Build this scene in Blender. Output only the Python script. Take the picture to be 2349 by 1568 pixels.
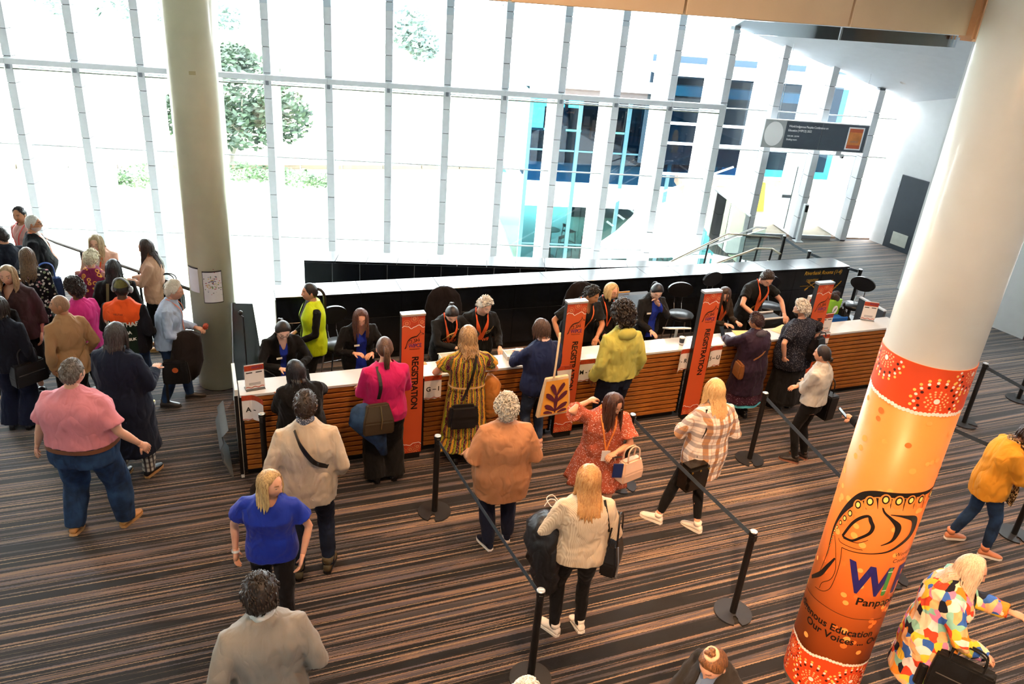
import bpy, bmesh, math, random
import numpy as np
from mathutils import Vector, Matrix, Euler
random.seed(7)
for o in list(bpy.data.objects): bpy.data.objects.remove(o, do_unlink=True)
SC = bpy.context.scene
COL = SC.collection
R = math.radians

# ------------------------------------------------------------------ camera
cam_d = bpy.data.cameras.new('camera'); cam = bpy.data.objects.new('camera', cam_d); COL.objects.link(cam)
cam_d.sensor_width = 36.0; cam_d.lens = 27.28; cam_d.clip_end = 500
PITCH, ROLL, CAMH = 0.4364, 0.0862, 5.189
fw = Vector((0, math.cos(PITCH), -math.sin(PITCH))); rt0 = Vector((1, 0, 0)); up0 = rt0.cross(fw)
rt = rt0*math.cos(ROLL) + up0*math.sin(ROLL); up = -rt0*math.sin(ROLL) + up0*math.cos(ROLL)
M = Matrix(((rt.x, up.x, -fw.x, 0), (rt.y, up.y, -fw.y, 0), (rt.z, up.z, -fw.z, CAMH), (0, 0, 0, 1)))
cam.matrix_world = M
SC.camera = cam

# ------------------------------------------------------------------ world, lights, exposure
wd = bpy.data.worlds.new('sky'); SC.world = wd; wd.use_nodes = True
bg = wd.node_tree.nodes['Background']; bg.inputs['Color'].default_value = (0.93, 0.97, 1.0, 1); bg.inputs['Strength'].default_value = 21.0
def lamp(name, kind, loc, energy, color, **kw):
    d = bpy.data.lights.new(name, kind); d.energy = energy; d.color = color
    for k, v in kw.items():
        if k != 'aim': setattr(d, k, v)
    o = bpy.data.objects.new(name, d); COL.objects.link(o); o.location = loc
    if 'aim' in kw:
        o.rotation_euler = (Vector(kw['aim']) - Vector(loc)).to_track_quat('-Z', 'Y').to_euler()
    return o
sun = lamp('sun', 'SUN', (-20, -10, 40), 4.0, (1.0, 0.97, 0.92), angle=R(1.0), aim=(10, 30, 0))
WANG = R(9.063); WO = Vector((-10.327, 15.862, 0)); WD = Vector((math.cos(WANG), math.sin(WANG), 0)); WN = Vector((-math.sin(WANG), math.cos(WANG), 0)); WSP = 1.227
po = lamp('window_portal', 'AREA', WO + WD*9.0 + WN*0.3 + Vector((0, 0, 1.2)), 1.0, (1, 1, 1), shape='RECTANGLE', size=24.0, size_y=11.0)
po.rotation_euler = Euler((R(90), 0, WANG), 'XYZ'); po.data.cycles.is_portal = True
WARM = (1.0, 0.57, 0.28)
for x, y, e, aim in [(0.6, 6.4, 1000, (0.8, 6.6, 0)), (1.2, 1.6, 600, (1.5, 4.2, 0)), (4.4, 7.6, 900, (4.4, 7.8, 0)), (2.0, 9.0, 520, (1.6, 8.8, 0)),
                     (-1.4, 7.4, 380, (-1.2, 7.4, 0)), (6.6, 4.6, 1000, (5.6, 6.0, 0)), (5.0, 10.4, 300, (4.6, 10.2, 0)), (-0.6, 1.8, 450, (-0.3, 4.0, 0)), (-3.0, 2.6, 300, (-2.8, 4.2, 0)), (0.3, -2.0, 4200, (2.75, 4.8, 0.4))]:  # last narrow spot is added to brighten the lower wrapped column
    lamp('downlight', 'SPOT', (x, y, 7.35), e, WARM, spot_size=R(92 if y > 0 else 30), spot_blend=0.9, shadow_soft_size=0.12, aim=aim)
vs = SC.view_settings
vs.view_transform = 'Standard'; vs.look = 'None'; vs.exposure = 0.25; vs.gamma = 1.0; vs.use_curve_mapping = False

# ------------------------------------------------------------------ helpers
def lin(h):
    h = h.lstrip('#'); c = [int(h[i:i+2], 16)/255 for i in (0, 2, 4)]
    return tuple(((x/12.92) if x <= 0.04045 else ((x+0.055)/1.055)**2.4) for x in c)
MATS = {}
def new_mat(name):
    m = bpy.data.materials.new(name); m.use_nodes = True
    nt = m.node_tree; return m, nt, nt.nodes['Principled BSDF']
def nd(nt, t, **kw):
    n = nt.nodes.new(t)
    for k, v in kw.items(): setattr(n, k, v)
    return n
def coords(nt, kind='Object', scale=(1, 1, 1), rot=(0, 0, 0), loc=(0, 0, 0)):
    tc = nd(nt, 'ShaderNodeTexCoord'); mp = nd(nt, 'ShaderNodeMapping')
    mp.inputs['Scale'].default_value = scale; mp.inputs['Rotation'].default_value = rot; mp.inputs['Location'].default_value = loc
    nt.links.new(tc.outputs[kind], mp.inputs['Vector']); return mp.outputs['Vector']
def noise(nt, vec, scale=5, detail=2, rough=0.5, dist=0.0):
    n = nd(nt, 'ShaderNodeTexNoise'); n.inputs['Scale'].default_value = scale; n.inputs['Detail'].default_value = detail
    n.inputs['Roughness'].default_value = rough; n.inputs['Distortion'].default_value = dist
    if vec is not None: nt.links.new(vec, n.inputs['Vector'])
    return n
def ramp(nt, fac, stops, interp='LINEAR'):
    r = nd(nt, 'ShaderNodeValToRGB'); cr = r.color_ramp; cr.interpolation = interp
    while len(cr.elements) > 1: cr.elements.remove(cr.elements[-1])
    cr.elements[0].position = stops[0][0]; cr.elements[0].color = (*stops[0][1], 1)
    for p, c in stops[1:]:
        e = cr.elements.new(p); e.color = (*c, 1)
    nt.links.new(fac, r.inputs['Fac']); return r.outputs['Color']
def mixc(nt, fac, a, b, mode='MIX'):
    n = nd(nt, 'ShaderNodeMix'); n.data_type = 'RGBA'; n.blend_type = mode
    for s, v in (('Factor', fac), ('A', a), ('B', b)):
        i = [q for q in n.inputs if q.name == s and q.enabled][0] if s != 'Factor' else n.inputs[0]
        if hasattr(v, 'is_linked'): nt.links.new(v, i)
        else: i.default_value = v if s == 'Factor' else (*v, 1)
    return [q for q in n.outputs if q.enabled][0]
def bump(nt, b, height, strength=0.3, dist=0.01):
    n = nd(nt, 'ShaderNodeBump'); n.inputs['Strength'].default_value = strength; n.inputs['Distance'].default_value = dist
    nt.links.new(height, n.inputs['Height']); nt.links.new(n.outputs['Normal'], b.inputs['Normal'])
def plain(name, col, rough=0.6, metal=0.0, var=0.06, nscale=6.0, bmp=0.0, bscale=60.0, spec=0.5, coat=0.0, emit=0.0):
    key = (name, col, rough, metal)
    if key in MATS: return MATS[key]
    m, nt, b = new_mat(name); c = lin(col) if isinstance(col, str) else col
    v = coords(nt); n = noise(nt, v, nscale, 3)
    lo = tuple(max(0, x*(1-var)) for x in c); hi = tuple(min(1, x*(1+var)) for x in c)
    nt.links.new(ramp(nt, n.outputs['Fac'], [(0.3, lo), (0.7, hi)]), b.inputs['Base Color'])
    b.inputs['Roughness'].default_value = rough; b.inputs['Metallic'].default_value = metal
    b.inputs['Specular IOR Level'].default_value = spec; b.inputs['Coat Weight'].default_value = coat
    if bmp: bump(nt, b, noise(nt, v, bscale, 3).outputs['Fac'], bmp, 0.004)
    if emit:
        b.inputs['Emission Color'].default_value = (*c, 1); b.inputs['Emission Strength'].default_value = emit
    MATS[key] = m; return m
def fabric(name, col, rough=0.9, var=0.12, wr=0.34, wscale=5.0, weave=0.15, sheen=0.04, spec=0.22):
    key = ('fab', name, col)
    if key in MATS: return MATS[key]
    m, nt, b = new_mat(name); c = lin(col) if isinstance(col, str) else col
    v = coords(nt); n = noise(nt, v, 4.0, 4)
    lo = tuple(x*(1-var) for x in c); hi = tuple(min(1, x*(1+var)) for x in c)
    nt.links.new(ramp(nt, n.outputs['Fac'], [(0.3, lo), (0.7, hi)]), b.inputs['Base Color'])
    cloth_bump(nt, b, v, wr, wscale, weave)
    b.inputs['Roughness'].default_value = rough; b.inputs['Specular IOR Level'].default_value = spec
    b.inputs['Sheen Weight'].default_value = sheen
    MATS[key] = m; return m
def cloth_bump(nt, b, v, wr=0.34, wscale=5.0, weave=0.15):
    mp = nd(nt, 'ShaderNodeMapping'); mp.inputs['Scale'].default_value = (1.0, 1.0, 0.55); mp.inputs['Rotation'].default_value = (0.4, 0.3, 0.2); nt.links.new(v, mp.inputs['Vector'])
    n1 = noise(nt, mp.outputs[0], wscale, 1, 0.4, 1.0); n2 = noise(nt, v, 260, 1); n3 = noise(nt, mp.outputs[0], wscale*2.2, 1, 0.4, 0.8)
    def ridge(n):
        s_ = nd(nt, 'ShaderNodeMath', operation='SUBTRACT'); s_.inputs[1].default_value = 0.5; nt.links.new(n.outputs['Fac'], s_.inputs[0])
        q = nd(nt, 'ShaderNodeMath', operation='ABSOLUTE'); nt.links.new(s_.outputs[0], q.inputs[0]); return q.outputs[0]
    m1 = nd(nt, 'ShaderNodeMath', operation='MULTIPLY_ADD'); m1.inputs[1].default_value = 0.30; nt.links.new(ridge(n3), m1.inputs[0]); nt.links.new(ridge(n1), m1.inputs[2])
    a = nd(nt, 'ShaderNodeMath', operation='MULTIPLY_ADD'); a.inputs[1].default_value = weave*0.10
    nt.links.new(n2.outputs['Fac'], a.inputs[0]); nt.links.new(m1.outputs[0], a.inputs[2])
    bump(nt, b, a.outputs[0], min(1.0, wr*2.0), 0.07)

class MB:
    def __init__(s): s.v = []; s.f = []
    def add(s, vs, fs):
        o = len(s.v); s.v += [tuple(q) for q in vs]; s.f += [tuple(i+o for i in f) for f in fs]; return s
    def box(s, x0, x1, y0, y1, z0, z1):
        return s.add([(x0,y0,z0),(x1,y0,z0),(x1,y1,z0),(x0,y1,z0),(x0,y0,z1),(x1,y0,z1),(x1,y1,z1),(x0,y1,z1)],
                     [(0,3,2,1),(4,5,6,7),(0,1,5,4),(1,2,6,5),(2,3,7,6),(3,0,4,7)])
    def quad(s, a, b, c, d): return s.add([a, b, c, d], [(0, 1, 2, 3)])
    def loft(s, rings, cap0=True, cap1=True, closed=True):
        n = len(rings[0]); o = len(s.v)
        for r in rings: s.v += [tuple(p) for p in r]
        for k in range(len(rings)-1):
            for i in range(n if closed else n-1):
                j = (i+1) % n; a = o+k*n
                s.f.append((a+i, a+j, a+n+j, a+n+i))
        if cap0: s.f.append(tuple(o+i for i in reversed(range(n))))
        if cap1: s.f.append(tuple(o+(len(rings)-1)*n+i for i in range(n)))
        return s
    def tube(s, pts, rad, n=8, flat=1.0, upv=None, cap=True):
        pts = [Vector(p) for p in pts]
        if not isinstance(rad, (list, tuple)): rad = [rad]*len(pts)
        rings = []; u = None
        for i, p in enumerate(pts):
            t = (pts[min(i+1, len(pts)-1)] - pts[max(i-1, 0)])
            if t.length < 1e-9: t = Vector((0, 0, 1))
            t.normalize()
            if u is None:
                u = Vector(upv) if upv is not None else (Vector((1, 0, 0)) if abs(t.x) < 0.8 else Vector((0, 1, 0)))
            u = (u - t*u.dot(t))
            if u.length < 1e-6: u = t.orthogonal()
            u.normalize(); w = t.cross(u)
            rings.append([p + u*(math.cos(2*math.pi*k/n)*rad[i]) + w*(math.sin(2*math.pi*k/n)*rad[i]*flat) for k in range(n)])
        return s.loft(rings, cap, cap)
    def strip(s, pts, width, side, thick=0.002):
        rings = []
        for i, p in enumerate(pts):
            p = Vector(p); t = (Vector(pts[min(i+1, len(pts)-1)]) - Vector(pts[max(i-1, 0)])).normalized()
            sd = Vector(side); sd = (sd - t*sd.dot(t)).normalized(); nn = t.cross(sd)*thick
            rings.append([p - sd*width/2 - nn, p + sd*width/2 - nn, p + sd*width/2 + nn, p - sd*width/2 + nn])
        return s.loft(rings)
    def lathe(s, prof, n=24, c=(0, 0)):
        return s.loft([[(c[0]+r*math.cos(2*math.pi*k/n), c[1]+r*math.sin(2*math.pi*k/n), z) for k in range(n)] for r, z in prof])
    def ball(s, c, rx, ry=None, rz=None, nu=10, nv=7):
        ry = ry or rx; rz = rz or rx
        rings = []
        for j in range(1, nv):
            th = math.pi*j/nv
            rings.append([(c[0]+rx*math.sin(th)*math.cos(2*math.pi*k/nu), c[1]+ry*math.sin(th)*math.sin(2*math.pi*k/nu), c[2]-rz*math.cos(th)) for k in range(nu)])
        return s.loft(rings)
    def prism(s, poly, z0, z1):
        return s.loft([[(x, y, z0) for x, y in poly], [(x, y, z1) for x, y in poly]])
    def xf(s, m):
        s.v = [tuple(m @ Vector(p)) for p in s.v]; return s
def mesh(name, mb, bev=0.0, seg=1, smooth=False):
    me = bpy.data.meshes.new(name); me.from_pydata(mb.v, [], mb.f); me.validate()
    if bev:
        bm = bmesh.new(); bm.from_mesh(me)
        bmesh.ops.bevel(bm, geom=bm.edges[:], offset=bev, segments=seg, affect='EDGES', clamp_overlap=True)
        bm.to_mesh(me); bm.free()
    if smooth: me.polygons.foreach_set('use_smooth', [True]*len(me.polygons))
    me.update(); return me
def link(name, data, parent=None, loc=None, rot=None, mat=None):
    o = bpy.data.objects.new(name, data); COL.objects.link(o)
    if parent is not None: o.parent = parent
    if loc is not None: o.location = loc
    if rot is not None: o.rotation_euler = (0, 0, rot) if isinstance(rot, (int, float)) else rot
    if mat is not None and data is not None and not data.materials: data.materials.append(mat)
    return o
def ob(name, mb, mat, parent=None, loc=None, rot=None, bev=0.0, seg=1, smooth=False):
    return link(name, mesh(name, mb, bev, seg, smooth), parent, loc, rot, mat)
def tag(o, label, cat, group=None):
    o['label'] = label; o['category'] = cat
    if group: o['group'] = group
    return o
def struct(o, label=None, cat=None):
    o['kind'] = 'structure'
    if label: o['label'] = label; o['category'] = cat
    return o
def thing(name, label, cat, loc=(0, 0, 0), rot=0, group=None):
    o = link(name, None, None, loc, rot); o.empty_display_size = 0.1
    return tag(o, label, cat, group)
def inst(o, parent, loc, rot=None, name=None):
    c = bpy.data.objects.new(name or o.name.split('.')[0], o.data); COL.objects.link(c); c.parent = parent; c.location = loc
    if rot is not None: c.rotation_euler = (0, 0, rot) if isinstance(rot, (int, float)) else rot
    return c
def text_mb(s, size, align='LEFT', bold=0.0, shear=0.0, spacing=1.0):
    cu = bpy.data.curves.new('t', 'FONT'); cu.body = s; cu.size = size; cu.align_x = align; cu.offset = bold*size; cu.shear = shear
    cu.space_character = spacing; cu.resolution_u = 3
    o = bpy.data.objects.new('t', cu); COL.objects.link(o)
    dg = bpy.context.evaluated_depsgraph_get(); me = bpy.data.meshes.new_from_object(o.evaluated_get(dg))
    mb = MB(); mb.add([v.co[:] for v in me.vertices], [tuple(p.vertices) for p in me.polygons])
    bpy.data.objects.remove(o, do_unlink=True); bpy.data.meshes.remove(me); bpy.data.curves.remove(cu)
    return mb
def up_plane(mb, y=-0.002):           # xy text -> standing in local xz, facing -y
    mb.v = [(p[0], y, p[1]) for p in mb.v]; return mb
# ------------------------------------------------------------------ materials of the setting
CA = R(23.1); CU = Vector((math.cos(CA), math.sin(CA), 0)); CN = Vector((-math.sin(CA), math.cos(CA), 0)); CP = Vector((-2.798, 7.026, 0))
def cpos(s, d, z=0.0): return CP + CU*s + CN*d + Vector((0, 0, z))

def carpet():
    m, nt, b = new_mat('striped_carpet')
    v = coords(nt, 'Object', rot=(0, 0, -CA))
    sx = nd(nt, 'ShaderNodeSeparateXYZ'); nt.links.new(v, sx.inputs[0])
    jag = noise(nt, v, 55, 2)
    wob = nd(nt, 'ShaderNodeMath', operation='MULTIPLY_ADD'); wob.inputs[1].default_value = 0.016
    nt.links.new(jag.outputs['Fac'], wob.inputs[0]); nt.links.new(sx.outputs['Y'], wob.inputs[2])
    def band(uscale, vscale, off):
        cx = nd(nt, 'ShaderNodeCombineXYZ')
        a = nd(nt, 'ShaderNodeMath', operation='MULTIPLY'); a.inputs[1].default_value = uscale; nt.links.new(sx.outputs['X'], a.inputs[0])
        c = nd(nt, 'ShaderNodeMath', operation='MULTIPLY'); c.inputs[1].default_value = vscale; nt.links.new(wob.outputs[0], c.inputs[0])
        nt.links.new(a.outputs[0], cx.inputs[0]); nt.links.new(c.outputs[0], cx.inputs[1]); cx.inputs[2].default_value = off
        return noise(nt, cx.outputs[0], 1.0, 2.0, 0.55)
    b1 = band(0.16, 19.0, 0.0); b2 = band(0.10, 38.0, 7.0); b3 = band(0.22, 12.0, 3.0)
    base = ramp(nt, b3.outputs['Fac'], [(0.0, lin('#3b3536')), (0.36, lin('#4b413f')), (0.43, lin('#6b5548')), (0.47, lin('#4a4448')), (0.51, lin('#735c4d')), (0.55, lin('#544b4f')), (0.60, lin('#806655')), (0.66, lin('#443e3d'))], 'CONSTANT')
    dark = ramp(nt, b1.outputs['Fac'], [(0.0, (0, 0, 0)), (0.49, (0, 0, 0)), (0.505, (1, 1, 1)), (1, (1, 1, 1))])
    thin = ramp(nt, b2.outputs['Fac'], [(0.0, (0, 0, 0)), (0.40, (0, 0, 0)), (0.425, (1, 1, 1)), (0.585, (1, 1, 1)), (0.615, (1.0, 1.0, 1.0)), (1, (1, 1, 1))])
    lite = ramp(nt, b2.outputs['Fac'], [(0.0, (0, 0, 0)), (0.60, (0, 0, 0)), (0.63, (1, 1, 1)), (1, (1, 1, 1))])
    c1 = mixc(nt, dark, lin('#0f0d0f'), base)
    c2 = mixc(nt, thin, lin('#0e0c0e'), c1)
    c3 = mixc(nt, lite, c2, lin('#94795f'))
    pile = noise(nt, v, 240, 2); c4 = mixc(nt, 0.35, c3, pile.outputs['Color'], 'SOFT_LIGHT')
    nt.links.new(c4, b.inputs['Base Color'])
    b.inputs['Roughness'].default_value = 0.85; b.inputs['Specular IOR Level'].default_value = 0.25; b.inputs['Sheen Weight'].default_value = 0.25
    bump(nt, b, pile.outputs['Fac'], 0.4, 0.006)
    return m
def glass(name, tint=(0.93, 0.98, 0.98), refl=1.0):
    if name in MATS: return MATS[name]
    m, nt, b = new_mat(name); nt.nodes.remove(b); out = nt.nodes['Material Output']
    tr = nd(nt, 'ShaderNodeBsdfTransparent'); tr.inputs[0].default_value = (*tint, 1)
    gl = nd(nt, 'ShaderNodeBsdfGlossy'); gl.inputs['Roughness'].default_value = 0.02
    v = coords(nt); n = noise(nt, v, 0.6, 1); bp = nd(nt, 'ShaderNodeBump'); bp.inputs['Strength'].default_value = 0.01; nt.links.new(n.outputs['Fac'], bp.inputs['Height']); nt.links.new(bp.outputs[0], gl.inputs['Normal'])
    fr = nd(nt, 'ShaderNodeFresnel'); fr.inputs[0].default_value = 1.45
    mu = nd(nt, 'ShaderNodeMath', operation='MULTIPLY'); mu.inputs[1].default_value = refl; nt.links.new(fr.outputs[0], mu.inputs[0])
    mx = nd(nt, 'ShaderNodeMixShader'); nt.links.new(mu.outputs[0], mx.inputs[0]); nt.links.new(tr.outputs[0], mx.inputs[1]); nt.links.new(gl.outputs[0], mx.inputs[2])
    nt.links.new(mx.outputs[0], out.inputs['Surface']); MATS[name] = m; return m
def wood():
    m, nt, b = new_mat('timber_slat'); oi = nd(nt, 'ShaderNodeObjectInfo')
    v = coords(nt, 'Object', scale=(1.4, 18, 18)); ad = nd(nt, 'ShaderNodeVectorMath', operation='ADD'); nt.links.new(v, ad.inputs[0]); nt.links.new(oi.outputs['Location'], ad.inputs[1])
    n = noise(nt, ad.outputs[0], 3.0, 4, 0.6, 1.2)
    c = ramp(nt, n.outputs['Fac'], [(0.25, lin('#7d4412')), (0.5, lin('#9c5a1e')), (0.75, lin('#b9722c'))])
    nt.links.new(c, b.inputs['Base Color']); b.inputs['Roughness'].default_value = 0.42; bump(nt, b, n.outputs['Fac'], 0.12, 0.004); return m
def black_stone():
    m, nt, b = new_mat('black_granite'); v = coords(nt); n = noise(nt, v, 220, 2); n2 = noise(nt, v, 3, 2)
    c = ramp(nt, n.outputs['Fac'], [(0.4, lin('#0c0f13')), (0.62, lin('#141920')), (0.75, lin('#2b323b'))])
    nt.links.new(c, b.inputs['Base Color']); b.inputs['Roughness'].default_value = 0.16; b.inputs['Specular IOR Level'].default_value = 0.55
    bump(nt, b, n2.outputs['Fac'], 0.05, 0.01); return m
M_CARPET = carpet(); M_WOOD = wood(); M_STONE = black_stone(); M_GLASS = glass('window_glass', (0.95, 0.98, 0.98)); M_BALU = glass('balustrade_glass', (0.86, 0.95, 0.94))
M_CREAM = plain('cream_column_paint', '#d9cfae', 0.35, var=0.03, coat=0.2)
M_BEAM = plain('cream_beam_panel', '#cdb291', 0.45, var=0.03)
M_WHITE = plain('white_wall_paint', '#e6e8ea', 0.7, var=0.02)
M_CEIL = plain('white_ceiling_paint', '#e4e8ee', 0.6, var=0.02)
M_GREYMET = plain('grey_aluminium_cladding', '#dfe3e8', 0.5, 0.0, var=0.04)
M_FIN = plain('white_aluminium_fin', '#e8edf0', 0.4, 0.0, var=0.02)
M_BLACK = plain('black_powder_coat', '#0d0d0e', 0.42, var=0.1)
M_BLKPLAS = plain('black_plastic', '#121213', 0.5, var=0.1)
M_ALU = plain('brushed_aluminium', '#c9ccd0', 0.28, 0.9, var=0.05)
M_CHROME = plain('chrome', '#d8dadd', 0.12, 1.0, var=0.02)
M_LEDGE = plain('pale_laminate_ledge', '#cfd3d6', 0.22, 0.0, var=0.03, coat=0.3)
M_PAPER = plain('white_paper', '#efe9e6', 0.8, var=0.02)
M_PRINTRED = plain('rust_red_print', '#b8401c', 0.7, var=0.2, nscale=30)
M_INK = plain('black_ink', '#15110f', 0.7, var=0.05)
M_STEEL = plain('stainless_rail', '#b9b09c', 0.25, 1.0, var=0.04)

# ------------------------------------------------------------------ floor, walls, ceiling
EDGE0, EDGE1 = Vector((-3.30, 9.66, 0)), Vector((5.92, 13.30, 0))     # parapet line
fl = [(-17, -7), (12.5, -7), (12.5, 12.0), (11.2, 15.0), (9.0, 19.2), (8.62, 18.93), (4.55, 18.27), (5.25, 13.75), (5.92, 13.34), (-3.30, 9.70), (-9.4, 12.75), (-17, 16.4)]
floor = struct(ob('floor', MB().prism(fl, -0.35, 0.0), M_CARPET), 'dark carpet with irregular brown, grey and black stripes', 'carpet')
M_LOWER = plain('pale_stone_paving', '#c9c8c2', 0.6, var=0.05)
lower = struct(ob('floor_lower', MB().box(-22, 12.5, 9.0, 17.8, -4.3, -4.0), M_LOWER), 'pale stone floor of the level below', 'floor')
struct(ob('wall_back', MB().box(-17.3, 12.8, -7.4, -7.0, -4.2, 8), M_WHITE))
struct(ob('wall_left', MB().box(-17.4, -17.0, -7.0, 15.2, -4.2, 8), M_WHITE))
struct(ob('wall_right', MB().box(12.5, 12.9, -7.0, 15.0, -4.2, 8), M_WHITE))
struct(ob('ceiling', MB().prism([(-17.4, -7.4), (13, -7.4), (13, 19.2), (-17.4, 14.9)], 7.5, 7.8), M_CEIL))
struct(ob('wall_lower', MB().box(-17, 5.4, 9.0, 9.1, -4.2, -0.3), M_WHITE))
# right hand walls
nw0, nw1 = Vector((7.884, 15.386, 0)), Vector((9.226, 13.125, 0)); d = (nw1-nw0).normalized(); nn = Vector((d.y, -d.x, 0))
def wallseg(name, a, b, th, z0, z1, mat, side=1):
    d = (b-a).normalized(); n = Vector((-d.y, d.x, 0))*th*side
    return struct(ob(name, MB().prism([(a.x, a.y), (b.x, b.y), (b.x+n.x, b.y+n.y), (a.x+n.x, a.y+n.y)], z0, z1), mat))
wallseg('wall_right_near', nw0, nw1, 0.25, 0, 7.5, M_WHITE)
struct(ob('baseboard_right', MB().prism([(nw1.x-0.01, nw1.y-0.02), (nw1.x+0.24, nw1.y+0.1), (nw1.x+0.26, nw1.y+0.06), (nw1.x+0.01, nw1.y-0.06)], 0, 2.4), plain('purple_reveal', '#4a3038', 0.6)))
fw0, fw1 = Vector((8.66, 18.95, 0)), Vector((11.4, 13.9, 0))
wallseg('wall_right_far', fw0, fw1, 0.3, 0, 7.5, M_WHITE)
# dark door with vent in the far right wall
dd = (fw1-fw0).normalized(); ang = math.atan2(dd.y, dd.x); dp = fw0 + dd*0.42
door = link('door_1', None, None, dp, ang); struct(door, 'dark grey door with pale vent panel in the white wall', 'door')
M_DOOR = plain('dark_grey_door', '#3a414b', 0.5)
ob('door_leaf', MB().box(0, 0.78, -0.035, 0.02, 0.0, 1.74), M_DOOR, door, bev=0.004)
ob('vent_panel', MB().box(0.2, 0.62, -0.05, -0.03, 0.12, 0.42), plain('pale_vent', '#d5d6cc', 0.5), door)
for k in range(7): ob('vent_slat', MB().box(0.22, 0.60, -0.056, -0.048, 0.14+k*0.038, 0.155+k*0.038), plain('pale_vent', '#d5d6cc', 0.5), door)
for z in (0.25, 0.85, 1.35, 1.5): ob('hinge', MB().box(-0.012, 0.012, -0.05, -0.03, z, z+0.08), M_ALU, door)

# soffit over the entrance: slopes down to the right along the glass
def wp(s, off, z): return WO + WD*s + WN*off + Vector((0, 0, z))
A0, A1 = wp(14.70, -0.02, 4.64), wp(19.3, -0.02, 3.32)
B1 = Vector((10.6, 15.4, 4.3)); B0 = Vector((5.4, 14.2, 6.3))
M_SOF = plain('white_soffit', '#dfe5ec', 0.6, var=0.02)
mb = MB(); tv = Vector((0, 0, 0.15)); q = [A0, A1, B1, B0]
mb.add([*q, *[p+tv for p in q]], [(0, 1, 2, 3), (7, 6, 5, 4), (0, 4, 5, 1), (1, 5, 6, 2), (2, 6, 7, 3), (3, 7, 4, 0)])
sof = struct(ob('ceiling_entrance', mb, M_SOF), 'white sloping soffit with small downlights above the entrance', 'ceiling')
B2, B3 = Vector((11.6, 13.0, 4.6)), Vector((6.6, 11.4, 6.6)); q = [B0, B1, B2, B3]
mb = MB().add([*q, *[p+tv for p in q]], [(0, 1, 2, 3), (7, 6, 5, 4), (0, 4, 5, 1), (1, 5, 6, 2), (2, 6, 7, 3), (3, 7, 4, 0)])
struct(ob('ceiling_side', mb, plain('shaded_white_soffit', '#c9d0d8', 0.6)))  # same soffit beyond the crease, its shade put into a greyer colour
def sofp(a, b): return (A0*(1-a)+A1*a)*(1-b) + (B0*(1-a)+B1*a)*b
sn = (A1-A0).cross(B0-A0).normalized()
if sn.z > 0: sn = -sn
M_LAMPW = plain('lit_downlight', '#ffe9c8', 0.4, emit=6.0)
for a, b in [(0.28, 0.25), (0.42, 0.32), (0.50, 0.30), (0.70, 0.40), (0.78, 0.18), (0.9, 0.5)]:
    p = sofp(a, b); t = thing('soffit_downlight', 'small round recessed downlight in the white sloping soffit', 'downlight', p, 0, 'downlights in the entrance soffit')
    rq = sn.to_track_quat('Z', 'Y').to_euler()
    t.rotation_euler = rq
    ob('trim_ring', MB().lathe([(0.05, -0.01), (0.075, 0.0), (0.075, 0.012), (0.05, 0.012)], 20), M_ALU, t)
    ob('lamp_face', MB().lathe([(0.049, -0.005), (0.049, 0.008)], 20), M_LAMPW, t)

# cream bulkhead at the gallery edge, glass smoke baffle under it
bA, bB = Vector((-0.147, 3.98, 0)), Vector((2.66, 5.29, 0)); bd = (bB-bA).normalized(); bang = math.atan2(bd.y, bd.x); L = (bB-bA).length
beam = struct(link('trim_bulkhead', None, None, (bA.x, bA.y, 5.088), bang), 'cream panelled bulkhead with dark joints', 'beam')
js = [-3.2, -1.6, 0.0, 0.985, 2.12, L]
for a, b in zip(js[:-1], js[1:]):
    ob('panel', MB().box(a+0.008, b-0.008, 0, 0.12, 0, 0.75), M_BEAM, beam, bev=0.003)
ob('backing', MB().box(js[0], L, 0.03, 0.35, 0.02, 0.75), M_BLACK, beam)
for a, b in zip(js[:-1], js[1:]): ob('smoke_baffle', MB().box(a+0.01, b-0.01, 0.05, 0.062, -0.075, -0.005), glass('baffle_glass', (0.9, 0.95, 0.98), 2.0), beam)
ob('bracket', MB().box(L-0.01, L+0.06, -0.06, 0.06, -0.03, 0.7), plain('terracotta_bracket', '#d59a6c', 0.4), beam, bev=0.015, seg=2)

# ------------------------------------------------------------------ window wall
MULW, PITCHZ, Z0 = 0.155, 0.505, 0.029
seg_lo = mesh('cladding_panel', MB().box(-MULW/2, MULW/2, -0.16, 0.1, 0.006, PITCHZ-0.006), 0.004)
fin_lo = mesh('fin_panel', MB().box(-MULW/2+0.01, MULW/2-0.01, 0.14, 1.12, 0.004, PITCHZ-0.004), 0.004)
seg_lo.materials.append(M_GREYMET); fin_lo.materials.append(M_FIN)
M_JOINT = plain('dark_joint', '#4d5257', 0.6)
NM = 18
for i in range(-2, 16):
    top = 5.1 if i < 12 else [4.64, 4.33, 3.95, 3.6][i-12]
    bot = -4.0 if i < 12 else (-4.0 if i == 12 else 0.0)
    t = struct(link('trim_mullion', None, None, WO + WD*(WSP*i), WANG), 'pale grey panelled mullion of the glass wall', 'mullion')
    ob('core', MB().box(-MULW/2+0.012, MULW/2-0.012, -0.14, 0.09, bot, top), M_JOINT, t)
    k0 = math.floor((bot-Z0)/PITCHZ)
    k = k0
    while Z0+(k+1)*PITCHZ < top+0.3:
        z = Z0+k*PITCHZ
        if z >= bot-0.4 and z+PITCHZ*0.5 < top:
            link('cladding_panel', seg_lo, t, (0, 0, z)); link('fin_panel', fin_lo, t, (0, 0, z))
        k += 1
n = 0
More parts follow.
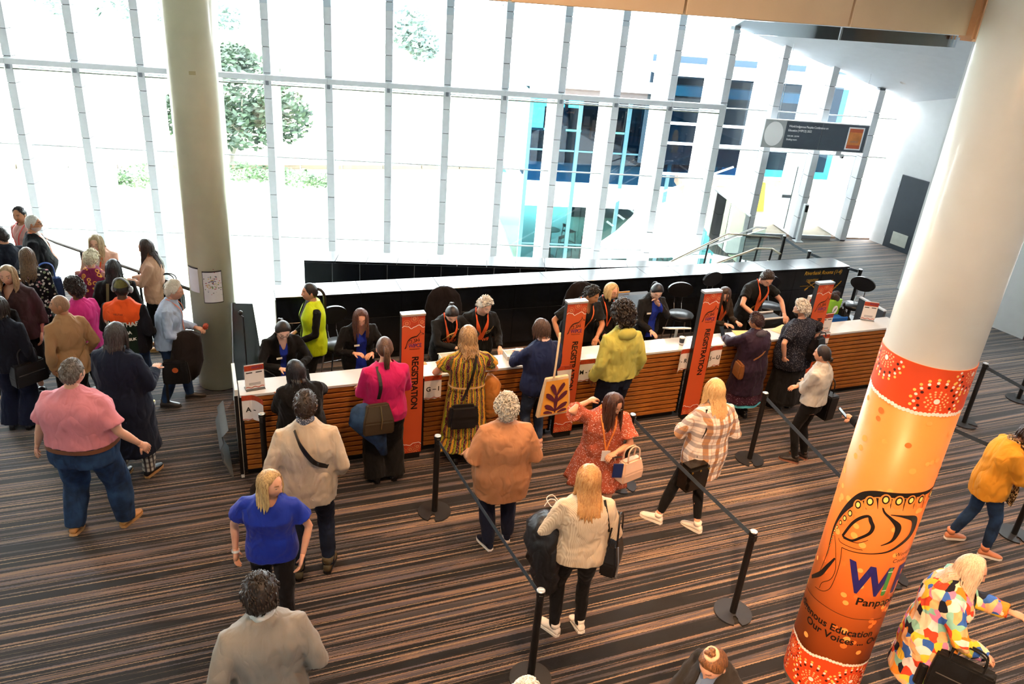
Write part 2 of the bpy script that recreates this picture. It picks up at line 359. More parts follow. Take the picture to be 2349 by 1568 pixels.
for i in range(-2, 16):
    n += 1; s0, s1 = WSP*i+MULW/2, WSP*(i+1)-MULW/2
    if i == 15: s1 = 19.1
    bot = -4.0 if i < 12 else 0.02
    w = struct(link('window_%d' % n, None, None, WO + WD*(WSP*i), WANG), 'tall glass bay of the window wall', 'window')
    a, b = MULW/2, (s1 - WSP*i)
    top = 5.1 if i < 12 else [4.3, 3.95, 3.6, 3.3][i-12]
    zs = [bot, -0.5, 1.3, 2.84, top] if i < 12 else ([0.02, 2.02, 2.92, top])
    zs = [z for z in zs if z >= bot]
    for z0, z1 in zip(zs[:-1], zs[1:]):
        ob('pane', MB().box(a, b, 0.10, 0.112, z0+0.012, z1-0.012), M_GLASS, w)
    for z in zs[1:-1]: ob('glazing_bar', MB().box(a, b, 0.08, 0.115, z-0.012, z+0.012), plain('pale_glazing_bar', '#cfd4d4', 0.4), w)
# transom and thin rail, one length per bay
for i in range(-2, 12):
    t = struct(link('trim_transom', None, None, WO + WD*(WSP*i) + WN*-0.19, WANG), 'pale grey transom beam of the glass wall', 'transom')
    ob('beam_length', MB().box(-0.01, WSP-0.014, -0.1, 0.02, 2.925, 3.034), M_GREYMET, t, bev=0.004)
    ob('thin_rail', MB().box(0.08, WSP-0.08, 0.0, 0.03, 2.82, 2.845), plain('olive_rail', '#7d8473', 0.4), t)
    ob('clamp', MB().box(-0.03, 0.03, -0.03, 0.02, 2.83, 2.925), plain('dark_clamp', '#7d838b', 0.4), t)
struct(ob('trim_head', MB().box(-4, 14.8, -0.1, 0.12, 5.1, 7.5).xf(Matrix.Translation(WO) @ Matrix.Rotation(WANG, 4, 'Z')), M_CEIL))
# glass entrance doors in bays 13 to 15
for n2, (s, sw) in enumerate([(15.92, 1.02), (17.1, 1.02)]):
    dr = struct(link('door_%d' % (n2+2), None, None, wp(s, -0.06, 0), WANG), 'frameless glass entrance door with tall steel pull handles', 'door')
    ob('glass_leaf', MB().box(0.02, sw, 0, 0.012, 0.03, 2.0), M_BALU, dr)
    ob('bottom_rail', MB().box(0.02, sw, -0.015, 0.027, 0.01, 0.09), M_ALU, dr)
    for xo in (0.90 if n2 == 0 else 0.12,):
        ob('pull_handle', MB().tube([(xo, -0.07, 0.25), (xo, -0.07, 1.75)], 0.014, 8), M_ALU, dr)
        for z in (0.4, 1.6): ob('handle_post', MB().tube([(xo, -0.07, z), (xo, 0.02, z)], 0.009, 6), M_ALU, dr)
    ob('push_label', MB().box(0.70 if n2 == 0 else 0.05, 0.95 if n2 == 0 else 0.22, -0.004, -0.001, 0.98, 1.06), plain('grey_label', '#9aa0a5', 0.5), dr)

# ------------------------------------------------------------------ hanging sign above the doors
sg = thing('hanging_sign', 'long grey information sign with white disc and conference lettering above the doors', 'sign', wp(15.62, -0.5, 2.21), WANG - R(1.0))
M_SG = plain('pale_grey_sign', '#c4c7c9', 0.5); M_SD = plain('slate_sign_face', '#515c69', 0.45); M_SW = plain('white_sign_print', '#f2f5f7', 0.5, emit=0.15)
ob('housing', MB().box(0, 2.47, 0.0, 0.12, 0, 0.62), M_SG, sg, bev=0.006)
ob('screen', MB().box(0.50, 1.35, -0.006, 0.0, 0.02, 0.60), M_SD, sg); ob('screen', MB().box(1.358, 2.44, -0.006, 0.0, 0.02, 0.60), M_SD, sg)
mb = MB(); mb.loft([[(0.245+0.215*math.cos(t*math.pi/20), y, 0.31+0.265*math.sin(t*math.pi/20)) for t in range(40)] for y in (0.0, -0.006)]); ob('disc', mb, M_SW, sg)
for tx, x, z, sz in [('World Indigenous Peoples Conference on', 0.56, 0.475, 0.070), ('Education (WIPCE) 2022', 0.56, 0.385, 0.070), ('10:00 AM - 2:00 PM', 0.56, 0.27, 0.045), ('Briefing room', 0.56, 0.19, 0.058)]:
    t = up_plane(text_mb(tx, sz, bold=0.01, spacing=0.86), -0.008); t.v = [(p[0]*0.92+x, p[1], p[2]+z) for p in t.v]; ob('lettering', t, M_SW, sg)
ob('poster_border', MB().box(1.98, 2.36, -0.010, -0.006, 0.06, 0.56), M_SW, sg); ob('poster', MB().box(2.01, 2.33, -0.013, -0.010, 0.09, 0.53), plain('orange_poster', '#ef9550', 0.6, var=0.15), sg)
for z in (0.09, 0.45): ob('poster_band', MB().box(2.01, 2.33, -0.015, -0.013, z, z+0.08), plain('red_poster_band', '#dd6a44', 0.6), sg)
k = up_plane(text_mb('WIPCE', 0.06, 'CENTER'), -0.016); k.v = [(p[0]+2.17, p[1], p[2]+0.22) for p in k.v]; ob('lettering', k, plain('grey_print', '#a98a8a', 0.6), sg)
for x in (0.3, 2.2): ob('hanger', MB().tube([(x, 0.06, 0.62), (x, 0.06, 2.2)], 0.008, 6), M_ALU, sg)
cm = thing('security_camera', 'small dome security camera under the hanging sign', 'camera', wp(17.62, -0.42, 2.12), WANG)
ob('bracket', MB().box(-0.12, 0.0, -0.02, 0.02, -0.02, 0.10), M_ALU, cm); ob('housing', MB().ball((0.03, -0.02, -0.02), 0.055), M_WHITE, cm, smooth=True); ob('lens', MB().ball((0.03, -0.06, -0.04), 0.025), M_BLKPLAS, cm, smooth=True)

# ------------------------------------------------------------------ columns
colL = thing('column', 'cream painted round column with a framed map sheet taped to it', 'column', (-3.846, 9.071, 0))
ob('shaft', MB().lathe([(0.268, 0.015), (0.268, 7.5)], 64), M_CREAM, colL, smooth=True)
ob('base_shadow_gap', MB().lathe([(0.255, 0.0), (0.255, 0.02)], 48), M_BLACK, colL)
def on_cyl(mb, ax, r, face, off=0.002):    # flat (s, z) in xz -> wrapped; face = angle of s=0
    out = []
    for x, y, z in mb.v:
        a = face + x/r; rr = r + off - y
        out.append((rr*math.cos(a), rr*math.sin(a), z))
    mb.v = out; return mb
def gridrect(s0, s1, z0, z1, y=0.0, n=14):
    mb = MB(); r0 = [(s0+(s1-s0)*i/n, y, z0) for i in range(n+1)]; r1 = [(p[0], y, z1) for p in r0]
    return mb.loft([r0, r1], False, False, False)
fL = math.atan2(-9.071, 3.846)
po_ = ob('poster_sheet', on_cyl(gridrect(-0.135, 0.085, 1.26, 1.66), 0, 0.268, fL+0.12), plain('map_paper', '#dfdbe0', 0.5), colL)
for a in ((-0.14, 0.09, 1.655, 1.672), (-0.14, 0.09, 1.25, 1.262), (-0.14, -0.134, 1.25, 1.67), (0.084, 0.09, 1.25, 1.67)):
    ob('poster_edge', on_cyl(gridrect(*a, 0), 0, 0.268, fL+0.12, 0.004), plain('dark_frame_print', '#3b3838', 0.5), po_)
rr = random.Random(3); cols = ['#b8495a', '#6b8f4a', '#d6a93b', '#5a5f8c', '#333333']
for c in cols:
    mb = MB()
    for k in range(16):
        s = rr.gauss(-0.02, 0.05); z = rr.gauss(1.50, 0.06); w = rr.uniform(0.003, 0.009)
        if abs(s+0.025) < 0.1: mb.box(s-w, s+w, -0.0005, 0, z-w*0.6, z+w*0.6)
    ob('map_marks', on_cyl(mb, 0, 0.268, fL+0.12, 0.004), plain('map_ink_'+c, c, 0.6), po_)
po2 = ob('poster_sheet', on_cyl(gridrect(-0.36, -0.19, 1.38, 1.70), 0, 0.268, fL+0.12), plain('map_paper', '#dfdbe0', 0.5), colL)
ob('poster_edge', on_cyl(gridrect(-0.36, -0.185, 1.69, 1.71), 0, 0.268, fL+0.12, 0.004), plain('dark_frame_print', '#3b3838', 0.5), po2)
ob('tape_patch', on_cyl(gridrect(-0.04, 0.03, 3.96, 4.0), 0, 0.268, fL), plain('tan_tape', '#bfae80', 0.6), colL)
# ------------------------------------------------------------------ 2D print helpers (flat x,z shapes)
def crom(pts, n=6, closed=False):
    P = [tuple(map(float, p)) for p in pts]; out = []; N = len(P)
    rng = range(N if closed else N-1)
    for i in rng:
        p0 = P[(i-1) % N] if closed or i > 0 else P[i]; p1 = P[i]; p2 = P[(i+1) % N]; p3 = P[(i+2) % N] if closed or i+2 < N else p2
        for k in range(n):
            t = k/n
            out.append(tuple(0.5*((2*b)+(c-a)*t+(2*a-5*b+4*c-d)*t*t+(3*b-a-3*c+d)*t**3) for a, b, c, d in zip(p0, p1, p2, p3)))
    if not closed: out.append(P[-1])
    return out
def stroke(mb, pts, y=0.0, n=6):        # pts: (x, z, width)
    c = crom(pts, n); L = []; Rr = []
    for i, (x, z, w) in enumerate(c):
        a = c[max(i-1, 0)]; b = c[min(i+1, len(c)-1)]; dx, dz = b[0]-a[0], b[1]-a[1]; l = math.hypot(dx, dz) or 1
        L.append((x-dz/l*w/2, y, z+dx/l*w/2)); Rr.append((x+dz/l*w/2, y, z-dx/l*w/2))
    mb.loft([L, Rr], False, False, False); return mb
def disc(mb, x, z, rx, rz=None, y=0.0, n=12):
    rz = rz or rx
    return mb.add([(x+rx*math.cos(2*math.pi*k/n), y, z+rz*math.sin(2*math.pi*k/n)) for k in range(n)], [tuple(range(n))])
def ringz(mb, x, z, r0, r1, y=0.0, n=16, e=1.0):
    a = [(x+r0*math.cos(2*math.pi*k/n), y, z+r0*e*math.sin(2*math.pi*k/n)) for k in range(n)]; b = [(x+r1*math.cos(2*math.pi*k/n), y, z+r1*e*math.sin(2*math.pi*k/n)) for k in range(n)]
    return mb.loft([a, b], False, False)
def kangaroo(mb, ox, oz, s, y=0.0):      # leaping-animal emblem, about 1 unit wide
    P = lambda pts: [(ox+x*s, oz+z*s, w*s) for x, z, w in pts]
    stroke(mb, P([(0.02, 0.0, 0.05), (0.08, 0.12, 0.045), (0.13, 0.30, 0.04), (0.2, 0.48, 0.05), (0.34, 0.62, 0.07), (0.52, 0.68, 0.075), (0.68, 0.72, 0.06), (0.80, 0.84, 0.045), (0.88, 0.95, 0.03)]), y)
    stroke(mb, P([(0.88, 0.95, 0.03), (0.86, 1.08, 0.02), (0.89, 0.98, 0.02)]), y)
    stroke(mb, P([(0.88, 0.95, 0.02), (0.97, 0.90, 0.02), (1.06, 0.83, 0.045), (0.98, 0.82, 0.015), (0.90, 0.80, 0.012)]), y)
    stroke(mb, P([(0.90, 0.80, 0.012), (0.82, 0.70, 0.012), (0.80, 0.58, 0.02), (0.72, 0.46, 0.03), (0.55, 0.36, 0.03), (0.36, 0.30, 0.02)]), y)
    stroke(mb, P([(0.78, 0.58, 0.02), (0.84, 0.48, 0.03), (0.80, 0.42, 0.045), (0.76, 0.45, 0.02)]), y)
    stroke(mb, P([(0.22, 0.34, 0.015), (0.28, 0.48, 0.025), (0.38, 0.50, 0.03), (0.40, 0.40, 0.03), (0.30, 0.30, 0.02), (0.22, 0.34, 0.015)]), y)
    stroke(mb, P([(0.50, 0.58, 0.015), (0.58, 0.50, 0.04), (0.54, 0.42, 0.02), (0.48, 0.40, 0.008)]), y)
    stroke(mb, P([(0.60, 0.58, 0.015), (0.68, 0.52, 0.045), (0.64, 0.44, 0.02), (0.58, 0.40, 0.008)]), y)
    for k in range(7): disc(mb, ox+(0.26+0.075*k)*s, oz+(0.50+0.028*k - 0.0)*s, 0.014*s, None, y, 8)
    stroke(mb, P([(0.20, 0.30, 0.012), (0.14, 0.14, 0.014), (0.06, 0.02, 0.02)]), y)
    return mb
def flower(mbs, x, z, r, y=0.0, ndots=12):   # concentric dot rosette: dict of colour -> MB
    disc(mbs['white'], x, z, r*0.16, None, y-0.0004)
    for q, (rad, cnt, dr, c) in enumerate([(0.30, 9, 0.05, 'peach'), (0.44, 11, 0.055, 'peach'), (0.58, 13, 0.06, 'peach'), (0.74, 14, 0.05, 'red'), (0.92, 14, 0.085, 'dark'), (1.10, 16, 0.085, 'white'), (1.28, 18, 0.085, 'yellow')]):
        for k in range(cnt):
            a = 2*math.pi*(k+0.5*(q % 2))/cnt; disc(mbs[c], x+math.cos(a)*rad*r, z+math.sin(a)*rad*r, dr*r, None, y-0.0002, 10)
PRC = dict(white=plain('white_print', '#fff2e6', 0.5), peach=plain('peach_print', '#ffbf7e', 0.5), yellow=plain('yellow_print', '#ffd067', 0.5), red=plain('red_print', '#e0431c', 0.5), dark=plain('maroon_print', '#4a1210', 0.5),
           black=plain('black_print', '#17110e', 0.5), navy=plain('navy_print', '#27206a', 0.5), green=plain('green_print', '#3d8a45', 0.5), lite=plain('light_orange_print', '#ffab55', 0.5), deep=plain('deep_orange_print', '#f7762c', 0.5))

# ------------------------------------------------------------------ black stone parapets round the stair void
PA = R(21.76); pf = thing('stone_parapet', 'long polished black stone parapet with bright reflective top behind the registration staff', 'wall', (-3.236, 9.641, 0), PA)
TW = 0.5765; NT = 17
ob('core', MB().box(0.02, NT*TW-0.02, 0.02, 0.44, 0, 1.0), M_BLACK, pf)
t_lo = mesh('tile', MB().box(0.002, TW-0.002, 0, 0.02, 0.0, 0.575), 0.0015); t_hi = mesh('tile', MB().box(0.002, TW-0.002, 0, 0.02, 0.0, 0.345), 0.0015); t_cap = mesh('cap_stone', MB().box(0.002, TW-0.002, -0.006, 0.47, 0, 0.035), 0.003)
for m_ in (t_lo, t_hi, t_cap): m_.materials.append(M_STONE)
for k in range(NT):
    link('tile', t_lo, pf, (k*TW, 0, 0.08)); link('tile', t_hi, pf, (k*TW, 0, 0.66)); link('cap_stone', t_cap, pf, (k*TW, 0, 1.012))
    link('back_tile', t_lo, pf, (k*TW, 0.44, 0.08)); link('back_tile', t_hi, pf, (k*TW, 0.44, 0.66))
ob('plinth', MB().box(0, NT*TW, 0.01, 0.45, 0, 0.08), M_BLACK, pf)
ob('end_tile', MB().box(-0.012, 0.0, 0.0, 0.46, 0.0, 1.01), plain('pale_end_trim', '#b9bfc3', 0.3), pf); ob('end_tile', MB().box(NT*TW, NT*TW+0.012, 0.0, 0.46, 0.0, 1.01), M_STONE, pf)
M_YEL = plain('amber_lettering', '#d9981c', 0.5)
for tx, x, z, sz, sh in [('Riverbank Rooms (1-4)', 8.83, 0.925, 0.098, 0.25), ('regattas', 8.90, 0.80, 0.092, 0.25)]:
    t = up_plane(text_mb(tx, sz, bold=0.012 if sz > 0.095 else 0.0, shear=sh), -0.004); t.v = [(p[0]*0.88+x, p[1], p[2]+z) for p in t.v]; ob('lettering', t, M_YEL, pf)
mb = MB()
stroke(mb, [(8.80, 0.72, 0.008), (8.98, 0.72, 0.008)], -0.004); stroke(mb, [(8.92, 0.66, 0.008), (9.16, 0.80, 0.012)], -0.004); stroke(mb, [(8.93, 0.80, 0.01), (9.06, 0.72, 0.01), (9.18, 0.64, 0.04)], -0.004)
stroke(mb, [(8.92, 0.64, 0.03), (8.98, 0.68, 0.015)], -0.004); stroke(mb, [(9.35, 0.66, 0.015), (9.42, 0.74, 0.012), (9.50, 0.80, 0.03)], -0.004)
stroke(mb, [(9.56+0.017*k, 0.63+0.018*k+(0.008 if k % 2 else -0.008), 0.022) for k in range(9)], -0.004, 3); ob('oar_graphics', mb, M_YEL, pf)['kind'] = 'stuff'
far = thing('low_stone_parapet', 'black stone parapet wedge with pale joints beyond the void, below the windows', 'wall', (-3.28, 11.17, 0), R(9.8))
ob('core', MB().prism([(0, 0.02), (4.22, 0.02), (6.70, 0.36), (0.0, 0.44)], -4.0, 1.0), M_BLACK, far)
tf = mesh('tile', MB().box(0.003, 0.417, 0, 0.02, 0, 0.42), 0.0015); tf.materials.append(M_STONE)
for k in range(10):
    for j in range(3): link('tile', tf, far, (k*0.42, 0.0, 1.02-0.425*(j+1)))
M_GROUT = plain('pale_grout', '#8f989c', 0.7)
ob('grout', MB().box(0, 4.2, 0.006, 0.021, -0.3, 1.02), M_GROUT, far)
for k in range(14):
    a, b = k*0.47, (k+1)*0.47-0.008
    fr = lambda x: 0.0 if x < 4.22 else (x-4.22)*0.137
    if b < 6.5: ob('cap_stone', MB().prism([(a, fr(a)), (b, fr(b)), (b+0.05, 0.46), (a+0.05, 0.46)], 1.02, 1.05), M_STONE, far)

# ------------------------------------------------------------------ stair, handrails, glass balustrade
st = thing('staircase', 'flight of steps going down beside the glass wall', 'staircase', (4.9, 14.0, 0), 0)
M_STEP = plain('pale_step_stone', '#b7bcbd', 0.5)
for k in range(14): ob('step', MB().box(-0.32*(k+1), -0.32*k, 0.0, 1.15, -0.19*(k+1)-0.12, -0.19*(k+1)), M_STEP, st)
for y in (-0.05, 1.16): ob('stringer', MB().add([(0, y, 0.05), (-4.6, y, -2.68), (-4.6, y, -3.1), (0, y, -0.35), (0, y+0.05, 0.05), (-4.6, y+0.05, -2.68), (-4.6, y+0.05, -3.1), (0, y+0.05, -0.35)], [(0, 1, 2, 3), (7, 6, 5, 4), (0, 4, 5, 1), (1, 5, 6, 2), (2, 6, 7, 3), (3, 7, 4, 0)]), M_WHITE, st)
def rail(label, pts, posts, r=0.021, mat=M_STEEL, name='handrail'):
    t = thing(name, label, 'handrail', pts[0])
    o0 = Vector(pts[0]); ob('rail', MB().tube([Vector(p)-o0 for p in pts], r, 10), mat, t, smooth=True)
    for a, b in posts: ob('post', MB().tube([Vector(a)-o0, Vector(b)-o0], 0.019, 8), M_BLACK, t)
    return t
rail('champagne steel handrail on the window side of the staircase', [(5.14, 15.07, 0.95), (4.09, 15.02, 0.95), (2.95, 15.02, 0.20), (1.6, 15.02, -0.7)], [((4.75, 15.05, 0.94), (4.7, 15.05, 0.0)), ((3.75, 15.03, 0.72), (3.7, 15.03, -0.4)), ((2.5, 15.02, -0.1), (2.5, 15.02, -1.2))])
rail('lower bent steel handrail at the head of the staircase', [(4.86, 14.03, 0.93), (4.78, 14.32, 0.93), (4.46, 14.24, 0.93), (3.79, 14.2, 0.60), (3.0, 14.2, 0.1)], [((4.78, 14.3, 0.92), (4.74, 14.3, 0.0)), ((4.2, 14.22, 0.78), (4.2, 14.22, -0.3))])
rail('short steel handrail behind the end of the black parapet', [(5.0, 13.95, 0.80), (4.62, 13.92, 0.80), (4.0, 13.9, 0.50), (3.4, 13.9, 0.15)], [((4.9, 13.95, 0.79), (4.88, 13.95, 0.0))])
gb = thing('glass_balustrade', 'clear glass balustrade with white edge beside the staircase', 'balustrade', (4.9, 15.3, 0))
for k in range(4):
    x0, x1 = -1.1*k, -1.1*(k+1)+0.03; zf = lambda x: max(-2.0, min(1.05, 1.05 + (x+0.2)*0.55)) if x < -0.2 else 1.05
    ob('glass_panel', MB().add([(x0, 0, zf(x0)-1.1), (x1, 0, zf(x1)-1.1), (x1, 0, zf(x1)), (x0, 0, zf(x0)), (x0, .012, zf(x0)-1.1), (x1, .012, zf(x1)-1.1), (x1, .012, zf(x1)), (x0, .012, zf(x0))], [(0, 1, 2, 3), (7, 6, 5, 4), (0, 4, 5, 1), (1, 5, 6, 2), (2, 6, 7, 3), (3, 7, 4, 0)]), M_BALU, gb)
ob('edge_rail', MB().tube([(0, 0, 1.06), (-0.2, 0, 1.06), (-4.4, 0, -1.25)], 0.02, 8), M_WHITE, gb)
gl2 = thing('glass_screen', 'upright clear glass guard along the far edge of the stair opening', 'balustrade', (4.75, 16.0, 0), R(98))
for k in range(2): ob('glass_panel', MB().box(1.1*k, 1.1*k+1.07, 0, 0.014, 0.0, 1.08), M_BALU, gl2)
ob('edge_rail', MB().box(0, 2.2, -0.012, 0.026, 1.08, 1.11), M_WHITE, gl2)
# guard rail at the left edge of the floor
rail('dark metal guard rail along the floor edge near the windows', [(-8.2, 11.9, 1.02), (-7.09, 11.15, 1.0), (-5.27, 10.2, 1.0), (-4.15, 9.62, 1.0)], [((-7.9, 11.7, 1.0), (-7.9, 11.7, 0.0)), ((-6.55, 10.87, 0.99), (-6.55, 10.87, 0.0)), ((-5.4, 10.27, 0.99), (-5.4, 10.27, 0.0)), ((-4.4, 9.75, 0.99), (-4.4, 9.75, 0.0))], 0.024, plain('dark_bronze_rail', '#4a4640', 0.35, 0.8))
struct(ob('trim_floor_edge', MB().prism([(-9.4, 12.68), (-3.34, 9.72), (-3.30, 9.82), (-9.36, 12.82)], -0.2, 0.03), M_WHITE))

# ------------------------------------------------------------------ outdoors
def ground_mat(name, c0, c1, sc):
    m, nt, b = new_mat(name); v = coords(nt); n = noise(nt, v, sc, 5)
    nt.links.new(ramp(nt, n.outputs['Fac'], [(0.35, lin(c0)), (0.65, lin(c1))]), b.inputs['Base Color']); b.inputs['Roughness'].default_value = 0.9; return m
struct(ob('ground_lawn', MB().box(-90, 60, 17.9, 110, -4.4, -4.0).xf(Matrix.Translation((0, 0, 0))), ground_mat('sunlit_lawn', '#b9c4a0', '#d3d8bd', 0.25)), 'pale sunlit lawn outside the windows', 'lawn')
struct(ob('ground_path', MB().prism([(-40, 22.5), (10, 30), (10, 32.5), (-40, 25.0)], -4.0, -3.97), ground_mat('pale_path', '#d9d6cc', '#e6e4dd', 0.5)), 'pale path across the lawn', 'path')
struct(ob('ground_terrace', MB().prism([(4.75, 18.55), (12.5, 19.7), (12.5, 26.0), (4.75, 25.0)], -0.3, -0.01), ground_mat('tan_pavers', '#6b5548', '#7a6254', 2.0)), 'tan paved terrace outside the entrance', 'terrace')
kb = thing('garden_wall', 'long low tan garden wall at the far side of the lawn', 'wall', (-24, 32.3, -4.0), math.atan2(7.0, 18.0))
for k in range(12): ob('wall_block', MB().box(k*2.0+0.02, k*2.0+1.96, 0, 0.3, 0, 0.22), plain('tan_block', '#5c4f44', 0.8), kb)
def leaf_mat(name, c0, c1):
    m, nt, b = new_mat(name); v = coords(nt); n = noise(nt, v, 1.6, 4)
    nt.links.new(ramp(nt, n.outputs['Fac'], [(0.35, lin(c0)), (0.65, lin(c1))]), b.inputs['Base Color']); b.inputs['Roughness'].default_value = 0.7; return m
def foliage(seed, blobs, n, size):
    rr = random.Random(seed); mb = MB()
    for _ in range(n):
        bx, by, bz, rx, rz = rr.choice(blobs)
        while True:
            p = Vector((rr.uniform(-1, 1), rr.uniform(-1, 1), rr.uniform(-1, 1)))
            if 0.35 < p.length < 1: break
        c = Vector((bx+p.x*rx, by+p.y*rx, bz+p.z*rz)); u = Vector((rr.uniform(-1, 1), rr.uniform(-1, 1), rr.uniform(-.5, .5))).normalized(); w = u.orthogonal().normalized(); s = size*rr.uniform(0.6, 1.3)
        mb.add([c-u*s, c+w*s*0.5, c+u*s, c-w*s*0.5], [(0, 1, 2, 3)])
    return mb
def tree(label, loc, blobs, trunk, n, size, mat, seed):
    t = thing('garden_tree', label, 'tree', loc)
    f = ob('foliage', foliage(seed, blobs, n, size), mat, t); f['kind'] = 'stuff'
    tk = ob('trunk', MB().tube(trunk, [0.16, 0.13, 0.11, 0.08][:len(trunk)], 8), plain('grey_bark', '#6e6a63', 0.9), t)
    for k in range(5):
        a = k*1.26; p = Vector(trunk[-1]); ob('branch', MB().tube([p - Vector((0, 0, 0.3)), p + Vector((math.cos(a)*0.9, math.sin(a)*0.9, 0.7)), p + Vector((math.cos(a)*1.9, math.sin(a)*1.6, 1.6))], [0.07, 0.05, 0.025], 6), plain('grey_bark', '#6e6a63', 0.9), t)
    return t
M_LEAF = leaf_mat('green_leaves', '#16281d', '#2c4029'); M_LEAF2 = leaf_mat('hazy_leaves', '#4d6060', '#6b7a72')  # second leaf colours have distant haze mixed in
tree('broad green shade tree on the lawn beyond the cream column', (-14.2, 36.9, -4.0), [(0.9, 0, 3.6, 2.2, 1.7), (-0.5, 0.3, 2.6, 2.1, 1.3), (2.5, 0, 2.6, 1.5, 1.3), (0.6, -0.5, 2.0, 2.4, 1.0), (-2.4, 0, 2.3, 1.3, 1.0), (0.4, 0, 4.7, 1.2, 0.9)], [(0, 0, 0), (0.1, 0, 0.6), (0.4, 0, 1.2), (0.7, 0, 1.8)], 5200, 0.17, M_LEAF, 11)
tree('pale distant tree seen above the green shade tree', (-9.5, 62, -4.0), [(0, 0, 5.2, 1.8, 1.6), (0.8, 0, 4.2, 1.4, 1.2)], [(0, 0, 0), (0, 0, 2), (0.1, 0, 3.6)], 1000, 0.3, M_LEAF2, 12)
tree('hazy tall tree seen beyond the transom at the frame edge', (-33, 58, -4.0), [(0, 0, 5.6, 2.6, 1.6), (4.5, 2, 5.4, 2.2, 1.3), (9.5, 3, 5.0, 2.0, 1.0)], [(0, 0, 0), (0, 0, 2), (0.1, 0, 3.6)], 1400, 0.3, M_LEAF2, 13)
for lb, loc, bl, n in [('clipped green shrub at the foot of the shade tree', (-12.9, 34.6, -4.0), [(0, 0, 0.35, 1.0, 0.4), (1.3, 0.3, 0.3, 0.9, 0.35)], 700), ('pale green shrub bed beside the clipped shrub', (-10.4, 34.4, -4.0), [(0, 0, 0.3, 1.1, 0.4), (1.0, 0.3, 0.25, 0.8, 0.3)], 600), ('low shrub bed seen between two mullions', (-16.4, 32.2, -4.0), [(0, 0, 0.4, 1.0, 0.5), (-0.9, -0.2, 0.3, 0.7, 0.35)], 600)]:
    t = thing('shrub', lb, 'shrub', loc); f = ob('foliage', foliage(len(lb), bl, n, 0.10), leaf_mat('shrub_leaves', '#223a20', '#415a34'), t); f['kind'] = 'stuff'
    ob('stem', MB().tube([(0, 0, 0), (0, 0, 0.4)], 0.04, 6), plain('grey_bark', '#6e6a63', 0.9), t)
lp = thing('light_pole', 'slim blue-grey light pole on the lawn', 'pole', (-17.2, 28.5, -4.0)); ob('pole', MB().tube([(0, 0, 0), (0, 0, 2.6)], 0.05, 10), plain('blue_grey_steel', '#6f8791', 0.4), lp); ob('lamp_head', MB().box(-0.3, 0.08, -0.07, 0.07, 2.55, 2.65), plain('blue_grey_steel', '#6f8791', 0.4), lp, bev=0.02)

# cafe pavilion
pv = thing('glass_pavilion', 'two storey teal glass cafe pavilion outside the windows', 'building', wp(11.7, 8.0, -4.0), WANG)
M_TEAL = glass('teal_glass', (0.20, 0.36, 0.40), 0.25); M_TEALD = glass('blue_glass', (0.14, 0.34, 0.46), 0.35); M_FRAME = plain('teal_grey_frame', '#3f6470', 0.4); M_DKIN = plain('dark_blue_interior', '#1a3040', 0.7); M_PALEFL = plain('pale_green_floor', '#aebfa9', 0.5)
ob('lower_floor', MB().box(0.1, 9, 0.1, 7, 0.0, 0.06), M_PALEFL, pv); ob('upper_floor', MB().box(0, 9, 0, 7, 2.36, 3.19), M_WHITE, pv)
ob('back_wall', MB().box(3.2, 9, 6.9, 7.1, 0.0, 6.0), M_DKIN, pv); ob('dark_bar', MB().box(0.6, 8, 3.0, 3.6, 3.2, 4.3), M_DKIN, pv); ob('back_screen', MB().box(1.3, 9, 4.8, 4.9, 3.2, 4.9), M_DKIN, pv)
ob('roof_edge', MB().box(-0.5, 9, -0.6, 7, 6.25, 6.55), M_WHITE, pv); ob('roof_fascia', MB().box(1.0, 9, -0.2, 7, 6.0, 6.25), plain('brown_fascia', '#6d5a5a', 0.6), pv)
for k in range(6):
    x = k*1.62; ob('column', MB().box(x-0.06, x+0.06, -0.06, 0.06, 0, 6.0), M_FRAME, pv)
    if x < 8:
        ob('upper_pane', MB().box(x+0.07, x+1.55, 0, 0.02, 3.2, 6.0), M_TEALD, pv); ob('lower_pane', MB().box(x+0.07, x+1.55, 0, 0.02, 0.1, 2.34), M_TEAL, pv)
        for z in (1.0, 4.2): ob('mid_rail', MB().box(x+0.07, x+1.55, -0.03, 0.03, z, z+0.05), M_FRAME, pv)
ob('side_pane', MB().box(-0.01, 0.01, 0.1, 6.9, 0.1, 2.34), M_TEAL, pv); ob('side_pane', MB().box(-0.01, 0.01, 0.1, 6.9, 3.2, 6.0), M_TEALD, pv)
for k in range(6): ob('rear_column', MB().box(0.4+k*1.5, 0.52+k*1.5, 4.0, 4.12, 3.2, 6.0), M_FRAME, pv)
for x in (0.9, 1.7, 3.4): ob('strip_light', MB().box(x, x+0.55, 2.4, 2.46, 4.44, 4.50), plain('warm_strip', '#ffd9a0', 0.4, emit=20.0), pv)
cs = thing('curved_stair_soffit', 'white curved stair soffit outside beside the pavilion', 'stair', wp(0, 0, 0), WANG)
ob('soffit', MB().add([], []).loft([[(x, y, z) for x, z in [(14.0, -2.3), (14.5, -1.9), (14.95, -1.4), (15.2, -1.0), (15.3, -0.85), (16.6, -0.95), (16.8, -2.4)]] for y in (5.4, 6.2)]), M_WHITE, cs)
ob('guard', MB().box(14.0, 19.5, 5.3, 5.34, -2.4, -2.3), M_WHITE, cs); ob('guard', MB().tube([(15.3, 5.0, -0.3), (17.5, 5.0, 0.6)], 0.03, 8), M_WHITE, cs); ob('guard', MB().tube([(15.3, 5.0, -0.7), (17.5, 5.0, 0.2)], 0.03, 8), M_WHITE, cs)
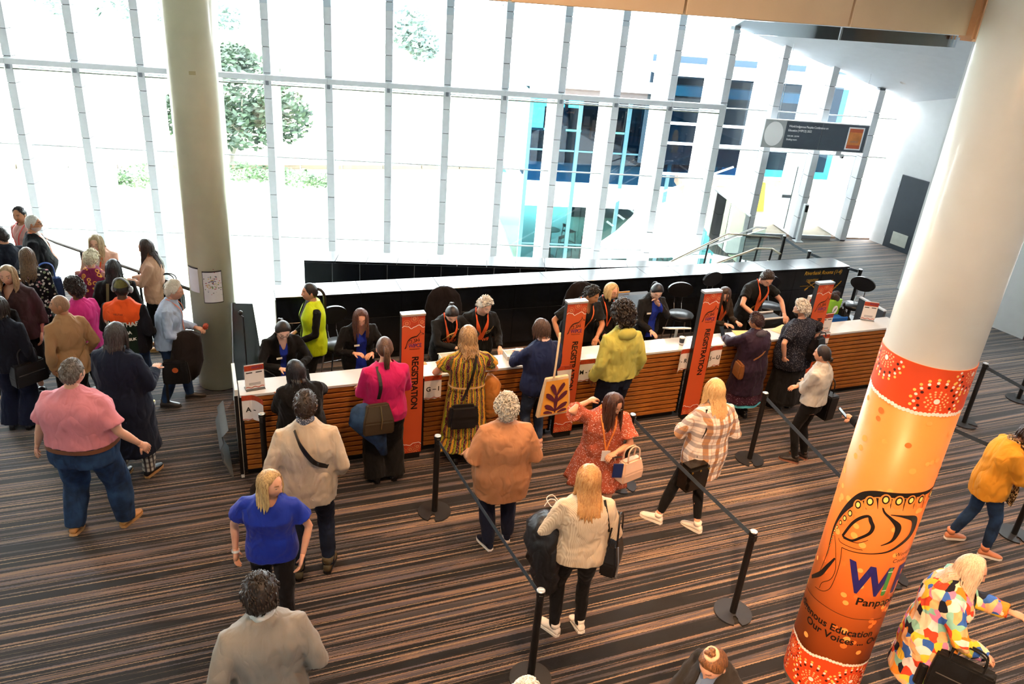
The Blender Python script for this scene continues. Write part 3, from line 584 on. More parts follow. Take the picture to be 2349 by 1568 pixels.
def bar_stool_far(i, x, y):
    t = thing('cafe_stool', 'dark tall cafe stool with low back inside the pavilion', 'stool', wp(11.7+x, 8+y, -3.94), WANG+i*0.7, 'tall stools in the cafe pavilion')
    ob('seat', MB().box(-0.19, 0.19, -0.19, 0.19, 0.72, 0.76), M_DKIN, t, bev=0.01); ob('backrest', MB().box(-0.19, 0.19, 0.16, 0.19, 0.9, 1.02), M_DKIN, t, bev=0.01)
    for sx in (-1, 1):
        for sy in (-1, 1): ob('leg', MB().tube([(sx*0.22, sy*0.22, 0), (sx*0.16, sy*0.16, 0.72 if sy < 0 else 1.0)], 0.016, 5), M_DKIN, t)
    ob('footrest', MB().box(-0.2, 0.2, -0.21, -0.19, 0.28, 0.31), M_DKIN, t)
for i, (x, y) in enumerate([(1.05, 0.9), (1.75, 0.7), (1.2, 2.2), (2.2, 2.3), (2.6, 1.0), (4.2, 1.0), (4.9, 1.4), (5.6, 0.9)]): bar_stool_far(i, x, y)
for i, (x, y) in enumerate([(1.35, 1.5), (4.6, 0.6)]):
    t = thing('cafe_table', 'round tall cafe table inside the pavilion', 'table', wp(11.7+x, 8+y, -3.94), 0, 'tall tables in the cafe pavilion'); ob('top', MB().lathe([(0.33, 1.0), (0.33, 1.03)], 24), plain('pale_green_top', '#9fb3a3', 0.5), t); ob('stem', MB().tube([(0, 0, 0), (0, 0, 1.0)], 0.03, 8), M_DKIN, t); ob('foot', MB().lathe([(0.2, 0), (0.2, 0.02)], 20), M_DKIN, t)
# second facade behind the entrance doors
p2 = thing('glass_facade', 'dark teal glazed facade with white rails across the terrace', 'building', wp(16.0, 6.2, 0), WANG)
for k in range(4):
    x = k*1.5-0.6
    ob('pane', MB().box(x, x+1.42, 0, 0.02, 0.1, 2.9), M_TEALD, p2); ob('mullion', MB().box(x-0.08, x, -0.04, 0.06, 0, 3.0), M_WHITE, p2)
    for z in (0.0, 0.95, 1.55): ob('rail', MB().box(x, x+1.42, -0.03, 0.04, z, z+0.08), M_WHITE, p2)
ob('rear_wall', MB().box(-0.6, 6, 1.6, 1.7, 0, 3.4), M_DKIN, p2); ob('canopy', MB().box(-1.0, 6, -0.5, 1.7, 3.0, 3.2), plain('grey_canopy', '#8f9aa5', 0.6), p2)
ws = thing('wet_floor_sign', 'tall yellow wet floor sign outside the glass doors', 'sign', (6.36, 21.0, 0), 0.2)
M_YSIGN = plain('safety_yellow', '#d2a21c', 0.5)
for s in (-1, 1): ob('board', MB().add([(-0.13, s*0.14, 0), (0.13, s*0.14, 0), (0.08, s*0.02, 0.74), (-0.08, s*0.02, 0.74), (-0.13, s*0.14+0.02, 0), (0.13, s*0.14+0.02, 0), (0.08, s*0.02+0.02, 0.74), (-0.08, s*0.02+0.02, 0.74)], [(0, 1, 2, 3), (7, 6, 5, 4), (0, 4, 5, 1), (1, 5, 6, 2), (2, 6, 7, 3), (3, 7, 4, 0)]), M_YSIGN, ws)
ob('handle', MB().box(-0.07, 0.07, -0.03, 0.05, 0.72, 0.77), M_YSIGN, ws, bev=0.01)
kk = thing('card_reader_post', 'slim white card reader post beside the glass doors', 'post', (6.66, 18.25, 0), WANG)
ob('post', MB().box(-0.05, 0.05, -0.05, 0.05, 0.02, 0.92), M_WHITE, kk, bev=0.01); ob('base', MB().box(-0.1, 0.1, -0.1, 0.1, 0, 0.02), M_WHITE, kk); ob('reader', MB().box(-0.035, 0.035, -0.062, -0.05, 0.74, 0.9), M_BLKPLAS, kk, bev=0.004)
# ------------------------------------------------------------------ registration counter
CH = 1.03
units = [(0.0, 1.70), (1.98, 3.655), (3.945, 5.545), (5.845, 7.355), (7.635, 9.25)]
ulabels = ['slatted timber counter unit carrying the A sign, at the end by the cream column', 'slatted timber counter unit carrying the G to I sign', 'slatted timber counter unit carrying the M to O sign', 'slatted timber counter unit carrying the S to U sign', 'slatted timber counter unit carrying the Z sign, at the far end']
NSL = 14; SP = (CH-0.03-0.085)/NSL
for (a, b), lb in zip(units, ulabels):
    u = thing('counter_unit', lb, 'counter', cpos(a, 0), CA, 'slatted registration counter units'); L = b-a
    ob('carcass', MB().box(0.0, L, 0.03, 0.30, 0.085, CH-0.03), M_BLACK, u)
    ob('plinth', MB().box(0.03, L-0.03, 0.06, 0.30, 0.0, 0.085), M_BLACK, u)
    for x in (0.0, L-0.025): ob('side_post', MB().box(x, x+0.025, 0.0, 0.03, 0.06, CH-0.03), M_BLACK, u)
    sl = mesh('slat', MB().box(0.03, L-0.03, -0.006, 0.022, 0.009, SP-0.009), 0.002); sl.materials.append(M_WOOD)
    for k in range(NSL): link('slat', sl, u, (0, 0, 0.085+SP*k))
    ob('desk_shelf', MB().box(0.0, L, 0.30, 0.80, 0.70, 0.74), plain('charcoal_laminate', '#2a2b2e', 0.4), u, bev=0.003)
    for x in (0.02, L-0.06): ob('desk_leg', MB().box(x, x+0.04, 0.72, 0.76, 0, 0.70), M_BLACK, u)
t = thing('counter_ledge', 'long pale laminate ledge running along the top of the counter', 'counter top', cpos(0, 0, CH-0.03), CA)
ledge_m = M_LEDGE
for a, b in [(0, 1.83), (1.83, 3.80), (3.80, 5.695), (5.695, 7.495), (7.495, 9.27)]:
    ob('ledge_board', MB().box(a+0.003, b-0.003, -0.012, 0.33, 0, 0.03), ledge_m, t, bev=0.003)
ep = thing('counter_end_panel', 'white upright end panel of the counter next to the cream column', 'panel', cpos(-0.045, 0, 0), CA)
ob('board', MB().box(0, 0.035, -0.012, 0.62, 0.0, CH+0.07), plain('white_gloss_panel', '#e9ebe9', 0.3), ep, bev=0.003); ob('edge_strip', MB().box(-0.006, 0.03, -0.02, -0.012, 0.05, CH+0.0), M_BLACK, ep)
sh = MB(); rings = []
for k in range(9):
    z = 0.62*k/8; rings.append([(-0.07-0.10*math.sin(k*0.35)-0.02*math.sin(3*k)-0.004*j, -0.02+j*0.11, z) for j in range(7)])
sh.loft(rings, False, False, False); sh.loft([[(p[0]-0.008, p[1], p[2]) for p in r] for r in rings], False, False, False)
cv = tag(ob('grey_cable_cover', sh, plain('grey_plastic_sheet', '#8d9398', 0.45), None, cpos(-0.05, 0.02, 0.0), CA, smooth=True), 'crumpled grey plastic sheet leaning on the counter end panel', 'cover')
rp = thing('counter_return', 'dark return panel with pale top edge at the far end of the counter', 'panel', cpos(9.2, 0.33, 0), CA + R(86))
ob('panel', MB().box(0, 0.55, -0.02, 0.02, 0.0, 1.12), plain('charcoal_panel', '#33353b', 0.5), rp); ob('top_edge', MB().box(0, 0.55, -0.025, 0.025, 1.12, 1.14), M_LEDGE, rp)

# ------------------------------------------------------------------ REGISTRATION banners
BW, BZ0, BZ1 = 0.262, 0.06, 1.85
M_BAN = plain('orange_banner_print', '#cf5326', 0.55, var=0.05, nscale=2); M_BANRED = plain('red_banner_band', '#c1401f', 0.55, var=0.06)
BANM = {}
def banner_parts():
    P = {}
    P['frame'] = (MB().box(0, BW, 0.012, 0.085, BZ0, BZ1-0.02), M_BLACK, 0.003)
    P['face'] = (MB().box(0.004, BW-0.004, 0.006, 0.012, BZ0+0.012, BZ1-0.03), M_BAN, 0)
    P['top_cap'] = (MB().box(-0.004, BW+0.004, -0.002, 0.09, BZ1-0.03, BZ1), M_ALU, 0.004)
    zt = BZ1-0.03
    w = [(0.004+(BW-0.008)*k/10, zt-0.125+0.016*math.sin(k*1.1)+0.006*math.sin(k*2.7)) for k in range(11)]
    mb = MB(); mb.loft([[(x, 0.005, z) for x, z in w], [(x, 0.005, zt-0.002) for x, z in w]], False, False, False); P['top_band'] = (mb, M_BANRED, 0)
    w2 = [(x, BZ0+0.135+0.014*math.sin(k*0.9+1)+0.006*math.sin(k*2.3)) for k, (x, z) in enumerate(w)]
    mb = MB(); mb.loft([[(x, 0.005, BZ0+0.014) for x, z in w2], [(x, 0.005, z) for x, z in w2]], False, False, False); P['bottom_band'] = (mb, M_BANRED, 0)
    mb = MB(); stroke(mb, [(x, z, 0.007) for x, z in w], 0.0044, 3); P['white_line'] = (mb, PRC['white'], 0)
    mb = MB(); stroke(mb, [(x, z, 0.007) for x, z in w2], 0.0044, 3); P['white_line '] = (mb, PRC['white'], 0)
    mbd = MB(); mbr = MB()
    for fx, fz in [(0.14, zt-0.03), (0.055, zt-0.08), (0.225, zt-0.075), (0.04, BZ0+0.05), (0.13, BZ0+0.06), (0.215, BZ0+0.09), (0.19, BZ0+0.02)]:
        for q, rad in enumerate((0.012, 0.021, 0.030, 0.038)):
            n = 8+q*4
            for k in range(n):
                a = 2*math.pi*k/n; x, z = fx+rad*math.cos(a), fz+rad*math.sin(a)
                top = fz > 1
                if 0.008 < x < BW-0.008 and ((top and zt-0.112 < z < zt-0.006) or (not top and BZ0+0.016 < z < BZ0+0.125)): disc(mbd if q != 2 else mbr, x, z, 0.0030, None, 0.0040, 6)
    P['dot_print'] = (mbd, PRC['peach'], 0); P['dot_print '] = (mbr, PRC['dark'], 0)
    P['emblem'] = (kangaroo(MB(), 0.035, 1.435, 0.20, 0.0044), PRC['black'], 0)
    tx = up_plane(text_mb('WIPCE', 0.066, bold=0.012, spacing=0.9), 0.0044); tx.v = [(p[0]*0.80+0.08, p[1], p[2]+1.445) for p in tx.v]; P['lettering'] = (tx, PRC['navy'], 0)
    tx = up_plane(text_mb('Panpapanpalya', 0.021, bold=0.006), 0.0044); tx.v = [(p[0]*0.95+0.092, p[1], p[2]+1.420) for p in tx.v]; P['lettering '] = (tx, PRC['black'], 0)
    tx = text_mb('REGISTRATION', 0.105, bold=0.022, spacing=0.92); tx.v = [(0.125+p[1], 0.0044, 1.335-p[0]) for p in tx.v]; tx.f = [tuple(reversed(f)) for f in tx.f]; P['lettering  '] = (tx, PRC['black'], 0)
    return {k: (mesh(k.strip(), m, bv), mt) for k, (m, mt, bv) in P.items()}
BP = banner_parts()
for s, lb in [(1.70, 'orange REGISTRATION banner panel beside the G to I sign'), (3.665, 'orange REGISTRATION banner panel half covered by the J to L sign'), (5.555, 'orange REGISTRATION banner panel between the P to R and S to U signs'), (7.365, 'orange REGISTRATION banner panel behind the masked woman')]:
    t = thing('registration_banner', lb, 'banner', cpos(s, -0.095), CA, 'orange registration banners')
    for k, (me, mt) in BP.items():
        q_ = link(k.strip(), me, t, None, None, mt)
        if k.strip() == 'dot_print': q_['kind'] = 'stuff'
    ob('foot', MB().box(0.02, BW-0.02, -0.0, 0.09, 0.0, BZ0), M_BLACK, t)

# ------------------------------------------------------------------ letter signs taped to the counter front
def letter_sign(s, txt, lb, z0=0.725, y=-0.014, w=0.205, h=0.30, curl=0.0, tx0=0.5, side=1, tilt=0.0):
    t = thing('letter_sign', lb, 'sign', cpos(s, y, z0), CA, 'paper letter signs on the counter')
    rings = []; nseg = 8
    for k in range(nseg+1):
        x = w*k/nseg; q = (x/w) if side > 0 else 1-x/w
        yy = -curl*max(0, q-0.45)**2*1.6
        rings.append([(x, yy, 0.006*math.sin(k*2.1)*(1 if curl == 0 else 1)), (x, yy, h)])
    sh = MB(); sh.loft([[r[0] for r in rings], [r[1] for r in rings]], False, False, False)
    ob('sheet', sh, M_PAPER, t, rot=(0, 0, 0))
    yf = lambda x: -curl*max(0, ((x/w) if side > 0 else 1-x/w)-0.45)**2*1.6
    bd = MB(); xs = [w*k/nseg for k in range(nseg+1)]; bd.loft([[(x, yf(x)-0.001, h*0.80) for x in xs], [(x, yf(x)-0.001, h) for x in xs]], False, False, False); ob('header_band', bd, M_PRINTRED, t)
    hx = up_plane(text_mb('WIPCE', 0.032), 0); hx.v = [(p[0]+w*0.56, yf(p[0]+w*0.56)-0.002, p[2]+h*0.88) for p in hx.v]
    if curl < 0.1: ob('header_print', hx, plain('dark_red_print', '#5c2410', 0.6), t)
    wl = MB(); stroke(wl, [(x, 0.012+0.006*math.sin(i*1.7), 0.008) for i, x in enumerate(xs)], -0.0015, 3); ob('edge_wave', wl, M_PRINTRED, t)
    tx = up_plane(text_mb(txt, 0.082, 'CENTER', bold=0.02), 0); tx.v = [(p[0]*0.95+w*tx0, yf(p[0]*0.95+w*tx0)-0.0025, p[2]+h*0.34) for p in tx.v]; ob('lettering', tx, M_INK, t)
    if tilt: t.rotation_euler = (0, tilt, CA)
    return t
letter_sign(0.018, 'A -', 'curling white paper sign with letter A taped to the counter end', curl=0.30, tx0=0.42, y=-0.018)
letter_sign(1.995, 'G \u2013 I', 'white paper sign reading G to I on the counter front')
letter_sign(3.575, 'J \u2013 L', 'white paper sign reading J to L overlapping an orange banner', y=-0.106, w=0.24, tx0=0.58)
letter_sign(3.968, 'M - O', 'white paper sign reading M to O on the counter front')
letter_sign(5.345, 'P - R', 'curled white paper sign reading P to R', curl=0.22, side=-1, w=0.22, tx0=0.52)
letter_sign(5.862, 'S \u2013 U', 'white paper sign reading S to U on the counter front', curl=0.06, side=-1)
letter_sign(7.655, 'V - Z', 'white paper sign ending in Z beside the masked woman', w=0.22, tx0=0.62)

# acrylic sign holders
def acrylic(s, d, rot, lb):
    t = thing('acrylic_sign_holder', lb, 'sign holder', cpos(s, d, CH), CA+rot)
    M_AC = glass('acrylic', (0.95, 0.96, 0.98), 1.0)
    ob('foot', MB().box(-0.10, 0.10, -0.06, 0.06, 0, 0.006), M_AC, t); ob('stand', MB().box(-0.105, 0.105, -0.022, -0.016, 0.004, 0.30), M_AC, t)
    ob('sheet', MB().box(-0.10, 0.10, -0.0245, -0.0225, 0.01, 0.295), M_PAPER, t); ob('header_band', MB().box(-0.10, 0.10, -0.026, -0.0246, 0.225, 0.285), M_PRINTRED, t)
    h = up_plane(text_mb('WIPCE', 0.04, 'CENTER'), -0.028); h.v = [(p[0]+0.03, p[1], p[2]+0.245) for p in h.v]; ob('lettering', h, PRC['navy'], t)
    for x in (-0.055, 0.045):
        ob('caption', MB().box(x-0.03, x+0.035, -0.026, -0.0246, 0.195, 0.206), M_INK, t)
    for z in (0.075, 0.065, 0.055): ob('text_line', MB().box(-0.06, 0.06, -0.026, -0.0246, z, z+0.004), plain('grey_ink', '#8d8890', 0.7), t)
    wl = MB(); stroke(wl, [(-0.095+0.019*k, 0.028+0.007*math.sin(k*1.6), 0.008) for k in range(11)], -0.026, 3); ob('edge_wave', wl, M_PRINTRED, t)
    return t
acrylic(0.165, 0.12, R(8), 'clear acrylic sign holder with a printed sheet near the counter end panel')
acrylic(7.80, 0.06, R(4), 'clear acrylic sign holder behind the masked woman')
ac3 = acrylic(8.84, 0.30, R(-30), 'clear acrylic sign holder near the dark return panel')

# small things on the counter
def paper_stack(lb, s, d, w, h, rot, col='#f3ead8', z=CH, name='paper_sheet'):
    o = ob(name, MB().box(-w/2, w/2, -h/2, h/2, 0, 0.006), plain('paper_'+col, col, 0.8), None, cpos(s, d, z), CA+rot); return tag(o, lb, 'paper')
paper_stack('loose cream papers in the hands of the woman in a blue top', 1.53, 0.22, 0.24, 0.18, 0.3, '#f6dcae')
paper_stack('orange tinted printed form in front of the bearded man', 6.58, 0.24, 0.26, 0.2, -0.2, '#f3c27c')
paper_stack('white form with red header lying beside the S to U sign', 6.02, 0.10, 0.30, 0.20, 0.15, '#f4f1ee')
paper_stack('torn cream envelope beside the masked woman', 7.25, 0.25, 0.34, 0.18, 0.4, '#ecd6a6')
paper_stack('small orange card lying behind the G to I sign', 2.05, 0.29, 0.10, 0.06, 0.2, '#d98a4e')
def tray(lb, s, d, w, dp, h, col, z=CH, rot=0):
    t = thing('plastic_tray', lb, 'tray', cpos(s, d, z), CA+rot); m = plain('tray_'+col, col, 0.35)
    ob('bottom', MB().box(-w/2, w/2, -dp/2, dp/2, 0, 0.006), m, t)
    for a in ((-w/2, w/2, -dp/2, -dp/2+0.006), (-w/2, w/2, dp/2-0.006, dp/2), (-w/2, -w/2+0.006, -dp/2, dp/2), (w/2-0.006, w/2, -dp/2, dp/2)): ob('side', MB().box(*a, 0, h), m, t)
    ob('rim', MB().box(-w/2-0.012, w/2+0.012, -dp/2-0.012, -dp/2, h-0.008, h), m, t); ob('rim', MB().box(-w/2-0.012, w/2+0.012, dp/2, dp/2+0.012, h-0.008, h), m, t)
    return t
tray('empty white plastic tray beside the woman with grey curls', 3.20, 0.24, 0.26, 0.17, 0.06, '#e6e8e6')
tray('small white plastic box of cards in front of the dark haired woman', 2.36, 0.27, 0.20, 0.14, 0.09, '#e9ece9')
tb = thing('tablet_stand', 'white framed tablet on a stand next to the coffee cup', 'tablet', cpos(5.62, 0.44, 0.74), CA + R(170))
ob('pole', MB().tube([(0, 0, 0), (0, 0, 0.36)], 0.02, 10), M_WHITE, tb); ob('foot', MB().box(-0.1, 0.1, -0.08, 0.08, 0, 0.012), M_WHITE, tb)
fr = MB().box(-0.16, 0.16, -0.11, 0.11, 0, 0.02).xf(Matrix.Translation((0, 0, 0.36)) @ Matrix.Rotation(R(22), 4, 'X')); ob('frame', fr, M_WHITE, tb, bev=0.004)
sc = MB().box(-0.12, 0.12, -0.085, 0.085, 0.021, 0.023).xf(Matrix.Translation((0, 0, 0.36)) @ Matrix.Rotation(R(22), 4, 'X')); ob('screen', sc, plain('pale_blue_screen', '#b9d3ee', 0.2, emit=0.25), tb)
cu_ = thing('coffee_cup', 'dark takeaway coffee cup with white base on the ledge', 'cup', cpos(5.50, 0.12, CH)); ob('cup', MB().lathe([(0.028, 0), (0.036, 0.095)], 20), plain('dark_cup', '#2b2f36', 0.4), cu_, smooth=False); ob('lid', MB().lathe([(0.039, 0.095), (0.039, 0.106), (0.030, 0.112)], 20), M_WHITE, cu_); ob('sleeve', MB().lathe([(0.030, 0.008), (0.0325, 0.03)], 20), M_WHITE, cu_)
# boxes and bags at the far end of the desk
DZ = 0.74
def gift(name, lb, cat, s, d, z, w, dp, h, col, rot=0, taper=0.0):
    t = thing(name, lb, cat, cpos(s, d, z), CA+rot); m = plain(name+col, col, 0.5); b = w/2; e = dp/2
    ob('body', MB().loft([[(-b*(1-taper), -e*(1-taper), 0), (b*(1-taper), -e*(1-taper), 0), (b*(1-taper), e*(1-taper), 0), (-b*(1-taper), e*(1-taper), 0)], [(-b, -e, h), (b, -e, h), (b, e, h), (-b, e, h)]]), m, t, bev=0.004); return t
gift('cardboard_box', 'small brown cardboard box beside the last orange banner', 'box', 8.08, 0.52, DZ, 0.28, 0.22, 0.30, '#b98545')
gift('storage_box', 'blue storage box holding up the green gift bag', 'box', 8.42, 0.55, DZ, 0.36, 0.26, 0.30, '#1f5fb5')
g = gift('gift_bag', 'lime green bag with white leaf print on a blue box', 'bag', 8.40, 0.60, DZ+0.30, 0.24, 0.15, 0.24, '#86bf2c', 0.1, 0.12)
lf = MB(); ringz(lf, 0.0, 0.09, 0.0001, 0.055, -0.079, 20, 1.2); ob('leaf_disc', lf, M_PAPER, g)
lf = MB(); stroke(lf, [(-0.03, 0.05, 0.004), (0.0, 0.09, 0.03), (0.03, 0.13, 0.004)], -0.0805); ob('leaf_print', lf, plain('grey_green', '#6a7a5c', 0.6), g)
bl = MB(); rr = random.Random(5)
for k in range(7): bl.ball((rr.uniform(-0.08, 0.08), rr.uniform(-0.04, 0.04), 0.25+rr.uniform(-0.01, 0.05)), 0.06, 0.05, 0.05)
ob('dark_contents', bl, plain('dark_stuffing', '#2a2023', 0.8), g, smooth=True)
sp = gift('spotted_bag', 'tall white paper bag with red spots behind the last banner', 'bag', 8.08, 0.66, DZ+0.0, 0.16, 0.10, 0.58, '#efe6da', 0.2, 0.0)
sd = MB()
for x, z in [(-0.03, 0.10), (0.04, 0.2), (-0.02, 0.32), (0.045, 0.42), (-0.03, 0.52), (0.03, 0.05)]: disc(sd, x, z, 0.03, None, -0.0515, 14)
ob('red_spots', sd, plain('red_spot', '#c83a2c', 0.6), sp); ob('red_spots', MB().add([(-0.0815, p[0]*0.6, p[2]) for p in sd.v], sd.f), plain('red_spot', '#c83a2c', 0.6), sp)
def lump(mb, c, r, seed, k=9, squash=0.8):
    rr = random.Random(seed)
    for _ in range(k): mb.ball((c[0]+rr.uniform(-1, 1)*r[0]*0.6, c[1]+rr.uniform(-1, 1)*r[1]*0.6, c[2]+rr.uniform(-1, 1)*r[2]*0.6), r[0]*0.55, r[1]*0.55, r[2]*0.55*squash)
    return mb
bk = thing('black_duffel', 'black fabric bag slumped beside the lime green bag', 'bag', cpos(8.66, 0.52, DZ), CA)
ob('body', MB().loft([[(-0.08, -0.1, 0), (0.10, -0.1, 0), (0.10, 0.1, 0), (-0.08, 0.1, 0)], [(-0.14, -0.10, 0.2), (0.08, -0.10, 0.18), (0.08, 0.1, 0.18), (-0.14, 0.1, 0.2)], [(-0.16, -0.06, 0.42), (-0.06, -0.06, 0.36), (-0.06, 0.06, 0.36), (-0.16, 0.06, 0.42)]]), fabric('black_nylon', '#121214', 0.7), bk, bev=0.02, seg=2); ob('strap', MB().tube([(-0.15, 0, 0.40), (-0.12, -0.02, 0.50), (-0.07, 0, 0.36)], 0.012, 6), M_BLKPLAS, bk)
bx = gift('black_open_box', 'black open box with white lid edge near the masked woman', 'box', 7.28, 0.62, DZ, 0.34, 0.24, 0.34, '#1b1c20'); ob('white_rim', MB().box(-0.17, 0.17, -0.12, -0.105, 0.34, 0.36), M_WHITE, bx); ob('white_rim', MB().box(-0.17, 0.17, 0.105, 0.12, 0.34, 0.36), M_WHITE, bx)
pr_ = thing('ticket_printer_desk', 'dark grey podium with black screen top behind the blonde woman', 'podium', cpos(5.70, 1.62, 0), CA)
ob('body', MB().box(-0.28, 0.28, -0.20, 0.25, 0, 0.94), plain('charcoal_panel', '#33353b', 0.5), pr_, bev=0.006); top = MB().box(-0.28, 0.28, -0.22, 0.22, 0, 0.04).xf(Matrix.Translation((0, 0.02, 0.98)) @ Matrix.Rotation(R(15), 4, 'X')); ob('top_frame', top, plain('grey_console', '#4a4c52', 0.5), pr_, bev=0.006)
top = MB().box(-0.17, 0.20, -0.15, 0.14, 0.041, 0.044).xf(Matrix.Translation((0, 0.02, 0.98)) @ Matrix.Rotation(R(15), 4, 'X')); ob('screen', top, plain('black_screen', '#07080a', 0.15), pr_); ob('amber_label', MB().box(-0.24, -0.04, 0.2, 0.21, 1.08, 1.10), M_YEL, pr_)

# ------------------------------------------------------------------ stools behind the counter
def stool(lb, s, d, rot, cover=False, low=False, r=0.2):
    t = thing('bar_stool', lb, 'stool', cpos(s, d), CA+rot, 'bar stools behind the counter'); z = 0.46 if low else 0.74
    m = plain('black_vinyl', '#161517', 0.35)
    ob('seat', MB().lathe([(r*0.9, z-0.05), (r, z-0.03), (r, z), (r*0.93, z+0.02), (0.02, z+0.028)], 28), m, t, smooth=True)
    bk = MB(); n = 14
    for y in (0.0, 0.03): pass
    bk.loft([[(0.20*math.cos(2*math.pi*k/28), 0.20+y, z+0.33+0.12*math.sin(2*math.pi*k/28)) for k in range(28)] for y in (-0.02, 0.0, 0.02)]); ob('backrest', bk, m, t, bev=0.0, smooth=False)
    for x in (-0.06, 0.06): ob('back_rod', MB().tube([(x, 0.16, z-0.02), (x, 0.225, z+0.10), (x, 0.225, z+0.34)], 0.008, 6), M_CHROME, t)
    for sx in (-1, 1):
        for sy in (-1, 1): ob('leg', MB().tube([(sx*0.13, sy*0.13, z-0.05), (sx*0.21, sy*0.21, 0.0)], 0.011, 8), M_CHROME, t)
    for zz in ((0.2, 0.42) if not low else (0.15,)):
        q = 0.13+(z-0.05-zz)*0.08/(z-0.05)
        ob('footrest', MB().tube([(-q, -q, zz), (q, -q, zz)], 0.009, 6), M_CHROME, t); ob('footrest', MB().tube([(-q, q, zz), (q, q, zz)], 0.009, 6), M_CHROME, t)
    return t
stool('black vinyl bar stool with oval back behind the woman in the yellow vest', 1.30, 1.62, R(12))
stool('bar stool hidden under a dark jacket near the dark haired woman', 2.85, 1.95, R(0))
stool('bar stool draped with a dark jacket behind the woman in a polo shirt', 4.92, 1.80, R(0))
stool('black vinyl bar stool with oval back behind the woman in the ponytail', 6.50, 1.62, R(-15))
stool('black vinyl bar stool in the shadow behind the bearded man', 7.40, 1.95, R(10))
stool('black vinyl bar stool beside the bearded man', 8.2, 1.65, R(-12))
stool('small black stool standing alone at the far end of the counter', 9.72, 1.40, R(-62), low=False, r=0.17)
for s, d, lb in [(2.85, 2.12, 'dark jacket hung over the bar stool near the dark haired woman'), (4.92, 1.97, 'dark jacket hung over the bar stool behind the woman in a polo shirt')]:
    mb = MB(); rings = []
    for k, (z, rx, ry) in enumerate([(0.55, 0.27, 0.07), (0.75, 0.28, 0.08), (0.95, 0.27, 0.085), (1.10, 0.23, 0.08), (1.20, 0.15, 0.06), (1.235, 0.05, 0.03)]):
        rings.append([((rx+0.012*math.sin(5*a+k))*math.cos(a), (ry+0.01*math.sin(7*a+k))*math.sin(a)+0.02, z) for a in [2*math.pi*i/32 for i in range(32)]])
    tag(ob('hung_jacket', mb.loft(rings), fabric('dark_brown_cloth', '#1d1718', 0.9), None, cpos(s, d), CA, smooth=True), lb, 'jacket')

# ------------------------------------------------------------------ queue stanchions and belts
M_BELT = plain('blue_grey_belt', '#39434d', 0.7)
ang0 = [i for i in range(48)]
def base_poly(r=0.175):
    pts = []
    for k in range(56):
        a = 2*math.pi*k/56 - math.pi/2
        da = abs(((a+math.pi/2+0.35+math.pi) % (2*math.pi))-math.pi)
        if da < 0.16: continue
        pts.append((r*math.cos(a), r*math.sin(a)))
        if da < 0.30 and ((a+math.pi/2+0.35+math.pi) % (2*math.pi))-math.pi < 0 and da-2*math.pi/56 < 0.16:
            c = -math.pi/2-0.35
            pts += [((rr_)*math.cos(c+dc), (rr_)*math.sin(c+dc)) for rr_, dc in ((0.13, -0.16), (0.09, -0.28), (0.06, -0.2), (0.055, 0.2), (0.09, 0.28), (0.13, 0.16))]
    return pts
SB = mesh('base', MB().prism(base_poly(), 0, 0.016), 0.0); SPOLE = mesh('pole', MB().lathe([(0.031, 0.012), (0.031, 0.90), (0.036, 0.905), (0.036, 0.945)], 20)); SCAP = mesh('cap', MB().lathe([(0.034, 0.945), (0.034, 0.952), (0.028, 0.956)], 20)); SSTR = mesh('cap_stripe', MB().box(-0.022, 0.022, -0.007, 0.007, 0.956, 0.958)); SREEL = mesh('belt_clip', MB().box(-0.016, 0.016, -0.045, -0.03, 0.865, 0.93), 0.003)
SB.materials.append(plain('charcoal_base', '#232326', 0.45)); SPOLE.materials.append(M_BLACK); SCAP.materials.append(M_ALU); SSTR.materials.append(M_WHITE); SREEL.materials.append(M_BLKPLAS)
SPT = {}
def stanchion(key, x, y, lb, rot=0):
    t = thing('queue_stanchion', lb, 'stanchion', (x, y, 0), rot, 'black belt stanchions')
    for me in (SB, SPOLE, SCAP, SSTR, SREEL): link(me.name.split('.')[0], me, t)
    SPT[key] = Vector((x, y, 0.897))
stanchion('S1', -0.668, 6.70, 'black queue stanchion beside the woman in the tan cardigan', 0.3)
stanchion('S2', 0.388, 4.625, 'black queue stanchion beside the woman in the white sweater', 0.1)
stanchion('S3', 2.272, 5.585, 'black queue stanchion between the plaid shirt woman and the orange column', 0.4)
stanchion('S4', 3.08, 8.275, 'black queue stanchion beside the woman in the denim jacket', 0.3)
stanchion('S5', 1.40, 7.48, 'black queue stanchion behind the woman in the dotted dress', 0.9)
stanchion('S6', 3.62, 5.90, 'black queue stanchion hidden behind the orange column', 0.2)
stanchion('S7', 4.02, 6.27, 'black queue stanchion with its base showing beside the orange column', 0.9)
stanchion('S8', 6.476, 9.72, 'black queue stanchion standing close behind the orange column', 1.2)
stanchion('S9', 5.793, 7.187, 'black queue stanchion behind the woman in the yellow sweater', 0.4)
stanchion('S10', 4.85, 8.25, 'black queue stanchion in the shadow of the orange column', 0.5)
stanchion('S11', 7.766, 10.644, 'black queue stanchion near the white wall', 0.9)
stanchion('S12', 7.35, 7.55, 'black queue stanchion past the woman in the yellow sweater', 0.0)
stanchion('S0', -2.50, 6.83, 'black queue stanchion standing against the counter below the A sign', 0.1)
stanchion('S13', 5.28, 15.23, 'black queue stanchion at the head of the staircase', 0.0)
stanchion('S14', 5.50, 14.33, 'black queue stanchion behind the end of the black parapet', 0.0)
stanchion('S15', 6.15, 13.45, 'black queue stanchion past the lettered end of the parapet', 0.0)
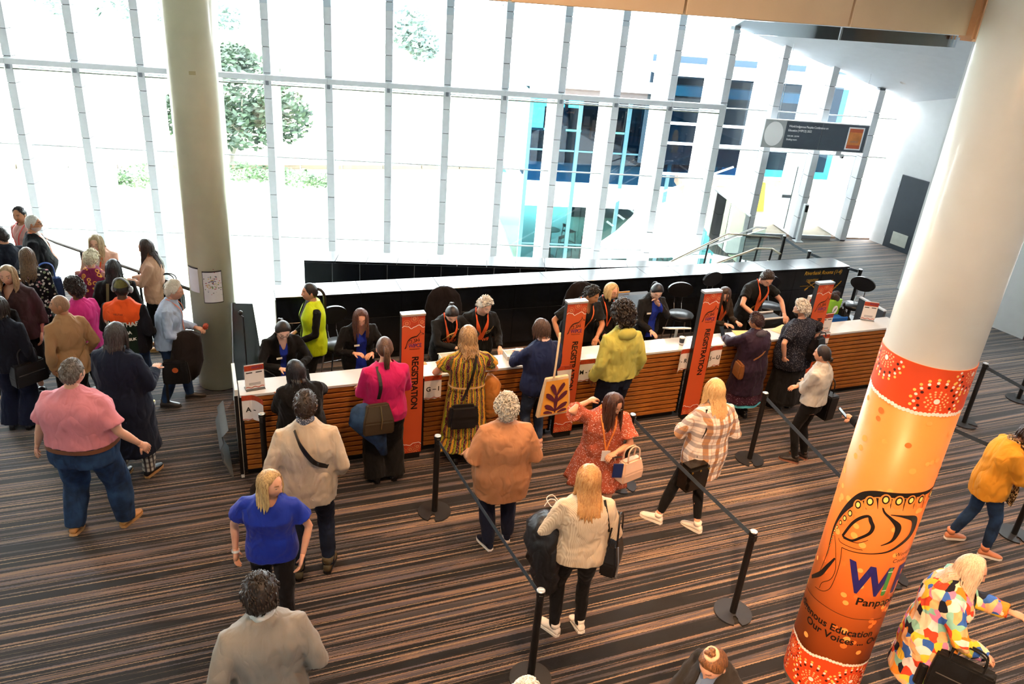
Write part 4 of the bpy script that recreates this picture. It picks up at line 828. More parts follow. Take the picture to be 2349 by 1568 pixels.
def belt(a, b, lb, sag=0.015):
    p, q = SPT[a], SPT[b]; d = (q-p).normalized(); p = p+d*0.045; q = q-d*0.045
    pts = [p.lerp(q, k/10) - Vector((0, 0, sag*math.sin(math.pi*k/10))) for k in range(11)]
    o0 = pts[0]; mb = MB(); mb.strip([v-o0 for v in pts], 0.048, (0, 0, 1), 0.0012)
    tag(ob('queue_belt', mb, M_BELT, None, o0), lb, 'belt', 'blue grey queue belts')
belt('S1', 'S2', 'blue grey belt between the tan cardigan and white sweater women'); belt('S5', 'S3', 'blue grey belt running in front of the woman in plaid'); belt('S4', 'S6', 'blue grey belt running from the denim jacket woman to the orange column')
belt('S8', 'S12', 'blue grey belt across the carpet near the white wall'); belt('S10', 'S9', 'blue grey belt leading to the woman in the yellow sweater'); belt('S13', 'S14', 'pale belt at the head of the staircase'); belt('S14', 'S15', 'pale belt behind the lettered parapet end')
cs_ = thing('black_display_case', 'tall black padded case standing on the carpet beyond the patterned jacket', 'case', (5.16, 5.22, 0), R(20))
ob('body', MB().box(0, 0.5, 0, 0.4, 0.02, 0.70), fabric('black_nylon', '#121214', 0.7), cs_, bev=0.03, seg=2)
for x in (0.05, 0.42): ob('foot', MB().box(x, x+0.05, 0.1, 0.3, 0, 0.02), M_BLKPLAS, cs_)
# leaning mirror board and cable near the cream column
mr = thing('leaning_board', 'dark glossy A-frame board with a pale edge leaning behind the counter end', 'board', (-3.30, 8.66, 0), R(10))
ob('panel', MB().add([(-0.20, 0.0, 0.0), (0.22, 0.0, 0.0), (0.04, 0.32, 1.22), (-0.20, 0.32, 1.22), (-0.20, 0.03, 0.0), (0.22, 0.03, 0.0), (0.04, 0.35, 1.22), (-0.20, 0.35, 1.22)], [(0, 1, 2, 3), (7, 6, 5, 4), (0, 4, 5, 1), (1, 5, 6, 2), (2, 6, 7, 3), (3, 7, 4, 0)]), plain('dark_green_gloss', '#1e2a28', 0.1), mr); ob('edge', MB().tube([(-0.21, 0.0, 0.0), (-0.21, 0.33, 1.22)], 0.012, 6), M_ALU, mr)
mc = thing('gooseneck_microphone', 'small black microphone head on a thin stem behind the counter end', 'microphone', (-3.26, 8.50, 0)); ob('stem', MB().tube([(0, 0, 0), (0.0, 0.0, 1.25), (-0.06, 0, 1.29)], 0.008, 6), M_BLACK, mc); ob('head', MB().ball((-0.03, 0, 1.3), 0.03), M_BLACK, mc, smooth=True); ob('foot', MB().lathe([(0.1, 0), (0.1, 0.015)], 20), M_BLACK, mc)
cb = thing('power_cable', 'orange plug with yellow and black cable behind the acrylic sign holder', 'cable', cpos(0.12, 0.72, 0)); 
ob('plug', MB().box(-0.03, 0.03, -0.03, 0.03, 0.74, 0.82), plain('orange_plug', '#e2571f', 0.5), cb, bev=0.01); ob('cable', MB().tube(crom([(0.0, 0, 0.81), (0.05, 0, 0.92), (0.2, 0.02, 0.95), (0.34, 0.05, 0.78), (0.36, 0.05, 0.3), (0.3, 0.05, 0.02)], 5), 0.010, 6), M_BLACK, cb, smooth=True); ob('yellow_band', MB().tube([(0.01, 0, 0.82), (0.045, 0, 0.90)], 0.0115, 6), plain('yellow_cable', '#d9c31f', 0.5), cb); ob('support', MB().box(-0.03, 0.03, -0.03, 0.03, 0, 0.74), M_BLACK, cb)

# ------------------------------------------------------------------ orange wrapped column
AX = Vector((2.873, 4.925, 0)); RC = 0.299; FC = math.atan2(-AX.y, -AX.x)
colR = thing('wrapped_column', 'white column wrapped in an orange conference banner with kangaroo emblem', 'column', AX)
ob('shaft', MB().lathe([(RC, 0.0), (RC, 7.5)], 96), plain('white_column_paint', '#f0ece4', 0.32, var=0.02, coat=0.25), colR, smooth=True)
def orange_wrap():
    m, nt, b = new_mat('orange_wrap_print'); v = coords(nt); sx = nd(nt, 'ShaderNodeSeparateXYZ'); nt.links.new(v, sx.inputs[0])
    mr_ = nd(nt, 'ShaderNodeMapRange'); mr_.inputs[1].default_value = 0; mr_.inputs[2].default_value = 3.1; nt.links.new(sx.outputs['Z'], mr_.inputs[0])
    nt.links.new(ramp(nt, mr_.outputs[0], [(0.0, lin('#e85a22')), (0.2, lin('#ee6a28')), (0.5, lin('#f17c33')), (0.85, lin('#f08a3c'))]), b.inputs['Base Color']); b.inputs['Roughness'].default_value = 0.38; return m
WT, WB = 3.10, 0.04
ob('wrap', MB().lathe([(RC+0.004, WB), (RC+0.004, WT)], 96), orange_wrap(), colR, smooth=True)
def wrapped(name, mb, mat, off=0.0065, parent=None):
    me = mesh(name, mb); bm = bmesh.new(); bm.from_mesh(me)
    xs = [v.co.x for v in bm.verts]
    if xs:
        x = math.floor(min(xs)/0.03)*0.03
        while x < max(xs):
            bmesh.ops.bisect_plane(bm, geom=bm.verts[:]+bm.edges[:]+bm.faces[:], plane_co=(x, 0, 0), plane_no=(1, 0, 0)); x += 0.03
    for v in bm.verts:
        a = FC + v.co.x/RC; r_ = RC + off - v.co.y; v.co = Vector((r_*math.cos(a), r_*math.sin(a), v.co.z))
    bm.to_mesh(me); bm.free(); me.update()
    return link(name, me, parent or colR, None, None, mat)
chain = [(-0.94, 2.80), (-0.62, 2.83), (-0.40, 2.80), (-0.27, 2.779), (-0.107, 2.766), (0.038, 2.758), (0.175, 2.768), (0.35, 2.767), (0.6, 2.80), (0.94, 2.80)]
cc = crom(chain, 12); mb = MB(); mb.loft([[(x, 0, z) for x, z in cc], [(x, 0, WT) for x, z in cc]], False, False, False); wrapped('top_band', mb, plain('red_orange_band', '#ea4f1f', 0.4, var=0.12, nscale=3), 0.0055)
chb = [(-0.94, 0.44), (-0.6, 0.41), (-0.33, 0.44), (-0.155, 0.425), (0.022, 0.465), (0.237, 0.447), (0.5, 0.43), (0.94, 0.44)]
cd = crom(chb, 12); mb = MB(); mb.loft([[(x, 0, WB) for x, z in cd], [(x, 0, z) for x, z in cd]], False, False, False); wrapped('bottom_band', mb, plain('red_orange_band', '#ea4f1f', 0.4, var=0.12, nscale=3), 0.0055)
D = {k: MB() for k in PRC}
def along(c, step):
    out = []; acc = 0
    for a, b in zip(c[:-1], c[1:]):
        l = math.dist(a, b); 
        while acc <= l: out.append((a[0]+(b[0]-a[0])*acc/l, a[1]+(b[1]-a[1])*acc/l)); acc += step
        acc -= l
    return out
for x, z in along(cc, 0.026): disc(D['white'], x, z+random.uniform(-0.004, 0.004), 0.015, None, -0.001)
for x, z in along(cd, 0.026): disc(D['white'], x, z+random.uniform(-0.004, 0.004), 0.015, None, -0.001)
for x, z, r_ in [(0.139, 2.865, 0.125), (-0.265, 3.045, 0.115), (-0.62, 2.93, 0.12), (0.62, 2.93, 0.12), (0.36, 3.06, 0.11)]: 
    sub = {k: MB() for k in PRC}; flower(sub, x, z, r_)
    def zc(px):
        return np.interp(px, [p[0] for p in cc], [p[1] for p in cc])
    for k in sub:
        m_ = sub[k]; o = 0
        for f in m_.f:
            P = [m_.v[i] for i in f]; cxm = sum(p[0] for p in P)/len(P); czm = sum(p[2] for p in P)/len(P)
            if zc(cxm)+0.02 < czm < WT-0.012: D[k].add(P, [tuple(range(len(P)))])
for x, z, r_ in [(-0.30, 0.33, 0.09), (-0.05, 0.20, 0.13), (0.25, 0.27, 0.12), (-0.42, 0.13, 0.10), (0.5, 0.2, 0.12), (-0.7, 0.22, 0.12)]:
    sub = {k: MB() for k in PRC}; flower(sub, x, z, r_)
    for k in sub:
        m_ = sub[k]
        for f in m_.f:
            P = [m_.v[i] for i in f]; cxm = sum(p[0] for p in P)/len(P); czm = sum(p[2] for p in P)/len(P)
            if WB+0.012 < czm < np.interp(cxm, [p[0] for p in cd], [p[1] for p in cd])-0.02: D[k].add(P, [tuple(range(len(P)))])
rr = random.Random(21)
for k in range(150):
    x = rr.uniform(-0.93, 0.93); z = rr.uniform(0.55, 2.70); disc(D['lite' if rr.random() < 0.7 else 'deep'], x, z, rr.uniform(0.018, 0.028), None, 0.0004, 14)
for k, c in D.items():
    if c.v: o = wrapped('dot_print', c, PRC[k]); o['kind'] = 'stuff'
# printed emblem and lettering on the column wrap (unrolled s, z)
KS = {'back': [(-0.257, 1.167, 0.0044), (-0.24, 1.365, 0.0066), (-0.249, 1.489, 0.011), (-0.252, 1.617, 0.0176), (-0.223, 1.754, 0.0286), (-0.171, 1.886, 0.0462), (-0.111, 1.994, 0.0528), (-0.038, 2.055, 0.0495), (0.046, 2.084, 0.044), (0.133, 2.1, 0.044), (0.23, 2.112, 0.0396), (0.333, 2.118, 0.034), (0.424, 2.125, 0.03), (0.52, 2.15, 0.03), (0.60, 2.22, 0.03)],
 'tip': [(-0.346, 1.028, 0.0286), (-0.248, 1.147, 0.0374), (-0.2, 1.265, 0.0286), (-0.16, 1.378, 0.0132)],
 'eye': [(-0.158, 1.594, 0.0176), (-0.122, 1.729, 0.0198), (-0.08, 1.812, 0.022), (-0.029, 1.861, 0.022), (-0.003, 1.825, 0.0286), (0.019, 1.786, 0.0264), (0.011, 1.727, 0.022), (-0.038, 1.657, 0.0198), (-0.086, 1.604, 0.0176), (-0.158, 1.594, 0.0154)],
 'chev1': [(0.033, 1.986, 0.0088), (0.058, 1.936, 0.0154), (0.116, 1.892, 0.0242), (0.174, 1.839, 0.044), (0.187, 1.779, 0.0418), (0.169, 1.703, 0.022), (0.106, 1.649, 0.0066)],
 'chev2': [(0.102, 1.927, 0.0066), (0.184, 1.925, 0.0198), (0.285, 1.897, 0.0495), (0.322, 1.82, 0.0528), (0.311, 1.737, 0.0418), (0.236, 1.658, 0.0264), (0.167, 1.603, 0.0154), (0.08, 1.566, 0.0099), (-0.007, 1.535, 0.0077), (-0.072, 1.515, 0.0066), (-0.136, 1.502, 0.0055)],
 'l1': [(-0.136, 1.502, 0.0044), (-0.117, 1.398, 0.0044), (-0.112, 1.282, 0.0044), (-0.118, 1.157, 0.0044), (-0.134, 1.088, 0.0044), (-0.179, 1.036, 0.0044), (-0.255, 1.009, 0.0044)],
 'l2': [(-0.222, 1.55, 0.0044), (-0.182, 1.465, 0.0044), (-0.135, 1.318, 0.0044), (-0.13, 1.241, 0.0044), (-0.148, 1.173, 0.0044), (-0.202, 1.099, 0.0044), (-0.21, 1.036, 0.0044)],
 'l3': [(-0.18, 1.558, 0.0044), (-0.159, 1.536, 0.0044), (-0.07, 1.548, 0.0044), (0.004, 1.568, 0.0044)],
 'l4': [(-0.148, 1.582, 0.0055), (-0.045, 1.608, 0.0055), (0.017, 1.667, 0.0044)],
 'arc': [(-0.425, 0.887, 0.0044), (-0.265, 0.915, 0.0044), (-0.139, 0.932, 0.0044), (-0.025, 0.935, 0.0044), (0.085, 0.935, 0.0044), (0.187, 0.94, 0.0044), (0.338, 0.927, 0.0044)],
 't0': [(-0.092, 1.964, 0.0176), (-0.075, 1.935, 0.0077), (-0.057, 1.906, 0.0022)], 't1': [(-0.013, 2.032, 0.0176), (-0.001, 1.99, 0.0077), (0.011, 1.947, 0.0022)], 't2': [(0.071, 2.059, 0.0176), (0.078, 2.02, 0.0077), (0.085, 1.98, 0.0022)],
 't3': [(0.158, 2.078, 0.0176), (0.165, 2.025, 0.0077), (0.172, 1.972, 0.0022)], 't4': [(0.232, 2.091, 0.0176), (0.238, 2.04, 0.0077), (0.245, 1.988, 0.0022)], 't5': [(0.313, 2.094, 0.0176), (0.327, 2.034, 0.0077), (0.342, 1.972, 0.0022)]}
em = MB()
for v in KS.values(): stroke(em, v, -0.001)
wrapped('kangaroo_emblem', em, PRC['black'])
OV = [(0.396, 2.081, .032), (0.285, 2.067, .032), (0.204, 2.068, .032), (0.123, 2.052, .034), (0.04, 2.04, .034), (-0.05, 1.982, .033), (-0.119, 1.91, .031), (-0.155, 1.807, .026), (-0.184, 1.74, .023), (-0.206, 1.682, .019), (-0.224, 1.627, .015), (-0.235, 1.584, .012), (-0.237, 1.544, .010), (-0.238, 1.505, .009), (-0.237, 1.47, .008), (-0.235, 1.437, .007), (-0.233, 1.403, .006), (-0.231, 1.372, .006)]
ha, ri, ce = MB(), MB(), MB()
for x, z, r_ in OV:
    if r_ > 0.02: disc(ha, x, z-0.012, r_*1.12, r_*1.75, -0.0015, 18)
    disc(ri, x, z, r_*0.72, r_*1.08, -0.0025, 16); disc(ce, x, z, r_*0.45, r_*0.70, -0.0035, 14)
wrapped('emblem_arches', ha, plain('orange_print', '#f98a3c', 0.4)); wrapped('emblem_rings', ri, PRC['black']); wrapped('emblem_centres', ce, plain('pale_yellow_print', '#ffd672', 0.5))
def wtext(txt, s, z, size, mat, bold=0.02, sx=1.0, shear=0.0):
    t = up_plane(text_mb(txt, size, bold=bold, shear=shear), -0.001); t.v = [(p[0]*sx+s, p[1], p[2]+z) for p in t.v]; wrapped('lettering', t, mat)
wtext('W', -0.035, 1.187, 0.37, PRC['navy'], 0.03, 0.80, -0.05); wtext('PCE', 0.315, 1.187, 0.37, PRC['navy'], 0.03, 0.80)
cr = MB(); cr.add([(0.232, -0.001, 1.20), (0.268, -0.001, 1.20), (0.268, -0.001, 1.42), (0.250, -0.001, 1.455), (0.232, -0.001, 1.42)], [(0, 1, 2, 3, 4)]); disc(cr, 0.25, 1.195, 0.018, 0.018, -0.001); wrapped('crayon_print', cr, PRC['green'])
cw = MB(); cw.add([(0.230, -0.002, 1.225), (0.270, -0.002, 1.225), (0.270, -0.002, 1.232), (0.230, -0.002, 1.232)], [(0, 1, 2, 3)]); cw.add([(0.230, -0.002, 1.405), (0.270, -0.002, 1.405), (0.270, -0.002, 1.412), (0.230, -0.002, 1.412)], [(0, 1, 2, 3)]); wrapped('crayon_bands', cw, PRC['white'])
wtext('Panpapanpalya', 0.07, 1.075, 0.098, PRC['black'], 0.02, 1.02); wtext('Indigenous Education', -0.43, 0.758, 0.092, PRC['black'], 0.02, 0.92); wtext('Our Voices ... Our Future', -0.235, 0.672, 0.092, PRC['black'], 0.02, 0.92)
wtext('World Indigenous Peoples', 0.235, 1.555, 0.05, PRC['black'], 0.0, 1.0); wtext('Conference on Education', 0.235, 1.495, 0.05, PRC['black'], 0.0, 1.0)
# ------------------------------------------------------------------ people
def sst(a, b, x):
    t = min(1.0, max(0.0, (x-a)/(b-a))); return t*t*(3-2*t)
PROF = [(0.70, .150, .105), (0.80, .165, .115), (0.90, .172, .122), (1.00, .160, .112), (1.08, .148, .104), (1.18, .154, .112), (1.27, .164, .120), (1.33, .160, .110), (1.375, .138, .096), (1.415, .100, .080), (1.45, .070, .064), (1.48, .058, .058)]
PZ = [p[0] for p in PROF]; PX = [p[1] for p in PROF]; PY = [p[2] for p in PROF]
NC, NR = 60, 40
def _head():
    V = []; D_ = []
    for j in range(NR+1):
        th = math.pi*j/NR
        for i in range(NC):
            t = -math.pi + 2*math.pi*i/NC; az = t - 0.42*math.sin(t)
            dx, dy, dz = math.sin(th)*math.sin(az), math.sin(th)*math.cos(az), math.cos(th)
            x, y, z = 0.077*dx, 0.097*dy, 0.117*dz
            tt = max(0, -dz); x *= 1-0.30*sst(.25, 1, tt)
            if dy < 0: y *= 1-0.38*sst(.15, .9, tt)
            ff = sst(.35, .75, dy)
            g = lambda v, c, s: math.exp(-((v-c)/s)**2)
            ax_ = abs(x)
            y += ff*(0.0165*g(x, 0, .012)*(g(z, -.028, .012)+0.55*g(z, -.008, .022)) - 0.008*g(ax_, .031, .015)*g(z, .012, .011) + 0.003*g(z, .033, .008)*g(x, 0, .05)
                     + 0.006*g(x, 0, .020)*(g(z, -.060, .005)+g(z, -.073, .006)) - 0.002*g(x, 0, .02)*g(z, -.0665, .0025) + 0.009*g(x, 0, .022)*g(z, -.100, .014) + 0.005*g(ax_, .042, .02)*g(z, -.022, .022))
            V.append((x, y, z)); D_.append((az, dz))
    F = [(j*NC+i, (j+1)*NC+i, (j+1)*NC+(i+1) % NC, j*NC+(i+1) % NC) for j in range(NR) for i in range(NC)]
    return np.array(V), np.array(D_), F
HV, HD, HF = _head()
LIPM = (np.abs(HV[:, 2]+.0665) < .011) & (np.abs(HV[:, 0]) < .024*(1-np.abs(HV[:, 2]+.0665)/.016)) & (HV[:, 1] > .05)
BROWM = (np.abs(HV[:, 2]-.034-0.1*(0.03-np.abs(np.abs(HV[:, 0])-.030))) < .0052) & (np.abs(HV[:, 0]) > .014) & (np.abs(HV[:, 0]) < .050) & (HV[:, 1] > .04)
HLX = np.radians([0, 25, 42, 58, 70, 84, 100, 112, 140, 180])
HLZ = np.array([.082, .078, .066, .036, .010, -.020, -.008, -.040, -.075, -.085])
def wob(P, amp, seed, f=9.0):
    rr = np.random.RandomState(seed); d = np.zeros(len(P))
    for k in range(7):
        kv = rr.normal(size=3)*f*(1+0.35*k)*np.array([1, 1, .55]); kw = rr.normal(size=3)*f*0.6
        d += np.sin(P@kv + rr.uniform(0, 6.28) + 1.6*np.sin(P@kw + rr.uniform(0, 6.28)))/(1+0.45*k)
    return (d*0.30 - 0.55*np.abs(np.sin(P@(rr.normal(size=3)*f*1.2)+d*1.3)))*amp
SKINM = None
def skin_mat():
    global SKINM
    if SKINM: return SKINM
    m, nt, b = new_mat('skin'); a = nd(nt, 'ShaderNodeVertexColor'); a.layer_name = 'Col'
    v = coords(nt); n = noise(nt, v, 30, 3); c = mixc(nt, 0.12, a.outputs['Color'], n.outputs['Color'], 'SOFT_LIGHT'); nt.links.new(c, b.inputs['Base Color'])
    b.inputs['Roughness'].default_value = 0.5; b.inputs['Subsurface Weight'].default_value = 0.08; b.inputs['Subsurface Radius'].default_value = (0.01, 0.004, 0.002); b.inputs['Specular IOR Level'].default_value = 0.35
    SKINM = m; return m
def hair_mat(c0, c1, c2=None, vert=None):
    key = ('hair', c0, c1, c2)
    if key in MATS: return MATS[key]
    m, nt, b = new_mat('hair'); v = coords(nt, 'Object', scale=(1, 1, 0.18)); n = noise(nt, v, 110, 3, 0.6, 0.6)
    col = ramp(nt, n.outputs['Fac'], [(0.3, lin(c0)), (0.68, lin(c1))])
    if c2:                       # dyed lengths
        v2 = coords(nt, 'Object'); sx = nd(nt, 'ShaderNodeSeparateXYZ'); nt.links.new(v2, sx.inputs[0]); mr_ = nd(nt, 'ShaderNodeMapRange'); mr_.inputs[1].default_value = vert[0]; mr_.inputs[2].default_value = vert[1]; nt.links.new(sx.outputs['Z'], mr_.inputs[0])
        n3 = noise(nt, v, 30, 2); col2 = ramp(nt, n3.outputs['Fac'], [(0.3, tuple(x*0.8 for x in lin(c2))), (0.7, lin(c2))]); col = mixc(nt, mr_.outputs[0], col2, col)
    nt.links.new(col, b.inputs['Base Color']); b.inputs['Roughness'].default_value = 0.42; b.inputs['Specular IOR Level'].default_value = 0.45; bump(nt, b, n.outputs['Fac'], 0.5, 0.006)
    MATS[key] = m; return m
PEND = []          # (object, finish callback)
def pend(o, vox, smooth_it, fin):
    r_ = o.modifiers.new('r', 'REMESH'); r_.mode = 'VOXEL'; r_.voxel_size = vox; r_.use_smooth_shade = True
    if smooth_it: s_ = o.modifiers.new('s', 'SMOOTH'); s_.factor = 0.5; s_.iterations = smooth_it
    PEND.append((o, fin))
SKIN = dict(fair='#d9a184', pale='#e3b59c', light='#cf9676', tan='#b37a57', brown='#8a5a3c', dark='#5c3a28')
class Fig:
    def __init__(s, label, x, y, H, yaw, w=1.0, dp=1.0, belly=0.0, bust=0.02, lean=0, side=0, twist=0, head=(0, 0), skin='light', feet=None, arms=None, z=0.0, neck=0.0, headk=1.0, leg=1.0, group=None):
        s.k = H/1.7; s.yaw = R(yaw); s.w, s.dp, s.belly, s.bust = w, dp, belly, bust; s.seed = int(abs(x*131+y*37)*10) % 9973
        s.root = thing('person', label, 'person', (x, y, z), s.yaw, group)
        s.M = Matrix.Translation((x, y, z)) @ Matrix.Rotation(s.yaw, 4, 'Z')
        s.lean, s.side, s.twist = R(lean), R(side), R(twist)
        zs = np.arange(0.86, 1.56, 0.02); S = [np.array((0, 0, 0.86))]
        for q in zs[:-1]:
            a, sd = s._ang(q); S.append(S[-1] + 0.02*np.array((math.sin(sd), math.sin(a), math.cos(a)*math.cos(sd))))
        s.zs, s.S = zs, np.array(S)
        s.skin = lin(SKIN[skin]) if skin in SKIN else lin(skin)
        # legs
        feet = feet or {}; s.J = {}
        for sd, sg in (('l', -1), ('r', 1)):
            f = feet.get(sd, (sg*0.10, 0.0, 0.0, sg*-8, 0)); fx, fy, fz, ty, tp = (list(f)+[0, 0, 0, 0, 0])[:5] if len(f) >= 5 else (*f, *([0.0]*(5-len(f))))
            hip = Vector((sg*0.092*max(1, w*0.92), 0, 0.90)); ank = Vector((fx, fy-0.02, 0.085+fz)); kn = s._ik(hip, ank, 0.435*leg, 0.405*leg, Vector((sg*0.12, 1, 0)))
            s.J['hip'+sd], s.J['kn'+sd], s.J['an'+sd], s.J['toe'+sd] = hip, kn, ank, (R(ty), R(tp))
        arms = arms or {}; sx = 0.128+0.062*w
        for sd, sg in (('l', -1), ('r', 1)):
            sh = s.up(sg*sx*0.93, -0.005, 1.352); a = arms.get(sd); clr = 0.148*w+0.082+0.5*max(0, w-1)*0.18
            if a is None: wr = sh + Vector((0, 0.05, -0.515)); wr.x = sg*max(abs(wr.x)+.03, clr); pole = Vector((sg*0.5, -1, 0))
            else:
                wr = Vector(a[:3]); pole = Vector(a[3:6]) if len(a) >= 6 else Vector((sg*0.45, -0.6, -1.0))
                if wr.z < 1.12 and abs(wr.y) < .2 and abs(wr.x) > .15: wr.x = sg*max(abs(wr.x), clr)
            el = s._ik(sh, wr, 0.285, 0.255, pole)
            dv = wr-el
            if dv.length > 0.256: wr = el + dv.normalized()*0.255
            s.J['sh'+sd], s.J['el'+sd], s.J['wr'+sd] = sh, el, wr
        s.curl = {sd: (arms.get(sd)[6] if arms.get(sd) and len(arms.get(sd)) > 6 else 0.35) for sd in 'lr'}
        # head
        hy, hp = R(head[0]), R(head[1]); hr = R(head[2]) if len(head) > 2 else 0
        s.HR = Matrix.Rotation(hy, 3, 'Z') @ Matrix.Rotation(-hp, 3, 'X') @ Matrix.Rotation(hr, 3, 'Y')
        s.hk = headk
        piv = s.up(0, 0.012, 1.495+neck); s.hc = piv + s.HR @ Vector((0, 0.022, 0.088*headk))
    def _ang(s, z): t = sst(0.86, 1.26, z); return s.lean*t, s.side*t
    def spine(s, z):
        if z <= 0.86: return Vector((0, 0, z))
        return Vector([np.interp(z, s.zs, s.S[:, i]) for i in range(3)])
    def up(s, x, y, z):
        c = s.spine(z); a, sd = s._ang(z); tw = s.twist*sst(.9, 1.35, z)
        x, y = x*math.cos(tw)-y*math.sin(tw), x*math.sin(tw)+y*math.cos(tw)
        return c + Vector((x*math.cos(sd), 0, -x*math.sin(sd))) + Vector((0, y*math.cos(a), -y*math.sin(a)))
    def local(s, P):              # inverse of up() for an array of points
        d = np.linalg.norm(P[:, None, :]-s.S[None], axis=2) if False else None
        out = P.copy(); Z = s.zs; A = np.array([s._ang(z)[0] for z in Z])
        for it in range(1):
            # choose the spine sample whose normal plane contains the point
            n = np.stack([0*A, np.sin(A), np.cos(A)], 1)
            val = np.abs(((P[:, None, :]-s.S[None])*n[None]).sum(2)) + 0.02*np.linalg.norm(P[:, None, :]-s.S[None], axis=2)
            i = val.argmin(1)
        low = P[:, 2] < 0.86
        rel = P - s.S[i]; out[:, 1] = rel[:, 1]*np.cos(A[i]) - rel[:, 2]*np.sin(A[i]); out[:, 2] = Z[i]; out[:, 0] = rel[:, 0]
        tw = s.twist*np.clip((Z[i]-.9)/.45, 0, 1); c_, s_ = np.cos(-tw), np.sin(-tw); x0 = out[:, 0]*c_-out[:, 1]*s_; y0 = out[:, 0]*s_+out[:, 1]*c_; out[:, 0], out[:, 1] = x0, y0
        out[low] = P[low]; return out
    def _ik(s, a, b, l1, l2, pole):
        d = b-a; L = min(d.length, (l1+l2)*0.999); dn = d.normalized()
        x = (l1*l1-l2*l2+L*L)/(2*L); h = math.sqrt(max(0, l1*l1-x*x)); p = pole - dn*pole.dot(dn)
        if p.length < 1e-4: p = dn.orthogonal()
        return a + dn*x + p.normalized()*h
    def prof(s, z):
        rx = np.interp(z, PZ, PX)*(1+(s.w-1)*(1 if z < 1.40 else max(0.2, 1-(z-1.40)*10))); ry = np.interp(z, PZ, PY)*(1+(s.dp-1)*(1 if z < 1.38 else max(0.1, 1-(z-1.38)*9))); y0 = 0
        b = s.belly*math.exp(-((z-1.04)/.13)**2) + s.bust*math.exp(-((z-1.25)/.055)**2); ry += b*0.5; y0 += b*0.5
        return rx, ry, y0
    def tring(s, z, off, n=24, fx=0.0, fy=0.0, pw=2.4, fold=0, famp=0, ph=0):
        rx, ry, y0 = s.prof(z); rx += off+fx; ry += off+fy; out = []
        for k in range(n):
            a = 2*math.pi*k/n; c, q = math.cos(a), math.sin(a); r_ = (abs(c)**pw+abs(q)**pw)**(-1/pw); r_ *= 1+(famp*math.sin(fold*a+ph) if fold else 0)
            p = (rx*c*r_, ry*q*r_+y0)
            out.append(s.up(p[0], p[1], z))
        return out
    def part(s, name, mb, mat, smooth=True, parent=None, bev=0):
        mb.v = [(p[0]*s.k, p[1]*s.k, p[2]*s.k) for p in mb.v]
        return ob(name, mb, mat, parent or s.root, None, None, bev, 2, smooth)
    def wpt(s, p): return s.M @ (Vector(p)*s.k)
    # ---- body
    def body(s, brow='#3a2a20', lips=None, beard=None):
        mb = MB()
        mb.loft([s.tring(z, -0.012, 20) for z in (0.78, .86, .94, 1.02, 1.10, 1.18, 1.26, 1.34, 1.40, 1.44, 1.47)])
        base = s.up(0, -0.005, 1.42); top = s.hc + s.HR @ Vector((0, -0.028, -0.045)); mb.tube([base, base.lerp(top, .55), top], [.060, .054, .052], 14)
        for sd in 'lr':
            h, k_, a = s.J['hip'+sd], s.J['kn'+sd], s.J['an'+sd]; f = 0.6+0.4*s.w
            mb.tube([h+Vector((0, 0, .03)), h.lerp(k_, .45), k_, k_.lerp(a, .35), a.lerp(k_, .15), a], [.088*f, .074*f, .054*f, .054*f, .036, .036], 12)
            sh, el, wr = s.J['sh'+sd], s.J['el'+sd], s.J['wr'+sd]; g = 0.75+0.25*s.w
            mb.tube([s.up((-1 if sd == 'l' else 1)*0.08, 0, 1.365), sh, sh.lerp(el, .5), el, el.lerp(wr, .35), wr], [.045, .047*g, .042*g, .036*g, .036*g, .026], 12)
        HM = MB()
        for sd in 'lr': s.hand(HM, sd)
        o = s.part('body', mb, skin_mat()); hk = s.hk
        hv = HV*hk; rot = np.array(s.HR); hw = (hv@rot.T + np.array(s.hc))
        nH = len(hw); col = np.tile(np.array((*s.skin, 1.0)), (nH, 1))
        lipc = tuple(c_*f_ for c_, f_ in zip(s.skin, (0.86, 0.55, 0.52))) if lips is None else lin(lips)
        col[LIPM, :3] = lipc; col[BROWM, :3] = lin(brow)
        if beard: 
            bm_ = (HV[:, 2] < -.030) & (HV[:, 1] > -0.02) & ~LIPM & ((HV[:, 2] < -.05) | (np.abs(HV[:, 0]) > .045)) ; col[bm_, :3] = np.array(s.skin)*0.35+np.array(lin(beard))*0.65
        EM = MB(); ecol = []
        for sg in (-1, 1):
            n0 = len(EM.v); EM.ball((sg*.031, .0742, .011), .0125, .0125, .0105, 12, 10)
            for p in EM.v[n0:]:
                q = abs(p[0]-sg*.031); zz = p[2]-.011; fr = p[1] > .077
                ecol.append((0.03, 0.02, 0.015, 1) if fr and (-.0045 < zz < .003 and q < .006 or .001 < zz < .0045) else ((0.55, 0.52, 0.50, 1) if fr and -.004 < zz < .002 else (*[c_*0.92 for c_ in s.skin], 1)))
            n0 = len(EM.v); EM.ball((sg*.079, -.004, -.002), .012, .018, .031, 8, 8); ecol += [(*[c_*0.97 for c_ in s.skin], 1)]*(len(EM.v)-n0)
        ev = np.array(EM.v)*hk@rot.T + np.array(s.hc)
        def fin(o, me):
            n = len(me.vertices); V = np.empty(n*3); me.vertices.foreach_get('co', V); V = V.reshape(-1, 3)
            F = [tuple(p.vertices) for p in me.polygons]
            hm = np.array(HM.v).reshape(-1, 3)*s.k
            allv = np.vstack([V, hm, hw*s.k, ev*s.k]); o1 = n; o2 = n+len(hm); o3 = o2+nH
            F += [tuple(i+o1 for i in f) for f in HM.f] + [tuple(i+o2 for i in f) for f in HF] + [tuple(i+o3 for i in f) for f in EM.f]
            m2 = bpy.data.meshes.new('body'); m2.from_pydata(allv.tolist(), [], F); m2.polygons.foreach_set('use_smooth', [True]*len(m2.polygons))
